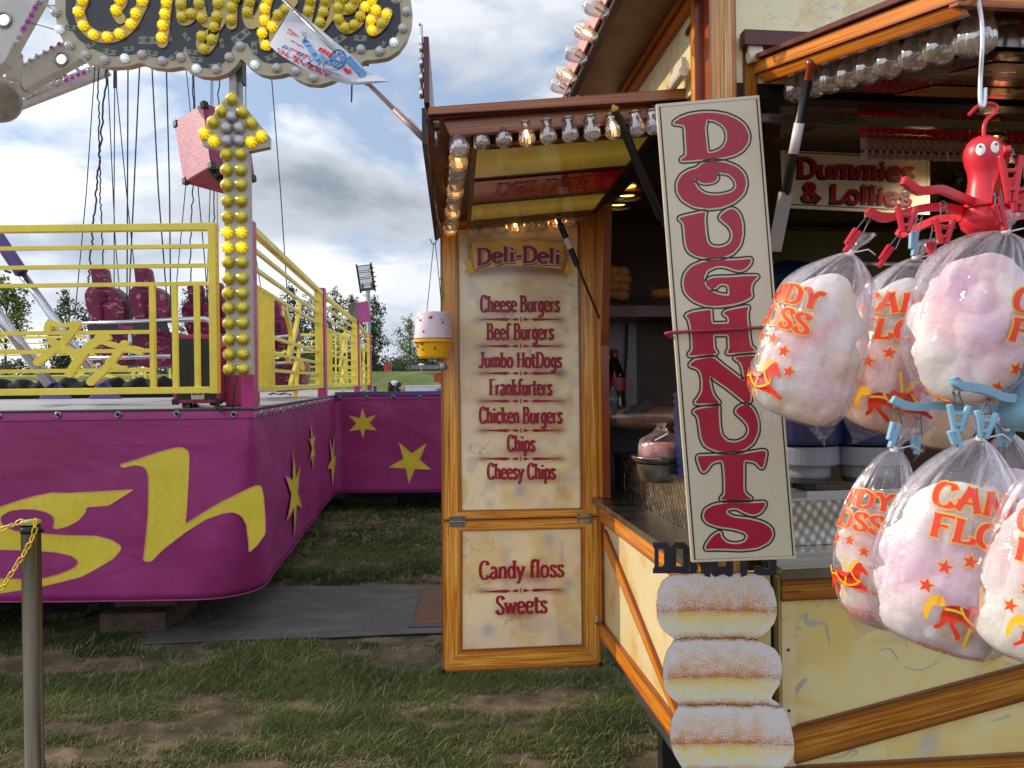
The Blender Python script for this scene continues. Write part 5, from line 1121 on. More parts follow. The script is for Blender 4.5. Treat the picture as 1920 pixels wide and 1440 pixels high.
def quadbox(name, parent, q, n, t, mat, uvs=None):
    m = MB(); q = [V(p) for p in q]; n = V(n); b = [p - n * t for p in q]
    if uvs: m.face(q, uvs); m.face(b[::-1], uvs[::-1])
    else: m.face(q); m.face(b[::-1])
    for i in range(4): j = (i + 1) % 4; m.face([q[j], q[i], b[i], b[j]], [(0, 0)] * 4 if uvs else None)
    return m.build(name, mat, parent)
MT['vein'] = paint('grey_blue_vein_paint', (172, 172, 160), .3, .08); MT['marble_pale'] = m_marble('pale_cream_marbled_paint', (240, 230, 184), 1.9); MT['marble_shaded'] = m_marble('shaded_cream_marbled_paint', (216, 200, 142))  # the front panels' cream has their shade put into its colour
def shell():
    # side (facing left) below the counter
    sp = quadbox('side_panel', K, [FP(0, .58), FP(1.138, .58), FP(1.138, 1.125), FP(0, 1.125)], FN_, .03, MT['marble'])
    plk('top_trim', sp, FAC, [], WL_) if 0 else None
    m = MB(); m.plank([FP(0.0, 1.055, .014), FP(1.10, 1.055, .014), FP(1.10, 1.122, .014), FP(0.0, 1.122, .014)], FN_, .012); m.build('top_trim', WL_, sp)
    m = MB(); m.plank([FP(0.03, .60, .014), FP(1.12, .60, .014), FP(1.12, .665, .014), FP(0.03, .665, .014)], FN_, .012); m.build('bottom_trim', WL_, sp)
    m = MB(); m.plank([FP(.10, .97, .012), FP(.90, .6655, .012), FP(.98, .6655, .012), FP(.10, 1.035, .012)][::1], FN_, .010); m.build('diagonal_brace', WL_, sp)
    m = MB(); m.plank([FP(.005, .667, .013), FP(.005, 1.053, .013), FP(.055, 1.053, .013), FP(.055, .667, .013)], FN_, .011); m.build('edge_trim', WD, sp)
    # upright post beside the menu door
    m = MB(); m.plank([FP(0.0, 1.16, .012), FP(0.0, 2.27, .012), FP(.17, 2.27, .012), FP(.09, 1.74, .012)][::1], FN_, .03); m.plank([FP(0.0, 1.15, .0115), FP(0.0, 1.74, .0115), FP(.088, 1.74, .0115), FP(.088, 1.15, .0115)], FN_, .03)
    m.build('door_post', WD, K)
    # front (facing the camera) below the counter
    quadbox('corner_panel', K, [KP(0, .58), KP(.155, .58), KP(.155, 1.12), KP(0, 1.12)], NF, .03, MT['marble_shaded'])
    quadbox('panel_gap', K, [KP(.156, .58, -.03), KP(.176, .58, -.03), KP(.176, 1.12, -.03), KP(.156, 1.12, -.03)], NF, .02, MT['black'])
    fp = quadbox('front_panel', K, [KP(.177, .50), KP(2.3, .50), KP(2.3, 1.108), KP(.177, 1.108)], NF, .03, MT['marble_shaded'])
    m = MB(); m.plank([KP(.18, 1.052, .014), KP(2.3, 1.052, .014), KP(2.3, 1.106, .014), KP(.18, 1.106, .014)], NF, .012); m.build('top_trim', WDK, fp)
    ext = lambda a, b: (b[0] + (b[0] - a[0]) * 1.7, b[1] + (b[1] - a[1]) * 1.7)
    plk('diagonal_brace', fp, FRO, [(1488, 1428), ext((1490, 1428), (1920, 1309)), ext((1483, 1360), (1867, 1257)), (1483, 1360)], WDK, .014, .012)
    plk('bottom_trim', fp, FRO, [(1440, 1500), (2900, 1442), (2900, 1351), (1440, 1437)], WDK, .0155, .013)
    m = MB(); Z = lambda x, y: FRO.hit(x, y, .0012)
    for pts, w in (([(1514, 1148), (1511, 1160), (1520, 1170), (1535, 1168), (1548, 1170), (1553, 1190), (1556, 1210)], [4, 9, 11, 6, 4, 3, 1]), ([(1645, 1220), (1668, 1216), (1678, 1228), (1686, 1238)], [1, 2.4, 2, 1]), ([(1695, 1250), (1722, 1256), (1742, 1250), (1760, 1240)], [1, 2.2, 2.6, 1]), ([(1478, 1330), (1488, 1305), (1500, 1285), (1512, 1272)], [2, 7, 9, 3]), ([(1556, 1422), (1580, 1418), (1598, 1406), (1606, 1412), (1590, 1422)], [1, 3, 6, 3, 1]), ([(1858, 1352), (1880, 1346), (1892, 1340)], [1, 4, 7]), ([(1790, 1300), (1812, 1310), (1835, 1304)], [1, 2, 1]), ([(1745, 1160), (1770, 1172), (1776, 1190)], [1, 3, 1])):
        q = smooth_path([V(p) for p in pts], 6); m = MB(); m.ribbon(q, list(np.interp(np.linspace(0, 1, len(q)), np.linspace(0, 1, len(w)), w)), Z); m.build('painted_vein', MT['vein'], fp)
    m = MB(); m.plank([KP(.181, .60, .006), KP(.181, 1.05, .006), KP(.215, 1.05, .006), KP(.215, .60, .006)], NF, .005); m.build('edge_strip', MT['marble'], fp)
    m = MB()
    for z in (1.08, .93, .78): m.lathe(KP(.197, z, .006), [(.004, 0), (.003, .003), (.0001, .003)], NF, 8)
    m.build('screw', MT['dark_grey'], fp)
    # base and floor
    quadbox('floor', K, [KP(0, .58, -.0), KP(2.3, .58, -.0), KP(2.3, .58, -1.4), KP(0.02, .58, -1.35)], UP, .04, MT['dark_grey'])
    for a, b in ((.35, -.75), (1.4, -.7), (.3, -1.2), (1.8, -1.2)): m = MB(); m.box(KP(a, .27, b), .1, .1, .54); m.build('leg', MT['black'], K)
    # corner post, header and gable
    m = MB(); m.plank([KP(.006, .56, .02), KP(.006, 3.4, .02), KP(.074, 3.4, .02), KP(.074, .56, .02)], NF, .05); m.build('corner_post', MT['wood_post'], K)
    m = MB(); m.plank([FP(1.09, .56, .016), FP(1.09, 3.4, .016), FP(1.122, 3.4, .016), FP(1.122, .56, .016)], FN_, .03); m.build('corner_trim', WL_, K)
    hd = quadbox('header_panel', K, [KP(.075, 2.32, .006), KP(2.4, 2.32, .006), KP(2.4, 3.4, .006), KP(.075, 3.4, .006)], NF, .03, MT['marble_pale'])
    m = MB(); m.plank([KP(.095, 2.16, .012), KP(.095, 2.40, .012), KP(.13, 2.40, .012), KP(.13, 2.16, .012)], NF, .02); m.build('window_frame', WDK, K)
    m = MB(); m.beam(KP(.07, 2.235, .0), KP(2.4, 2.235, .0), .02, .02); m.build('hanging_rail', MT['steel'], K)
    m = MB(); m.beam(KP(.07, 2.305, -.02), KP(2.4, 2.305, -.02), .05, .04); m.beam(FP(0, 2.30, -.02), FP(1.12, 2.30, -.02), .05, .04); m.build('window_head', MT['black'], K)
    # gable above the left flap
    g = [FAC.hit(1311, -60, 0), FAC.hit(1311, 166, 0), FAC.hit(1180, 172, 0), FAC.hit(1140, 230, 0), FAC.hit(1100, 300, 0), FAC.hit(1200, 175, 0)]
    a1, a2 = FAC.hit(1311, 3, 0), FAC.hit(1197, 170, 0); dr = (a2 - a1)
    top = a1 - dr * .6; low = a2 + dr * .3
    quadbox('gable_panel', K, [FP(.15, 2.30), FP(1.09, 2.30), FP(1.09, a1.z + .01), FP(.15, low.z - .01)], FN_, .03, MT['marble_pale'])
    gp = [o for o in K.children if o.name.startswith('gable_panel')][0]
    up = V((0, 0, 1)).cross(FN_); u = dr.normalized(); w = FN_.cross(u); w = w if w.z > 0 else -w
    m = MB(); m.plank([a1 - dr * .6 + FN_ * .012, a2 + dr * .35 + FN_ * .012, a2 + dr * .35 + FN_ * .012 + w * .034, a1 - dr * .6 + FN_ * .012 + w * .034], FN_, .014); m.build('verge_trim', WL_, gp)
    m = MB(); m.plank([a1 - dr * .6 + FN_ * .018 + w * .037, a2 + dr * .35 + FN_ * .018 + w * .037, a2 + dr * .35 + FN_ * .018 + w * .064, a1 - dr * .6 + FN_ * .018 + w * .064], FN_, .014); m.build('verge_trim', WL_, gp)
    # roof overhang with a scalloped bulb edge
    R0 = a1 - dr * .8 + w * .066; R1 = a2 + dr * .40 + w * .066; OUT = .19
    quadbox('roof', K, [R0, R1, R1 + FN_ * OUT, R0 + FN_ * OUT], -w, .03, paint('soffit_cream_brown', (112, 84, 58), .5, .2))
    rf = [o for o in K.children if o.name.startswith('roof')][0]
    m = MB(); e0, e1 = R0 + FN_ * (OUT + .001), R1 + FN_ * (OUT + .001); L = (e1 - e0).length; n = 22; outl = []
    for k in range(n * 8 + 1): s = k / (n * 8); outl.append((s * L, .012 * abs(math.sin(math.pi * s * n))))
    m.poly([(0, -.03)] + [(a, .035 + b2) for a, b2 in outl] + [(L, -.03)], [], lambda s, h: e0 + (e1 - e0).normalized() * s + w * h, .022, FN_); m.build('bargeboard', paint('dark_brown_bargeboard', (58, 24, 22), .4, .15), rf)
    m = MB(); m.poly([(0, -.01)] + [(a, .045 + b2) for a, b2 in outl] + [(L, -.01)], [], lambda s, h: e0 + FN_ * .012 + (e1 - e0).normalized() * s + w * h, .006, FN_); m.build('scallop_edge', paint('pale_pink_scallop', (222, 168, 166), .4), rf)
    q = facing((FN_ * .8 + w * .5).normalized())
    for px, py in ((1143, -10), (1128, 30), (1107, 74), (1087, 116), (1068, 152), (1056, 174)):
        p = Plane(e0 + FN_ * .02, FN_).hit(px + 12, py, 0); put(BULB['on' if py in (74, 152) else 'off'], 'bulb', rf, p, quat=q, scale=(1.12,) * 3)
    m = MB(); pl = FAC; m.poly(chaikin([(1290, 66), (1296, 70), (1307, 45), (1308, 38), (1302, 40), (1291, 58)], 2), [], lambda x, y: pl.hit(x, y, .008), .007, FN_); m.build('vent_plate', MT['steel'], gp)
    for (x0, y0, x1, y1), o, pl in (((1282, 162, 1304, 134), .03, FAC), ((1393, 118, 1418, 113), .03, FRO)):
        m = MB(); a, b2 = pl.hit(x0, y0, o), pl.hit(x1, y1, o); m.tube([a, b2], .013, 12); m.beam(a + UP * .024, b2 + UP * .02, .012, .03); m.build('hinge_tube', MT['cream'], K)
    m = MB(); m.beam(KP(.085, 2.415, .03), KP(2.3, 2.415, .03), .03, .035); m.build('hinge_rail', MT['maroon'], K)
# clear pear shaped lamp caps (axis +Z points away from the board)
def pear(lit, glass='glass'):
    m = MB(); md = lambda a, k: 1 + .05 * math.cos(10 * a + k * .5) * (1 if k > 3 else 0)
    m.lathe((0, 0, 0), [(.0125, 0), (.0135, .010), (.0135, .016), (.0175, .024), (.0215, .036), (.0215, .046), (.018, .056), (.010, .062), (.001, .064)], seg=40, mod=md)
    m.m = 1; m.lathe((0, 0, 0), [(.0145, 0), (.0145, .006), (.0125, .007)], seg=14)
    m.m = 2
    if lit: m.lathe((0, 0, .03), [(.001, -.012), (.0045, -.006), (.005, .006), (.001, .012)], seg=8)
    else: m.lathe((0, 0, .026), [(.001, -.010), (.003, -.004), (.003, .006), (.001, .010)], seg=8)
    o = m.build('proto', [MT[glass], MT['steel'], MT['filament'] if lit else MT['grey']], None, smooth=True, recenter=False); me = o.data; bpy.data.objects.remove(o); me.name = 'bulb'; return me
BULB = {'off': pear(False), 'on': pear(True), 'woff': pear(False, 'glass_white'), 'won': pear(True, 'glass_white')}
shell()
def counters():
    cell = .021; UVS = lambda w, h: [(0, 0), (w / cell, 0), (w / cell, h / cell), (0, h / cell)]
    ct = quadbox('side_counter', K, [FP(-.005, 1.148, .042), FP(1.10, 1.148, .042), FP(1.10, 1.148, -.095), FP(-.005, 1.148, -.095)], UP, .022, MT['steel'])
    quadbox('riser', ct, [FP(-.12, 1.149, -.09), FP(1.05, 1.149, -.09), FP(1.05, 1.30, -.09), FP(-.12, 1.30, -.09)], FN_, .006, MT['turned'], UVS(1.17, .15))
    quadbox('riser_edge', ct, [FP(-.12, 1.302, -.085), FP(1.05, 1.302, -.085), FP(1.05, 1.302, -.30), FP(-.12, 1.302, -.30)], UP, .016, MT['steel'])
    ft = quadbox('front_counter', K, [KP(.163, 1.140, .05), KP(2.3, 1.140, .05), KP(2.3, 1.140, -.20), KP(.163, 1.140, -.20)], UP, .024, MT['steel'])
    quadbox('riser', ft, [KP(.10, 1.141, -.19), KP(2.3, 1.141, -.19), KP(2.3, 1.262, -.19), KP(.10, 1.262, -.19)], NF, .006, MT['turned'], UVS(2.2, .12))
    quadbox('riser_edge', ft, [KP(.10, 1.263, -.186), KP(2.3, 1.263, -.186), KP(2.3, 1.288, -.188), KP(.10, 1.288, -.188)], NF, .01, MT['steel'])
    quadbox('work_top', ft, [KP(.10, 1.255, -.198), KP(2.3, 1.255, -.198), KP(2.3, 1.255, -.75), KP(.10, 1.255, -.75)], UP, .015, MT['steel'])
counters()
MT['warm_lamp'] = m_emit('warm_lamp', (255, 196, 80), 7.0)
def interior():
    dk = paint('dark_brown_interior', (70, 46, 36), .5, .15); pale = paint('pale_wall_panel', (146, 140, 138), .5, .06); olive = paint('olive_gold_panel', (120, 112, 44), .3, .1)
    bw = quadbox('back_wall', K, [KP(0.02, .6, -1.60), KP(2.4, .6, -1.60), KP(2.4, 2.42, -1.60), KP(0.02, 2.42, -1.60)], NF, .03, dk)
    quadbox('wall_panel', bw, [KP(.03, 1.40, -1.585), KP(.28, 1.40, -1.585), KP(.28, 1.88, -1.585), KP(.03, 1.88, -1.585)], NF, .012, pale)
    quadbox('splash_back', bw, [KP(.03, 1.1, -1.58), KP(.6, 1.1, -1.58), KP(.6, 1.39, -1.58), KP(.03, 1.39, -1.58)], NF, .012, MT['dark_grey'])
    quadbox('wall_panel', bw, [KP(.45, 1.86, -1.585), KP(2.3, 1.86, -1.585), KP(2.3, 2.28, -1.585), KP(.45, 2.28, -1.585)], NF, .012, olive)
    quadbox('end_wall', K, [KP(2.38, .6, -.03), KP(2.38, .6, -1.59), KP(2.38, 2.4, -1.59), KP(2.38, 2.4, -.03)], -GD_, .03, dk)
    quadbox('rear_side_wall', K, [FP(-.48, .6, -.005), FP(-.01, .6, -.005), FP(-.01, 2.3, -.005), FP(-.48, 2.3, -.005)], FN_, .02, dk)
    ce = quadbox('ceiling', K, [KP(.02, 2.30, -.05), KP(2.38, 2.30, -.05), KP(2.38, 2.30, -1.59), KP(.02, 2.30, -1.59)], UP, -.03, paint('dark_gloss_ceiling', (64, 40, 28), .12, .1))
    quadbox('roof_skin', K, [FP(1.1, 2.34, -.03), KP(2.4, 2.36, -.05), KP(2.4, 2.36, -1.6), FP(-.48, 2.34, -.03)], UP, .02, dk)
    for px, py in ((1176, 372), (1159, 389)):
        p = Plane((0, 0, 2.268), UP).hit(px, py); m = MB(); m.lathe(p, [(.052, .0), (.05, .012), (.036, .012), (.034, .02)], UP, 20); r = m.build('downlight', MT['steel'], ce, smooth=True)
        m = MB(); m.lathe(p + UP * .016, [(.001, -.004), (.03, -.003), (.034, .003)], UP, 16); m.build('lamp', MT['warm_lamp'], r)
    for px_ in (.92, 1.5, 2.1):      # extra downlights added to brighten the sweets sign and the stock
        p = KP(px_, 2.268, -.22); m = MB(); m.lathe(p, [(.052, .0), (.05, .012), (.036, .012), (.034, .02)], UP, 20); r = m.build('downlight', MT['steel'], ce, smooth=True)
        m = MB(); m.lathe(p + UP * .016, [(.001, -.004), (.03, -.003), (.034, .003)], UP, 16); m.build('lamp', MT['warm_lamp'], r)
        ld = bpy.data.lights.new('added_fill_glow', 'SPOT'); ld.energy = 20; ld.color = (1, .80, .52); ld.spot_size = 2.6; ld.spot_blend = .8; ld.shadow_soft_size = .034; lo = bpy.data.objects.new('added_fill_glow', ld); COL.objects.link(lo); lo.parent = r; lo.location = p - UP * .012 - wl(r)
    sh = quadbox('shelf', K, [KP(.03, 1.90, -1.24), KP(2.3, 1.90, -1.24), KP(2.3, 1.90, -1.57), KP(.03, 1.90, -1.57)], UP, .045, MT['maroon'])
    quadbox('bottle_shelf', K, [KP(.03, 1.44, -1.1), KP(.6, 1.44, -1.1), KP(.6, 1.44, -1.57), KP(.03, 1.44, -1.57)], UP, .02, MT['dark_grey'])
    quadbox('glass_shelf', K, [KP(.4, 2.06, -1.1), KP(2.3, 2.06, -1.1), KP(2.3, 2.06, -1.5), KP(.4, 2.06, -1.5)], UP, .012, MT['glass'])
    m = MB(); m.tube(smooth_path([KP(.235, 1.86, -1.57), KP(.228, 1.70, -1.57), KP(.21, 1.55, -1.56), KP(.17, 1.46, -1.5)], 6), .006, 6); m.build('wall_cable', MT['cable'], K)
interior()
def stock():
    bun = paint('bread_crust', (176, 128, 70), .6, .15, scale=20)
    def roll(p, r, lb):
        m = MB(); m.lathe(p, [(.001, -.5 * r), (.75 * r, -.45 * r), (r, -.05 * r), (.9 * r, .35 * r), (.5 * r, .58 * r), (.001, .62 * r)], UP, 16); prop(m.build('bread_roll', bun, None, smooth=True), lb, 'bread roll', 'bread rolls on the kiosk shelf')
    k = 0
    for px, py in ((1146, 556), (1164, 558), (1148, 541), (1165, 543), (1150, 526), (1168, 528), (1148, 512), (1164, 513), (1236, 554), (1254, 553)):
        roll(at(px, py - 2, 3.28), .040, 'pale bread roll in the stack beside the door post on the dark kiosk shelf' if px < 1200 else 'pale bread roll lying by the left edge of the doughnuts sign on the dark shelf')
    def bottle(px, py0, py1, d, liquid, lab, cap, label):
        a, b2 = at(px, py1, d), at(px, py0, d); h = b2.z - a.z; r = h * .155; T = thing('drink_bottle', label, 'bottle', a, 'drinks bottles behind the door post')
        m = MB(); m.lathe(a, [(.001, 0), (r * .9, .005), (r, h * .06), (r, h * .30), (r * .92, h * .36), (r, h * .42), (r, h * .62), (r * .5, h * .82), (r * .3, h * .88), (r * .3, h * .93)], UP, 20); bb = NB('bottle_' + lab); bb.P(col=lin(liquid), rough=.08, coat=.5); m.build('bottle_body', bb.m, T, smooth=True)
        m = MB(); m.lathe(a, [(r * 1.01, h * .44), (r * 1.015, h * .45), (r * 1.015, h * .60), (r * 1.01, h * .61)], UP, 20); m.build('label', paint('label_' + lab, cap, .4, .2), T, smooth=True)
        m = MB(); m.lathe(a, [(r * .36, h * .92), (r * .36, h * .99), (.001, h)], UP, 14); m.build('cap', paint('cap_' + lab, cap, .4), T, smooth=True)
    bottle(1153, 655, 792, 3.12, (30, 22, 22), 'cola', (140, 30, 36), 'dark cola bottle with a red cap and label beside the door post')
    bottle(1149, 720, 797, 3.02, (100, 104, 104), 'water', (60, 60, 70), 'clear ribbed bottle standing in front of the dark cola bottle')
    T = thing('bread_pack', 'plastic wrapped brown loaf pack lying on the steel shelf behind the sign', 'food pack', at(1215, 795, 2.95))
    m = MB(); c = at(1216, 782, 2.95); m.lathe(c, [(.001, -.13), (.030, -.12), (.042, -.06), (.045, 0), (.042, .07), (.03, .12), (.001, .13)], GD_, 18); m.build('loaf', paint('brown_loaf', (118, 74, 46), .6, .2), T, smooth=True)
    m = MB(); m.lathe(c, [(.001, -.16), (.034, -.13), (.048, -.06), (.05, 0), (.048, .07), (.035, .13), (.008, .16)], GD_, 24, mod=lambda a, k: 1 + .06 * math.sin(5 * a + k * 2)); m.build('wrapper', MT['film'], T, smooth=True)
    m = MB(); m.poly(chaikin([(1168, 772), (1200, 760), (1212, 748), (1222, 754), (1226, 764), (1200, 776), (1172, 778)], 1), [], lambda x, y: at(x, y, 2.9), .03, -CF); prop(m.build('black_tongs', MT['black'], None, bevel=.003), 'black tongs resting on top of the plastic wrapped loaf pack', 'tongs')
    # cake on a steel plate
    c = at(1240, 868, 2.5); T = thing('cake_plate', 'round steel plate with a wrapped pink cake on the kiosk counter', 'plate', c)
    T = T; m = MB(); m.lathe(c, [(.001, .012), (.07, .012), (.085, .018), (.095, .026), (.097, .022), (.086, .006), (.05, 0), (.001, 0)], UP, 36); m.lathe(c, [(.05, -.06), (.075, -.055), (.08, 0)], UP, 28); m.build('plate_rim', MT['steel'], T, smooth=True)
    T = thing('wrapped_cake', 'pink and brown cake slices in crinkled clear wrap on the round steel plate', 'cake', c + UP * .013)
    m = MB(); m.lathe(c, [(.001, .014), (.066, .014), (.068, .05), (.06, .064), (.001, .068)], UP, 22, mod=lambda a, k: 1 + .07 * math.sin(3 * a + 1)); m.build('cake', paint('pink_cake', (190, 122, 112), .7, .35, scale=24), T, smooth=True)
    m = MB(); m.lathe(c, [(.072, .013), (.075, .055), (.066, .078), (.03, .098), (.012, .12), (.02, .13)], UP, 28, mod=lambda a, k: 1 + .09 * math.sin(7 * a + k * 1.7)); m.build('wrap', MT['film'], T, smooth=True)
    m = MB(); m.tube([at(1228, 826, 2.42), at(1252, 813, 2.42)], .003, 6); m.build('white_tie', MT['white'], T)
    # candy floss machines behind the front counter
    blue = paint('deep_blue_plastic', (24, 30, 72), .35, .12); gy = paint('grey_plastic_tub', (128, 130, 140), .4, .08)
    for px, lb in ((1500, 'blue bodied grey topped machine tub right beside the doughnuts sign'), (1618, 'blue bodied grey topped machine tub behind the hanging clear bags')):
        d = 2.22; c = at(px + 8, 930, d); T = thing('floss_machine', lb, 'machine', c, 'candy floss machines')
        w = 62 / FPX * d
        m = MB(); m.lathe(c, [(w * .3, 0), (w * .35, .01), (w * .33, .045)], UP, 26); m.lathe(c, [(w * .72, .045), (w * .74, .085)], UP, 30); m.lathe(c, [(.001, .046), (w * .72, .046)], UP, 30); m.build('base', MT['dark_grey'], T, smooth=True)
        m = MB(); m.lathe(c, [(w * .74, .06), (w * .76, .068), (w * .76, .092), (w * .98, .096), (w, .10), (w, .142), (w * .97, .148), (w * .001, .148)], UP, 40); m.build('drum', gy, T, smooth=False)
        m = MB(); m.lathe(c, [(w * 1.08, .155), (w * 1.1, .165), (w * 1.1, .30), (w * 1.05, .315), (.001, .316)], UP, 40); m.build('cover', blue, T, smooth=False)
    m = MB(); m.lathe(at(1480, 745, 2.9), [(.11, 0), (.115, .02), (.105, .44), (.08, .50), (.001, .52)], UP, 32); prop(m.build('blue_barrel', blue, None, smooth=True), 'tall dark blue rounded barrel at the back of the kiosk', 'barrel')
    m = MB(); c = at(1290, 815, 2.35); m.box(c, .03, .16, .26, GD_, NF, UP)
    for k in range(12): m.box(c + UP * (.12 - k * .021) - GD_ * .016, .006, .16, .008, GD_, NF, UP)
    prop(m.build('ribbed_box', blue, None), 'narrow dark blue ribbed box edge just left of the doughnuts sign', 'box')
stock()
# ---------------------------------------------------------------- left awning flap
def m_lit(name, c, e):
    """backlit acrylic: a tube glows behind the middle of the strip"""
    b = NB(name); v = b.n('ShaderNodeSeparateXYZ', {0: b.uv()}).outputs[1]; g = b.ramp(v, [(.0, .35), (.42, .8), (.5, 1.0), (.58, .8), (1., .35)])
    b.P(col=lin(c), rough=.12, coat=.5, coatr=.05, em=lin(c), ems=b.math('MULTIPLY', g, e)); return b.m
def left_flap():
    A, D = FP(.995, 2.352), FP(.02, 2.285); B, Cc = A + FN_ * .67 - UP * .07, D + FN_ * .62 - UP * .065
    T = quadbox('awning_flap', K, [A, B, Cc, D], -UP, -.022, MT['maroon']); dn = (B - A).cross(D - A).normalized(); dn = dn if dn.z < 0 else -dn
    N = Plane(B, NF)
    plk('fascia', T, N, [(803, 219), (1292, 189), (1292, 169), (803, 205)], MT['wood_mid'], .016, .03)
    plk('fascia_moulding', T, N, [(845, 250), (1234, 219), (1234, 191), (831, 222)], MT['wood_mid'], -.018, .02)
    m = MB(); t = (Cc - B).normalized(); n = FN_; a, b2 = B + n * .012, Cc + n * .012
    m.hexa([a - UP * .085, a - UP * .085 - n * .012, b2 - UP * .085 - n * .012, b2 - UP * .085, a + UP * .006, a + UP * .006 - n * .012, b2 + UP * .006 - n * .012, b2 + UP * .006]); m.build('outer_fascia', MT['black'], T)
    a, b2 = B - n * .002, Cc - n * .002; m = MB(); m.plank([a - UP * .082 + t * .02, b2 - UP * .082, b2 - UP * .004, a - UP * .004 + t * .02], -n, .010); m.build('outer_moulding', MT['wood_mid'], T)
    # board standing on the outer edge
    a, b2 = B + n * .006 + UP * .02, Cc + n * .006 + UP * .02; m = MB(); m.hexa([a, a - n * .014, b2 - n * .014, b2, a + UP * .165, a - n * .014 + UP * .165, b2 - n * .014 + UP * .165, b2 + UP * .165]); m.build('topper_board', MT['maroon'], T)
    m = MB(); m.tube([at(787, 48, 1.93), at(788, 43, 1.93), at(790, 46, 1.93), at(791, 185, 1.94)], .0035, 6)
    for y in (90, 118, 145, 175): m.tube([at(790, y - 9, 1.935), at(791, y + 9, 1.935)], .006, 8)
    m.build('drop_bolt', MT['chrome'], T, smooth=True)
    # light box under the flap with steel sides and coloured strips
    f = lambda u, v, dz: (D.lerp(A, u)).lerp(Cc.lerp(B, u), v) + dn * dz
    u0, u1, v0, v1, h = .10, .925, .10, .84, .075
    q = [f(u0, v0, 0), f(u1, v0, 0), f(u1, v1, 0), f(u0, v1, 0)]; p = [f(u0, v0, h), f(u1, v0, h), f(u1, v1, h), f(u0, v1, h)]
    m = MB()
    for i in range(4): j = (i + 1) % 4; m.face([q[i], q[j], p[j], p[i]])
    m.build('light_box_side', m_steel('polished_reflector', (196, 190, 186), .1), T)
    gold = m_lit('gold_acrylic', (176, 150, 60), .30); red = m_lit('red_acrylic', (130, 10, 26), .22); frm = paint('brown_frame', (86, 48, 22), .3)
    m = MB(); m.face([p[0], p[1], p[2], p[3]]); m.build('light_box_frame', frm, T)
    for (a, b2), mt in (((.135, .36), gold), ((.41, .655), red), ((.70, .975), gold)):
        ua, ub = u0 + (u1 - u0) * a, u0 + (u1 - u0) * b2
        m = MB(); m.face([f(ua, v0 + .02, h + .004), f(ub, v0 + .02, h + .004), f(ub, v1 - .02, h + .004), f(ua, v1 - .02, h + .004)], [(0, 0), (0, 1), (1, 1), (1, 0)]); o = m.build('acrylic_strip', mt, T)
        if mt is red:  # mirror image of the lettering, a reflection painted onto the strip
            m = MB(); st = text_strokes('Deli-Deli!', .16, .80, .15, .7, flipy=True)
            pen(m, st, lambda x, y, z: f(ub + (ua - ub) * (1 - y) if False else ua + (ub - ua) * (1 - (y + .75) / 1.1) , v1 - .02 + (v0 - v1 + .04) * x, h + .0055 + z), .03, .02); m.build('reflected_lettering', paint('reflected_red_lettering', (150, 36, 40), .2), o)
    # caps along the front, the outer side and the back
    q = facing(dn)
    for px, py, on in ((899, 267, 0), (941, 262, 0), (984, 260, 1), (1024, 256, 0), (1065, 252, 0), (1106, 249, 0), (1146, 246, 1), (1190, 241, 0), (1222, 238, 0)):
        put(BULB['on' if on else 'off'], 'bulb', T, at(px, py - 31, 1.985), quat=q, scale=(1.02,) * 3)
    ys = (270, 296, 310, 323, 337, 351, 363, 376, 391, 402, 413, 423)
    for k, y in enumerate(ys):
        fr = k / 11; d = (.615 - .035 * fr) * 1440 / (717 - y); x = 853 - 14 * fr; put(BULB['won' if k in (1, 5, 8, 11) else 'woff'], 'bulb', T, at(x, y - 22 * 2 / d, d), quat=facing((dn + FT * .35 - FN_ * .1).normalized()), scale=(1.2,) * 3)
    for k in range(8): put(BULB['on' if k in (3, 6) else 'off'], 'bulb', T, f(.045, .80 - .085 * k, .03), quat=q, scale=(1.1,) * 3)
    m = MB(); m.beam(f(0, .02, .02), f(1, .02, .02), .05, .05); m.beam(f(.98, .04, .03), f(.98, .12, .05), .03, .05); m.build('hinge_beam', MT['black'], T)
    # gas struts
    for a, b2, split in ((N.hit(1147, 212, .03), FAC.hit(1262, 430, .02), .9), (at(1045, 408, 2.83), FAC.hit(1139, 603, .025), .46)):
        m = MB(); m.lathe(a, [(.001, -.012), (.012, 0), (.001, .012)], (b2 - a).normalized(), 12); c = a.lerp(b2, split); s = m.build('gas_strut', paint('pale_yellow_ball', (206, 172, 84), .4), T, smooth=True)
        m = MB(); m.tube([a.lerp(b2, .01), a.lerp(b2, .06), a.lerp(b2, .061), c], [.008, .008, .0115, .0115], 12); m.tube([c, a.lerp(b2, .97)], .005, 8); m.build('strut_tube', MT['black'], s, smooth=False)
        if split < .8: m = MB(); m.tube([a.lerp(b2, .20), a.lerp(b2, .30)], .0118, 12); m.build('strut_sticker', MT['white'], s)
    m = MB(); p0 = at(817, 228, 1.95); m.lathe(p0, [(.012, -.006), (.012, .006), (.001, .007)], NF, 14); m.tube([at(817, 240, 1.94), at(818, 275, 1.94)], [.006, .004], 8); m.lathe(at(820, 246, 1.94), [(.001, -.004), (.008, 0), (.001, .004)], NF, 10); m.build('shackle', MT['steel'], T, smooth=True)
    m = MB(); m.tube([at(811, 325, 2.3), at(813, 350, 2.3), at(818, 395, 2.5), at(822, 418, 2.7), at(823, 445, 2.75)], [.003, .003, .003, .007, .007], 8); m.build('tie_chain', MT['steel'], T, smooth=True)
left_flap()
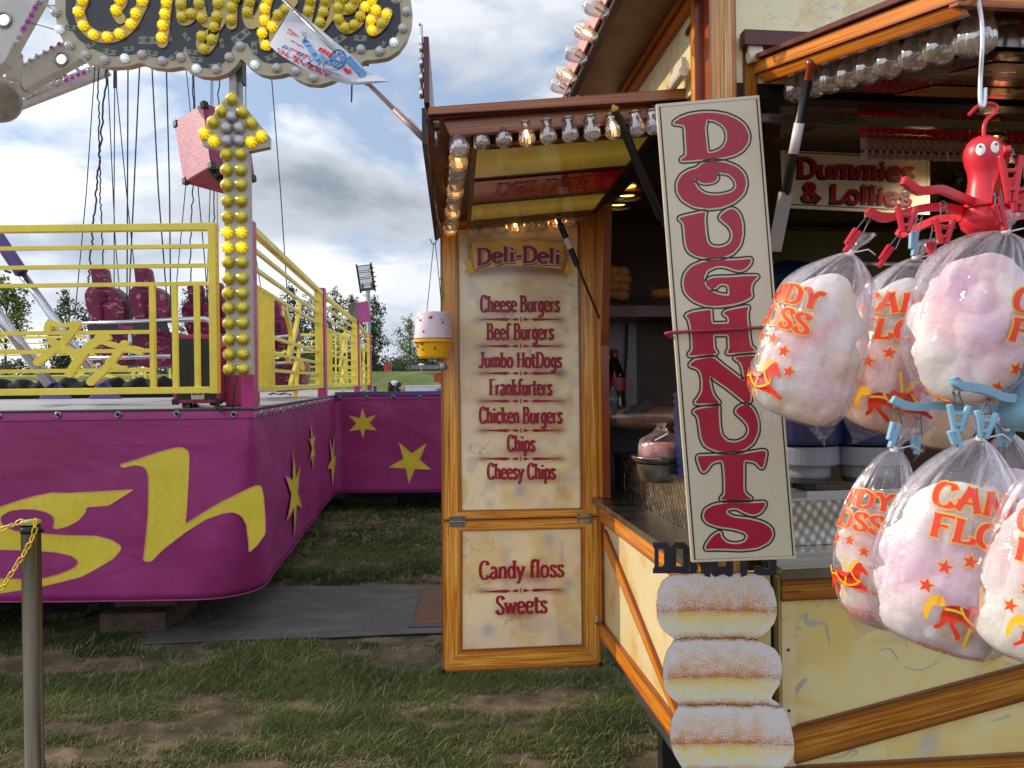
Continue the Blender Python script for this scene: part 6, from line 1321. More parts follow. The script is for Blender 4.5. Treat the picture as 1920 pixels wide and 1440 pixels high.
# ---------------------------------------------------------------- right awning flap
def right_flap():
    E = at(1412, 124, 1.9); G = at(1812, -28, 1.22); E2, G2 = E + GD_ * 1.7, G + GD_ * 1.7
    dn = (G - E).cross(E2 - E).normalized(); dn = dn if dn.z < 0 else -dn
    T = quadbox('awning_flap', K, [E, G, G2, E2], dn, .02, MT['maroon']); f = lambda u, v, dz: E.lerp(G, u).lerp(E2.lerp(G2, u), v) + dn * dz
    sd = (G - E).normalized(); ln = -GD_
    m = MB(); m.plank([f(.02, 0, .024) + ln * .012, f(1.0, 0, .024) + ln * .012, f(1.0, 0, -.004) + ln * .012, f(.02, 0, -.004) + ln * .012], ln, .016); m.build('side_fascia', WL_, T)
    m = MB(); m.plank([f(.06, 0, .046) - ln * .01, f(.985, 0, .042) - ln * .01, f(.985, 0, .025) + ln * .006, f(.06, 0, .025) + ln * .006], ln, .012); m.build('side_moulding', WL_, T)
    m = MB(); m.plank([f(1.0, -.006, .03), f(1.0, 1, .03), f(1.0, 1, -.006), f(1.0, -.006, -.006)], sd, .02); m.build('front_fascia', WL_, T)
    m = MB(); m.beam(f(.02, 0, -.012) + ln * .014, f(1.02, 0, -.012) + ln * .014, .02, .010); m.build('drip_edge', MT['maroon'], T)
    u0, u1, v0, v1, h = .12, .86, .075, .98, .066; q = [f(u0, v0, 0), f(u1, v0, 0), f(u1, v1, 0), f(u0, v1, 0)]; p = [f(u0, v0, h), f(u1, v0, h), f(u1, v1, h), f(u0, v1, h)]
    m = MB()
    for i in range(4): j = (i + 1) % 4; m.face([q[i], q[j], p[j], p[i]])
    m.build('light_box_side', m_steel('polished_side', (196, 190, 186), .12), T); m = MB(); m.face(p); m.build('light_box_frame', m_steel('box_edge_steel', (150, 146, 142), .25), T)
    rd = paint('dark_red_acrylic', (70, 8, 16), .12, .1, coat=.6); m = MB(); g = lambda a, b2, o=.004: f(u0 + (u1 - u0) * a, v0 + (v1 - v0) * b2, h + o)
    m.face([g(.03, .01), g(.97, .01), g(.97, .99), g(.03, .99)]); pn = m.build('acrylic_panel', rd, T)
    m = MB(); m.face([g(.02, .12, .006), g(.30, .12, .006), g(.30, .9, .006), g(.02, .9, .006)]); m.build('gold_strip', paint('olive_gold_acrylic', (140, 124, 60), .2, coat=.5), pn)
    m = MB(); m.face([g(.55, .07, .006), g(.8, .07, .006), g(.8, .2, .006), g(.55, .2, .006)]); m.build('cream_plate', paint('dull_cream_plate', (140, 104, 80), .3), pn)
    # caps
    pf = lambda u: 960 + 1440 * ((f(u, .042, .02) - EYE).dot(CR)) / ((f(u, .042, .02) - EYE).dot(CF))
    for px in (1496, 1532, 1562, 1595, 1632, 1672, 1720, 1768, 1828):
        a, b2 = 0., 1.
        for _ in range(30):
            c = (a + b2) / 2
            if pf(c) < px: a = c
            else: b2 = c
        put(BULB['on' if px in () else 'off'], 'bulb', T, f(a, .042, .012), quat=facing(dn), scale=(1.3,) * 3)
    for k in range(9): put(BULB['off'], 'bulb', T, f(.925, .045 + .07 * k, .012), quat=facing(dn), scale=(1.3,) * 3)
    a, b2 = at(1521, 118, 1.66), at(1452, 470, 1.82); d = (b2 - a).normalized(); m = MB(); m.lathe(a, [(.001, -.014), (.011, -.006), (.012, .004), (.008, .014), (.008, .04)], d, 14); s = m.build('gas_strut', WL_, T, smooth=True)
    m = MB(); m.tube([a + d * .035, a.lerp(b2, .68)], [.0108, .0104], 14); m.build('strut_tube', MT['black'], s, smooth=True)
    m = MB(); m.tube([a.lerp(b2, .30), a.lerp(b2, .46)], .0114, 14); m.build('strut_sticker', MT['white'], s, smooth=True)
    m = MB(); m.beam(a.lerp(b2, .67), a.lerp(b2, 1.0), .026, .018, NF); m.build('strut_sleeve', MT['grey'], s)
    m = MB(); m.tube(smooth_path([G + GD_ * .02 + UP * -.02, at(1842, 60, 1.19), at(1838, 150, 1.2), at(1838, 190, 1.2), at(1842, 203, 1.2), at(1846, 190, 1.2), at(1847, 165, 1.2)], 5), .0035, 8); m.build('hanging_hook', m_steel('pale_wire_hook', (206, 206, 210), .3), T, smooth=True)
right_flap()
# ---------------------------------------------------------------- menu door
MD = Plane((.34, 2.98, 0), NF)
TLINES = [('Cheese Burgers', 901, 1048, 585, 30, 0), ('Beef Burgers', 913, 1037, 637, 30, 0), ('Jumbo HotDogs', 899, 1052, 689, 28, 0), ('Frankfurters', 918, 1034, 741, 30, 0), ('Chicken Burgers', 899, 1053, 793.5, 30, 0), ('Chips', 951.5, 1002, 846, 30, 0), ('Cheesy Chips', 914, 1040.5, 898, 29, 0)]
TLOW = [('Candy floss', 899, 1056, 1085.5, 33, -.032), ('Sweets', 930, 1024.5, 1151, 33, -.03)]
DIVS = [(599, 0), (649, 0), (700, 0), (752, 0), (807, 0), (860, 0)]
def painted_panel(name, parent, q, lines, divs, seed, banner=False):
    """panel face with airbrushed marbling and a red airbrush glow around the lettering"""
    W_, H_ = 112, int(112 * (q[3][1] - q[0][1]) / (q[1][0] - q[0][0])); s, t = np.meshgrid(np.linspace(0, 1, W_), np.linspace(0, 1, H_))
    Q = [np.array(p, dtype=float) for p in q]; px = ((1 - s)[..., None] * Q[0] + s[..., None] * Q[1]) * (1 - t)[..., None] + ((1 - s)[..., None] * Q[3] + s[..., None] * Q[2]) * t[..., None]
    x, y = px[..., 0], px[..., 1]; col = np.ones(x.shape + (3,)) * np.array(lin((242, 224, 184)))
    def lay(m, c): nonlocal col; m = np.clip(m, 0, 1)[..., None]; col = col * (1 - m) + np.array(lin(c)) * m
    n = lambda sc, sd, o=3: fbm(x / sc + sd, y / sc * .9 + sd, seed + sd, o)
    lay(sstep(.52, .70, n(70, 1)) * .45, (216, 178, 84)); lay(sstep(.56, .74, n(48, 5)) * .45, (208, 164, 62)); lay(sstep(.62, .80, n(34, 9, 2)) * .28, (142, 156, 186)); lay(sstep(.5, .62, n(90, 13)) * .35, (226, 196, 176))
    v = np.abs(fbm(x / 60 + 4, y / 60 + 2, seed + 21, 4) - .5); lay((1 - sstep(.0, .012, v)) * sstep(.52, .6, n(55, 31, 2)) * .6, (128, 140, 160))
    for k, (cx, cy) in enumerate([(975, 920), (1050, 700), (905, 660), (1030, 1010), (915, 1180), (1065, 1095)]): lay(np.exp(-(((x - cx) / 12) ** 2 + ((y - cy) / 12) ** 2)) * .5, (126, 150, 188))
    r = np.random.default_rng(seed)
    for txt, x0, x1, yb, cap, sl in lines:
        for k in range(5):
            cx = r.uniform(x0 + 8, x1 - 8); w = r.uniform(14, 34); yy = yb + sl * (cx - x0) - r.uniform(-4, 8)
            lay(np.exp(-(((x - cx) / w) ** 2 + ((y - yy) / 8) ** 2)) * .30, (128, 70, 44))
        lay(np.exp(-((np.maximum(0, np.abs(x - (x0 + x1) / 2) - (x1 - x0) / 2 + 8) / 9) ** 2 + ((y - yb + 8) / 16) ** 2)) * .26, (176, 122, 80))
    for yd, sl in divs:
        for cx in (905, 1048): lay(np.exp(-(((x - cx) / 16) ** 2 + ((y - yd) / 6) ** 2)) * .55, (120, 40, 46))
        lay(np.exp(-((np.maximum(0, np.abs(x - 976) - 70) / 8) ** 2 + ((y - yd) / 7) ** 2)) * .3, (170, 110, 70))
    if banner:
        ex = np.maximum(0, np.abs(x - 971) - 88) / 9; ey = np.maximum(0, np.abs(y - (481 + 6 * ((x - 971) / 95) ** 2)) - 24) / 11; lay(np.exp(-(ex ** 2 + ey ** 2)) * .8, (112, 44, 34))
    P = [tuple(MD.hit(float(a), float(b2), .003)) for a, b2 in zip(x.ravel(), y.ravel())]; i = (np.arange(H_ - 1)[:, None] * W_ + np.arange(W_ - 1)[None]).ravel()
    o = npmesh(name, np.array(P), np.stack([i, i + 1, i + W_ + 1, i + W_], 1)[:, ::-1], MT['vpanel'], parent, col.reshape(-1, 3)); o.modifiers.new('board', 'SOLIDIFY').thickness = .004
    return o
MT['vpanel'] = m_vcol('airbrushed_gloss_panel', .2, .5, coat=.4)
def menu_door():
    T = MB(); T.plank([MD.hit(x, y, -.004) for x, y in ((830, 1254), (1124, 1244), (1115, 398), (829, 410))], NF, .022); T = T.build('menu_door', WD, K)
    for q in ([(825, 405), (828, 974.5), (865, 957), (858, 431)], [(828, 974.5), (1124, 966.5), (1089, 953), (865, 957)], [(1118, 392), (1124, 966.5), (1089, 953), (1083, 420)], [(825, 405), (1118, 392), (1083, 420), (858, 431)],
              [(828, 976.5), (829, 1258), (866, 1218), (866, 995)], [(828, 976.5), (1124, 968.5), (1089, 990), (866, 995)], [(1124, 968.5), (1127, 1247), (1091, 1208), (1089, 990)], [(829, 1258), (1127, 1247), (1091, 1208), (866, 1218)]): plk('frame_board', T, MD, q, WD, .010, .02)
    painted_panel('menu_panel', T, [(858, 431), (1083, 420), (1089, 953), (865, 957)], TLINES, DIVS, 50, True)
    painted_panel('menu_panel', T, [(866, 995), (1089, 990), (1091, 1208), (866, 1218)], TLOW, [(1107, -.03)], 80)
    fn = lambda o: (lambda x, y, z=0: MD.hit(x, y, o + z))
    for txt, x0, x1, yb, cap, sl in TLINES + TLOW:
        m = MB(); pen(m, text_strokes(txt, x0, x1, yb, cap, sl), fn(.0042), 5.2 if cap < 32 else 5.8, 2.7, flare=1.5); m.build('menu_line', MT['menu_red'], T)
    for y, sl in DIVS + [(1107, -.032)]:
        m = MB(); Z = fn(.0042); tr = lambda L: [(a, b2 + y + sl * (a - 976)) for a, b2 in L]
        for sx in (-1, 1):
            for L in ([(976 + sx * 3, 0), (976 + sx * 8, -3), (976 + sx * 18, 0), (976 + sx * 8, 3)], [(976 + sx * 18, 0), (976 + sx * 27, -3.2), (976 + sx * 79, 0), (976 + sx * 27, 3.2)]): m.poly(tr(L), [], Z, 0, NF)
        m.poly(tr([(975, -4.5), (977, -4.5), (977, 4.5), (975, 4.5)]), [], fn(.0044), 0, NF); m.build('menu_divider', MT['menu_red'], T)
    gold = paint('parchment_gold', (240, 192, 74), .3, .2, scale=16); dg = paint('parchment_shaded_gold', (204, 138, 50), .3, .25, scale=16)
    m = MB()
    for L in ([(867, 490), (882, 488), (889, 511), (868, 513), (877, 501)], [(1064, 488), (1075, 494), (1068, 501), (1075, 513), (1056, 512)]): m.poly(L, [], fn(.0042), 0, NF)
    m.m = 1
    for L in ([(881, 467), (885, 462), (892, 508), (887, 508)], [(1062, 466), (1058, 461), (1050, 505), (1056, 508)]): m.poly(L, [], fn(.0046), 0, NF)
    m.m = 0; a = [(884 + 174 * k / 16, 456 - 5 * (1 - (k / 8 - 1) ** 2)) for k in range(17)]; b2 = [(1051 - 161 * k / 16, 505 - 6 * (1 - (k / 8 - 1) ** 2)) for k in range(17)]; m.poly(a + b2, [], fn(.005), 0, NF); m.build('banner_scroll', [gold, dg], T)
    st = text_strokes('Deli-Deli', 895, 1049, 497, 29, 0, False, 5)
    m = MB(); pen(m, st, lambda x, y, z: MD.hit(x + 1.6, y + 2, .0056 + z), 8.2, 5, extra=2.2, flare=1.3); m.build('lettering_shadow', paint('brown_lettering_shadow', (92, 48, 24), .4), T)
    m = MB(); pen(m, st, fn(.0068), 7.6, 4.2, extra=3.2, flare=1.3); m.build('lettering_outline', MT['white'], T)
    m = MB(); pen(m, st, fn(.0080), 7.6, 4.2, flare=1.3); m.build('banner_lettering', MT['menu_red'], T)
    for cx, cy in ((857.5, 977), (1095.5, 971)):
        m = MB(); h = lambda dx, dy: MD.hit(cx + dx, cy + dy, .0125)
        m.plank([h(-14.5, 10), h(14.5, 9.5), h(14.5, 1), h(-14.5, 1)], NF, .002); m.plank([h(-14.5, -1), h(14.5, -1), h(14.5, -10), h(-14.5, -9.5)], NF, .002); m.tube([h(-14.5, 0), h(14.5, -.5)], .0042, 10); hg = m.build('hinge', MT['steel'], T)
        m = MB()
        for dx in (-11, 11):
            for dy in (-6, 6): m.lathe(MD.hit(cx + dx, cy + dy, .013), [(.0034, 0), (.003, .002), (.0001, .002)], NF, 8)
        m.build('hinge_screw', MT['dark_grey'], hg)
    m = MB(); m.lathe(at(1119, 1166, 2.94), [(.001, -.012), (.010, 0), (.001, .012)], UP, 12); m.tube([at(1119, 1152, 2.94), at(1121, 1172, 2.94)], .004, 8); m.build('latch', MT['steel'], T, smooth=True)
    m = MB(); m.poly([(812, 702), (826, 698), (828, 718), (814, 716)], [], lambda x, y: MD.hit(x, y, .01), .03, NF); m.build('orange_bracket', paint('orange_bracket_paint', (196, 84, 30), .4), T)
    for x, y in ((831, 1256), (1125, 1243)): m = MB(); m.lathe(MD.hit(x, y, .012), [(.009, -.01), (.009, .004), (.001, .005)], NF, 10); m.build('corner_stud', MT['black'], T)
menu_door()
def fly_trap():
    d = 2.83; c = at(813, 672, d); T = thing('fly_trap', 'hanging fly trap with a white cone lid over a yellow bowl beside the menu door', 'fly trap', c)
    k = d / FPX; m = MB(); m.lathe(c, [(.001, 0), (26 * k, 0), (29 * k, 4 * k), (33 * k, 28 * k), (39 * k, 30 * k), (39 * k, 35 * k), (34 * k, 36 * k)], UP, 36); m.build('bowl', paint('bright_yellow_bowl', (240, 178, 24), .3, .05, dirt=.12, scale=20), T, smooth=False)
    b = NB('cloudy_white_lid'); o = b.pos(); sp = b.ramp(b.noise(o, 60, 3, .6), [(.64, 0), (.68, .85)]); zz = b.n('ShaderNodeSeparateXYZ', {0: o}).outputs[2]
    b.P(col=b.mix(b.math('MULTIPLY', sp, b.ramp(b.math('SUBTRACT', zz, c.z), [(.09, .25), (.16, 1)])), lin((228, 208, 218)), lin((70, 60, 64))), rough=.3, sss=.1)
    m = MB(); m.lathe(c, [(36 * k, 37 * k), (36 * k, 40 * k), (32 * k, 82 * k), (29 * k, 86 * k), (.001, 87 * k)], UP, 36); m.build('lid', b.m, T, smooth=True)
    m = MB(); m.tube([at(800, 586, d), at(807, 520, d), at(813, 458, d)], .0016, 5); m.tube([at(829, 586, d), at(823, 520, d), at(816, 455, d)], .0016, 5); m.tube(smooth_path([at(806, 448, d), at(812, 458, d), at(818, 452, d), at(822, 440, d), at(818, 425, d)], 4), .002, 5); m.tube([at(829, 585, d), at(829, 590, d)], .006, 8); m.build('string', MT['cable'], T)
    m = MB(); m.tube(smooth_path([at(823, 525, d), at(829, 522, d), at(832, 545, d), at(830, 565, d), at(828, 545, d), at(826, 560, d)], 5), .002, 5); m.build('green_tie', paint('green_cord', (60, 130, 70), .5), T)
    m = MB(); m.lathe(at(830, 688, d), [(.012, -.012), (.014, 0), (.012, .014)], UP, 12); m.tube([at(820, 683, d), at(840, 690, d)], .006, 8); m.lathe(at(822, 690, d), [(.001, -.007), (.007, 0), (.001, .007)], UP, 10); prop(m.build('door_catch', MT['steel'], None, smooth=True), 'small steel catch on the door edge just under the fly trap', 'catch')
    # a few flies in the trap
    m = MB(); rr = random.Random(3)
    for _ in range(4): a = rr.uniform(-2.6, -.6); h = rr.uniform(4, 26); r = (30.5 + h * .13) * k; m.lathe(c + V((math.cos(a) * r, math.sin(a) * r, h * k)), [(.001, -.006), (.003, 0), (.001, .006)], V((rr.uniform(-1, 1), .2, 1)), 6)
    for _ in range(6): a = rr.uniform(-2.6, -.6); h = rr.uniform(48, 84); r = (36 - (h - 40) * .09) * k; m.lathe(c + V((math.cos(a) * r, math.sin(a) * r, h * k)), [(.001, -.006), (.003, 0), (.001, .006)], V((rr.uniform(-1, 1), .2, 1)), 6)
    prop(m.build('flies', MT['black'], T), kind='stuff')
fly_trap()
# ================================================================== SIGNS
def area2(p): return sum(p[i].x * p[(i + 1) % len(p)].y - p[(i + 1) % len(p)].x * p[i].y for i in range(len(p)))
def shift_loop(p, d):
    """move a closed 2-D loop outwards by d"""
    s = 1 if area2(p) > 0 else -1; o = []; k = len(p)
    for i in range(k):
        a = (p[i] - p[i - 1]); b2 = (p[(i + 1) % k] - p[i]); t = (a.normalized() if a.length > 1e-6 else b2.normalized()) + (b2.normalized() if b2.length > 1e-6 else a.normalized())
        if t.length < .3: t = b2
        t.normalize(); o.append(p[i] + V((t.y, -t.x)) * d * s)
    return o
def doughnuts_sign():
    P = front_plane(1.70); T = thing('doughnuts_sign', 'tall cream sign reading DOUGHNUTS in crimson letters stacked downwards, tied with a red cord', 'sign', at(1360, 620, 1.7))
    fn = lambda o: (lambda x, y, z=0: P.hit(x, y, o + z))
    m = MB(); m.poly([(1230, 195), (1424, 178), (1493, 1048), (1297, 1055)], [], fn(0), .010, P.n); bd = m.build('board', paint('cream_sign_board', (206, 195, 168), .28, .04, scale=2, coat=.2), T, bevel=.0015)
    m = MB(); m.ribbon([(1237, 201), (1418.5, 185), (1487, 1042), (1303, 1049)], 2.6, fn(.0006), True); m.build('border_line', MT['black'], bd)
    a = lambda L: [V((1200 + x / 3, 160 + y / 3)) for x, y in L]; c = lambda L: [V((1230 + x / 3, 600 + y / 3)) for x, y in L]; r_ = lambda L: [V(q) for q in L]
    GLY = [
     (a([(185, 215), (225, 185), (280, 165), (350, 155), (420, 155), (490, 168), (550, 195), (590, 230), (612, 280), (605, 325), (575, 365), (530, 390), (470, 405), (400, 412), (300, 420), (230, 425), (236, 412), (256, 402), (264, 385), (258, 300), (255, 240), (245, 222), (215, 217)]), [a([(372, 190), (420, 195), (465, 220), (490, 260), (490, 310), (470, 350), (430, 375), (378, 385), (370, 300), (363, 240), (372, 205)])]),
     (a([(320, 470), (350, 440), (410, 427), (480, 435), (545, 460), (585, 500), (597, 555), (580, 610), (530, 655), (460, 685), (380, 693), (300, 680), (240, 645), (212, 600), (210, 550), (235, 505), (280, 478)]), [a([(302, 500), (315, 530), (345, 548), (385, 550), (420, 540), (437, 522), (430, 500), (408, 497), (450, 489), (500, 497), (535, 530), (545, 570), (520, 600), (470, 615), (410, 620), (360, 610), (320, 580), (302, 540)])]),
     (a([(218, 748), (240, 740), (290, 728), (370, 712), (362, 730), (362, 770), (370, 850), (380, 890), (410, 912), (460, 912), (500, 895), (522, 860), (520, 820), (500, 790), (470, 765), (447, 745), (465, 722), (495, 700), (525, 695), (555, 720), (572, 770), (575, 840), (560, 900), (520, 945), (460, 968), (390, 972), (320, 960), (275, 935), (258, 895), (252, 830), (248, 780), (235, 762)]), []),
     (a([(625, 975), (590, 980), (520, 985), (430, 985), (350, 995), (290, 1020), (255, 1060), (243, 1110), (255, 1165), (300, 1210), (370, 1238), (450, 1240), (530, 1228), (590, 1210), (630, 1187), (620, 1160), (625, 1120), (640, 1095), (668, 1073), (600, 1073), (500, 1080), (410, 1082), (377, 1098), (371, 1122), (390, 1140), (425, 1140), (440, 1121), (470, 1112), (500, 1125), (505, 1185), (450, 1180), (400, 1160), (367, 1130), (356, 1085), (375, 1040), (430, 1015), (480, 1017), (520, 1032), (560, 1042), (595, 1030), (620, 1000)]), []),
     (r_([(1285, 591.7), (1300, 585), (1333, 580.7), (1332, 588), (1333.7, 608), (1368, 606.7), (1366, 593), (1356.7, 589), (1360, 584), (1380, 579), (1404, 575), (1400.7, 581.7), (1400, 593), (1404, 633), (1406.7, 650), (1416.7, 657), (1410, 659), (1361.7, 662.7), (1368, 655), (1367, 626.7), (1336, 626.7), (1338, 655), (1345, 662.7), (1291.7, 666.7), (1293, 662.7), (1299, 656.7), (1298, 633), (1295, 610), (1291.7, 596.7)]), []),
     (c([(185, 255), (220, 225), (320, 210), (380, 260), (480, 335), (500, 345), (495, 300), (480, 240), (435, 210), (540, 200), (560, 205), (545, 215), (530, 240), (532, 330), (530, 450), (520, 465), (500, 460), (400, 380), (300, 310), (298, 340), (310, 400), (330, 440), (360, 468), (215, 468), (240, 440), (262, 400), (262, 330), (250, 285), (225, 265)]), []),
     (c([(208, 515), (240, 500), (355, 485), (350, 510), (355, 600), (365, 650), (400, 685), (450, 690), (500, 670), (525, 630), (520, 590), (490, 555), (445, 515), (470, 485), (515, 475), (550, 510), (572, 570), (572, 630), (545, 690), (490, 730), (420, 742), (340, 735), (275, 705), (255, 660), (245, 580), (235, 535)]), []),
     (c([(230, 765), (330, 762), (480, 755), (600, 735), (618, 740), (610, 790), (600, 830), (585, 825), (560, 795), (500, 785), (490, 800), (490, 960), (505, 985), (540, 1008), (360, 1010), (390, 980), (388, 880), (380, 800), (365, 785), (310, 800), (285, 840), (265, 855), (250, 830)]), []),
     (c([(615, 1025), (605, 1055), (580, 1085), (540, 1095), (500, 1080), (450, 1055), (400, 1060), (390, 1085), (430, 1110), (520, 1120), (600, 1140), (645, 1170), (655, 1210), (630, 1250), (570, 1280), (480, 1290), (380, 1285), (320, 1285), (275, 1288), (290, 1255), (320, 1215), (360, 1190), (365, 1225), (400, 1255), (450, 1262), (500, 1250), (520, 1215), (500, 1190), (440, 1172), (350, 1160), (290, 1140), (265, 1105), (280, 1065), (330, 1040), (420, 1028), (520, 1030), (580, 1028)]), [])]
    for i, (o, hs) in enumerate(GLY):
        o = chaikin(o, 2); hs = [chaikin(h, 2) for h in hs]; m = MB(); m.poly(o, hs, fn(.0011 + .00005 * i), 0, P.n); L = m.build('letter', MT['sign_red'], bd)
        m = MB()
        m.ribbon(shift_loop(o, 4.8), 2.9, fn(.0007 + .00003 * i), True)
        for h in hs: m.ribbon(shift_loop(h, -4.4), 2.6, fn(.0008 + .00003 * i), True)
        m.build('letter_outline', MT['black'], L)
    m = MB(); m.tube(smooth_path([at(1262, 634, 1.72), at(1253, 628, 1.70), at(1256, 624, 1.688), at(1340, 619, 1.688), at(1436, 614, 1.688), at(1457, 613, 1.70), at(1452, 614, 1.72)], 5), .0038, 8); prop(m.build('elastic_cord', paint('dark_pink_elastic', (150, 44, 66), .6), None, smooth=True), 'dark pink elastic cord stretched across the H of the tall doughnuts sign', 'cord')
doughnuts_sign()
def doughnut_board():
    P = front_plane(1.77); T = thing('doughnut_board', 'cut out board printed with a stack of three sugared doughnuts under black DONUTS letters', 'cutout board', at(1360, 1400, 1.77))
    Lf = [(1074, 1300), (1078, 1260), (1090, 1242), (1110, 1234), (1137, 1231), (1163, 1233), (1180, 1241), (1190, 1252), (1198, 1265), (1208, 1260), (1223, 1250), (1245, 1244), (1270, 1243), (1292, 1246), (1307, 1257), (1316, 1268), (1324, 1273), (1335, 1265), (1347, 1260), (1370, 1256), (1393, 1257), (1415, 1264), (1440, 1279), (1470, 1290), (1500, 1300)]
    Rt = [(1074, 1405), (1078, 1428), (1088, 1440), (1105, 1450), (1130, 1456.5), (1150, 1457), (1168, 1452), (1182, 1441), (1192, 1428), (1199, 1419), (1206, 1432), (1216, 1452), (1230, 1462), (1245, 1466), (1268, 1466), (1285, 1461), (1298, 1452), (1310, 1446), (1320, 1462), (1335, 1473), (1360, 1482), (1385, 1488), (1403, 1490), (1420, 1487), (1440, 1468), (1470, 1450), (1500, 1440)]
    I = lambda L, y: float(np.interp(y, [q[0] for q in L], [q[1] for q in L]))
    ys = np.arange(1074, 1500.1, 3.0); bnd = [1074, 1198, 1322, 1446, 1570]; m = MB(); rows = []; nx = 14
    for y in ys:
        k = min(3, max(0, int((y - 1074) // 124))); l, r = I(Lf, y), I(Rt, y); rows.append([((l + (r - l) * i / nx), y, (l + (r - l) * i / nx - 1350) / 100.0, (y - 1074) / 124.0, i / nx) for i in range(nx + 1)])
    for A, B2 in zip(rows[:-1], rows[1:]):
        for i in range(nx):
            q = [A[i], A[i + 1], B2[i + 1], B2[i]]; m.face([P.hit(p[0], p[1]) for p in q][::-1], [(p[2] + 10 * 0, p[3]) for p in q][::-1])
    edge = [P.hit(r[0][0], r[0][1]) for r in rows] + [P.hit(r[-1][0], r[-1][1]) for r in rows[::-1]]; bk = [p - P.n * .004 for p in edge]; k = len(edge)
    b = NB('sugared_doughnut_print'); uv = b.uv(); sep = b.n('ShaderNodeSeparateXYZ', {0: uv}); u, v = sep.outputs[0], sep.outputs[1]
    wob = b.math('MULTIPLY', b.math('SUBTRACT', b.noise(b.map(uv, (1.3, .4, 1)), 2.0, 3), .5), .16); u2 = b.math('MULTIPLY', u, u)
    t = b.math('FRACT', b.math('ADD', b.math('ADD', v, b.math('MULTIPLY', wob, .5)), b.math('MULTIPLY', u2, -.02)))
    Y, Bn, Dk, Wt = lin((222, 198, 98)), lin((200, 140, 78)), lin((124, 62, 20)), lin((212, 208, 210))
    base = b.ramp(t, [(0.0, lin((150, 96, 52))), (.05, lin((200, 176, 130))), (.25, lin((212, 170, 112))), (.48, Bn), (.565, lin((176, 104, 48))), (.60, lin((206, 166, 92))), (.68, Y), (.88, lin((212, 204, 150))), (.955, lin((190, 140, 80))), (.985, lin((120, 70, 36)))])
    den = b.ramp(t, [(0.0, .2), (.06, .85), (.25, .62), (.5, .38), (.57, .16), (.64, .28), (.85, .48), (.93, .4), (1.0, .05)])
    sp = b.noise(b.map(uv, (1.25, 1.3, 1)), 30, 4, .78); cl = b.noise(b.map(uv, (1, 1.3, 1)), 5, 3)
    au = b.math('ABSOLUTE', u); ed = b.ramp(au, [(.7, 0), (1.12, .75)])
    thr = b.math('ADD', b.math('ADD', b.math('MULTIPLY', den, .24), b.math('MULTIPLY', b.math('SUBTRACT', cl, .5), .30)), b.math('MULTIPLY', ed, .09))
    sug = b.math('MULTIPLY', b.math('SUBTRACT', b.math('ADD', sp, thr), .555), 8.0, True)
    col = b.mix(b.math('MULTIPLY', sug, .9), base, Wt); b.P(col=col, rough=.45, spec=.3); dp = m.build('printed_doughnuts', b.m, T)
    m = MB()
    for i in range(k): j = (i + 1) % k; m.face([edge[i], edge[j], bk[j], bk[i]])
    m.poly([(r[0][0], r[0][1]) for r in rows] + [(r[-1][0], r[-1][1]) for r in rows[::-1]], [], lambda x, y: P.hit(x, y, -.004), 0, -P.n); m.build('board_edge', MT['dark_grey'], T)
    m = MB(); F = lambda x, y: P.hit(x, y, .001)
    m.poly([(1225, 1018), (1252, 1018), (1258, 1026), (1264, 1018), (1285, 1018), (1292, 1026), (1292, 1075), (1225, 1075), (1225, 1068), (1228, 1064), (1228, 1030), (1225, 1026)], [[(1235, 1029), (1242, 1029), (1246, 1034), (1246, 1060), (1242, 1064), (1235, 1064)], [(1268, 1029), (1281, 1029), (1281, 1063), (1268, 1063)]], F, .009, P.n)
    m.poly([(1294, 1018), (1306, 1018), (1320, 1046), (1320, 1018), (1332, 1018), (1332, 1082), (1322, 1080), (1306, 1050), (1306, 1075), (1294, 1075)], [], F, .009, P.n)
    m.poly([(1334, 1018), (1346, 1018), (1346, 1060), (1350, 1064), (1358, 1064), (1362, 1060), (1362, 1018), (1374, 1018), (1374, 1078), (1368, 1082), (1356, 1076), (1340, 1082), (1334, 1076)], [], F, .009, P.n)
    m.poly([(1376, 1018), (1414, 1018), (1414, 1030), (1401, 1030), (1401, 1078), (1389, 1082), (1389, 1030), (1376, 1030)], [], F, .009, P.n)
    m.poly([(1416, 1022), (1420, 1018), (1452, 1018), (1456, 1022), (1456, 1034), (1444, 1034), (1444, 1029), (1428, 1029), (1428, 1038), (1452, 1044), (1456, 1048), (1456, 1072), (1452, 1078), (1420, 1078), (1416, 1074), (1416, 1062), (1428, 1062), (1428, 1067), (1444, 1067), (1444, 1054), (1420, 1048), (1416, 1044)], [], F, .009, P.n)
    m.poly([(1292, 1074), (1456, 1074), (1456, 1079), (1292, 1079)], [], lambda x, y: P.hit(x, y, -.001), .008, P.n)
    m.build('donuts_lettering', paint('navy_black_letters', (32, 32, 44), .4, .15), T)
doughnut_board()
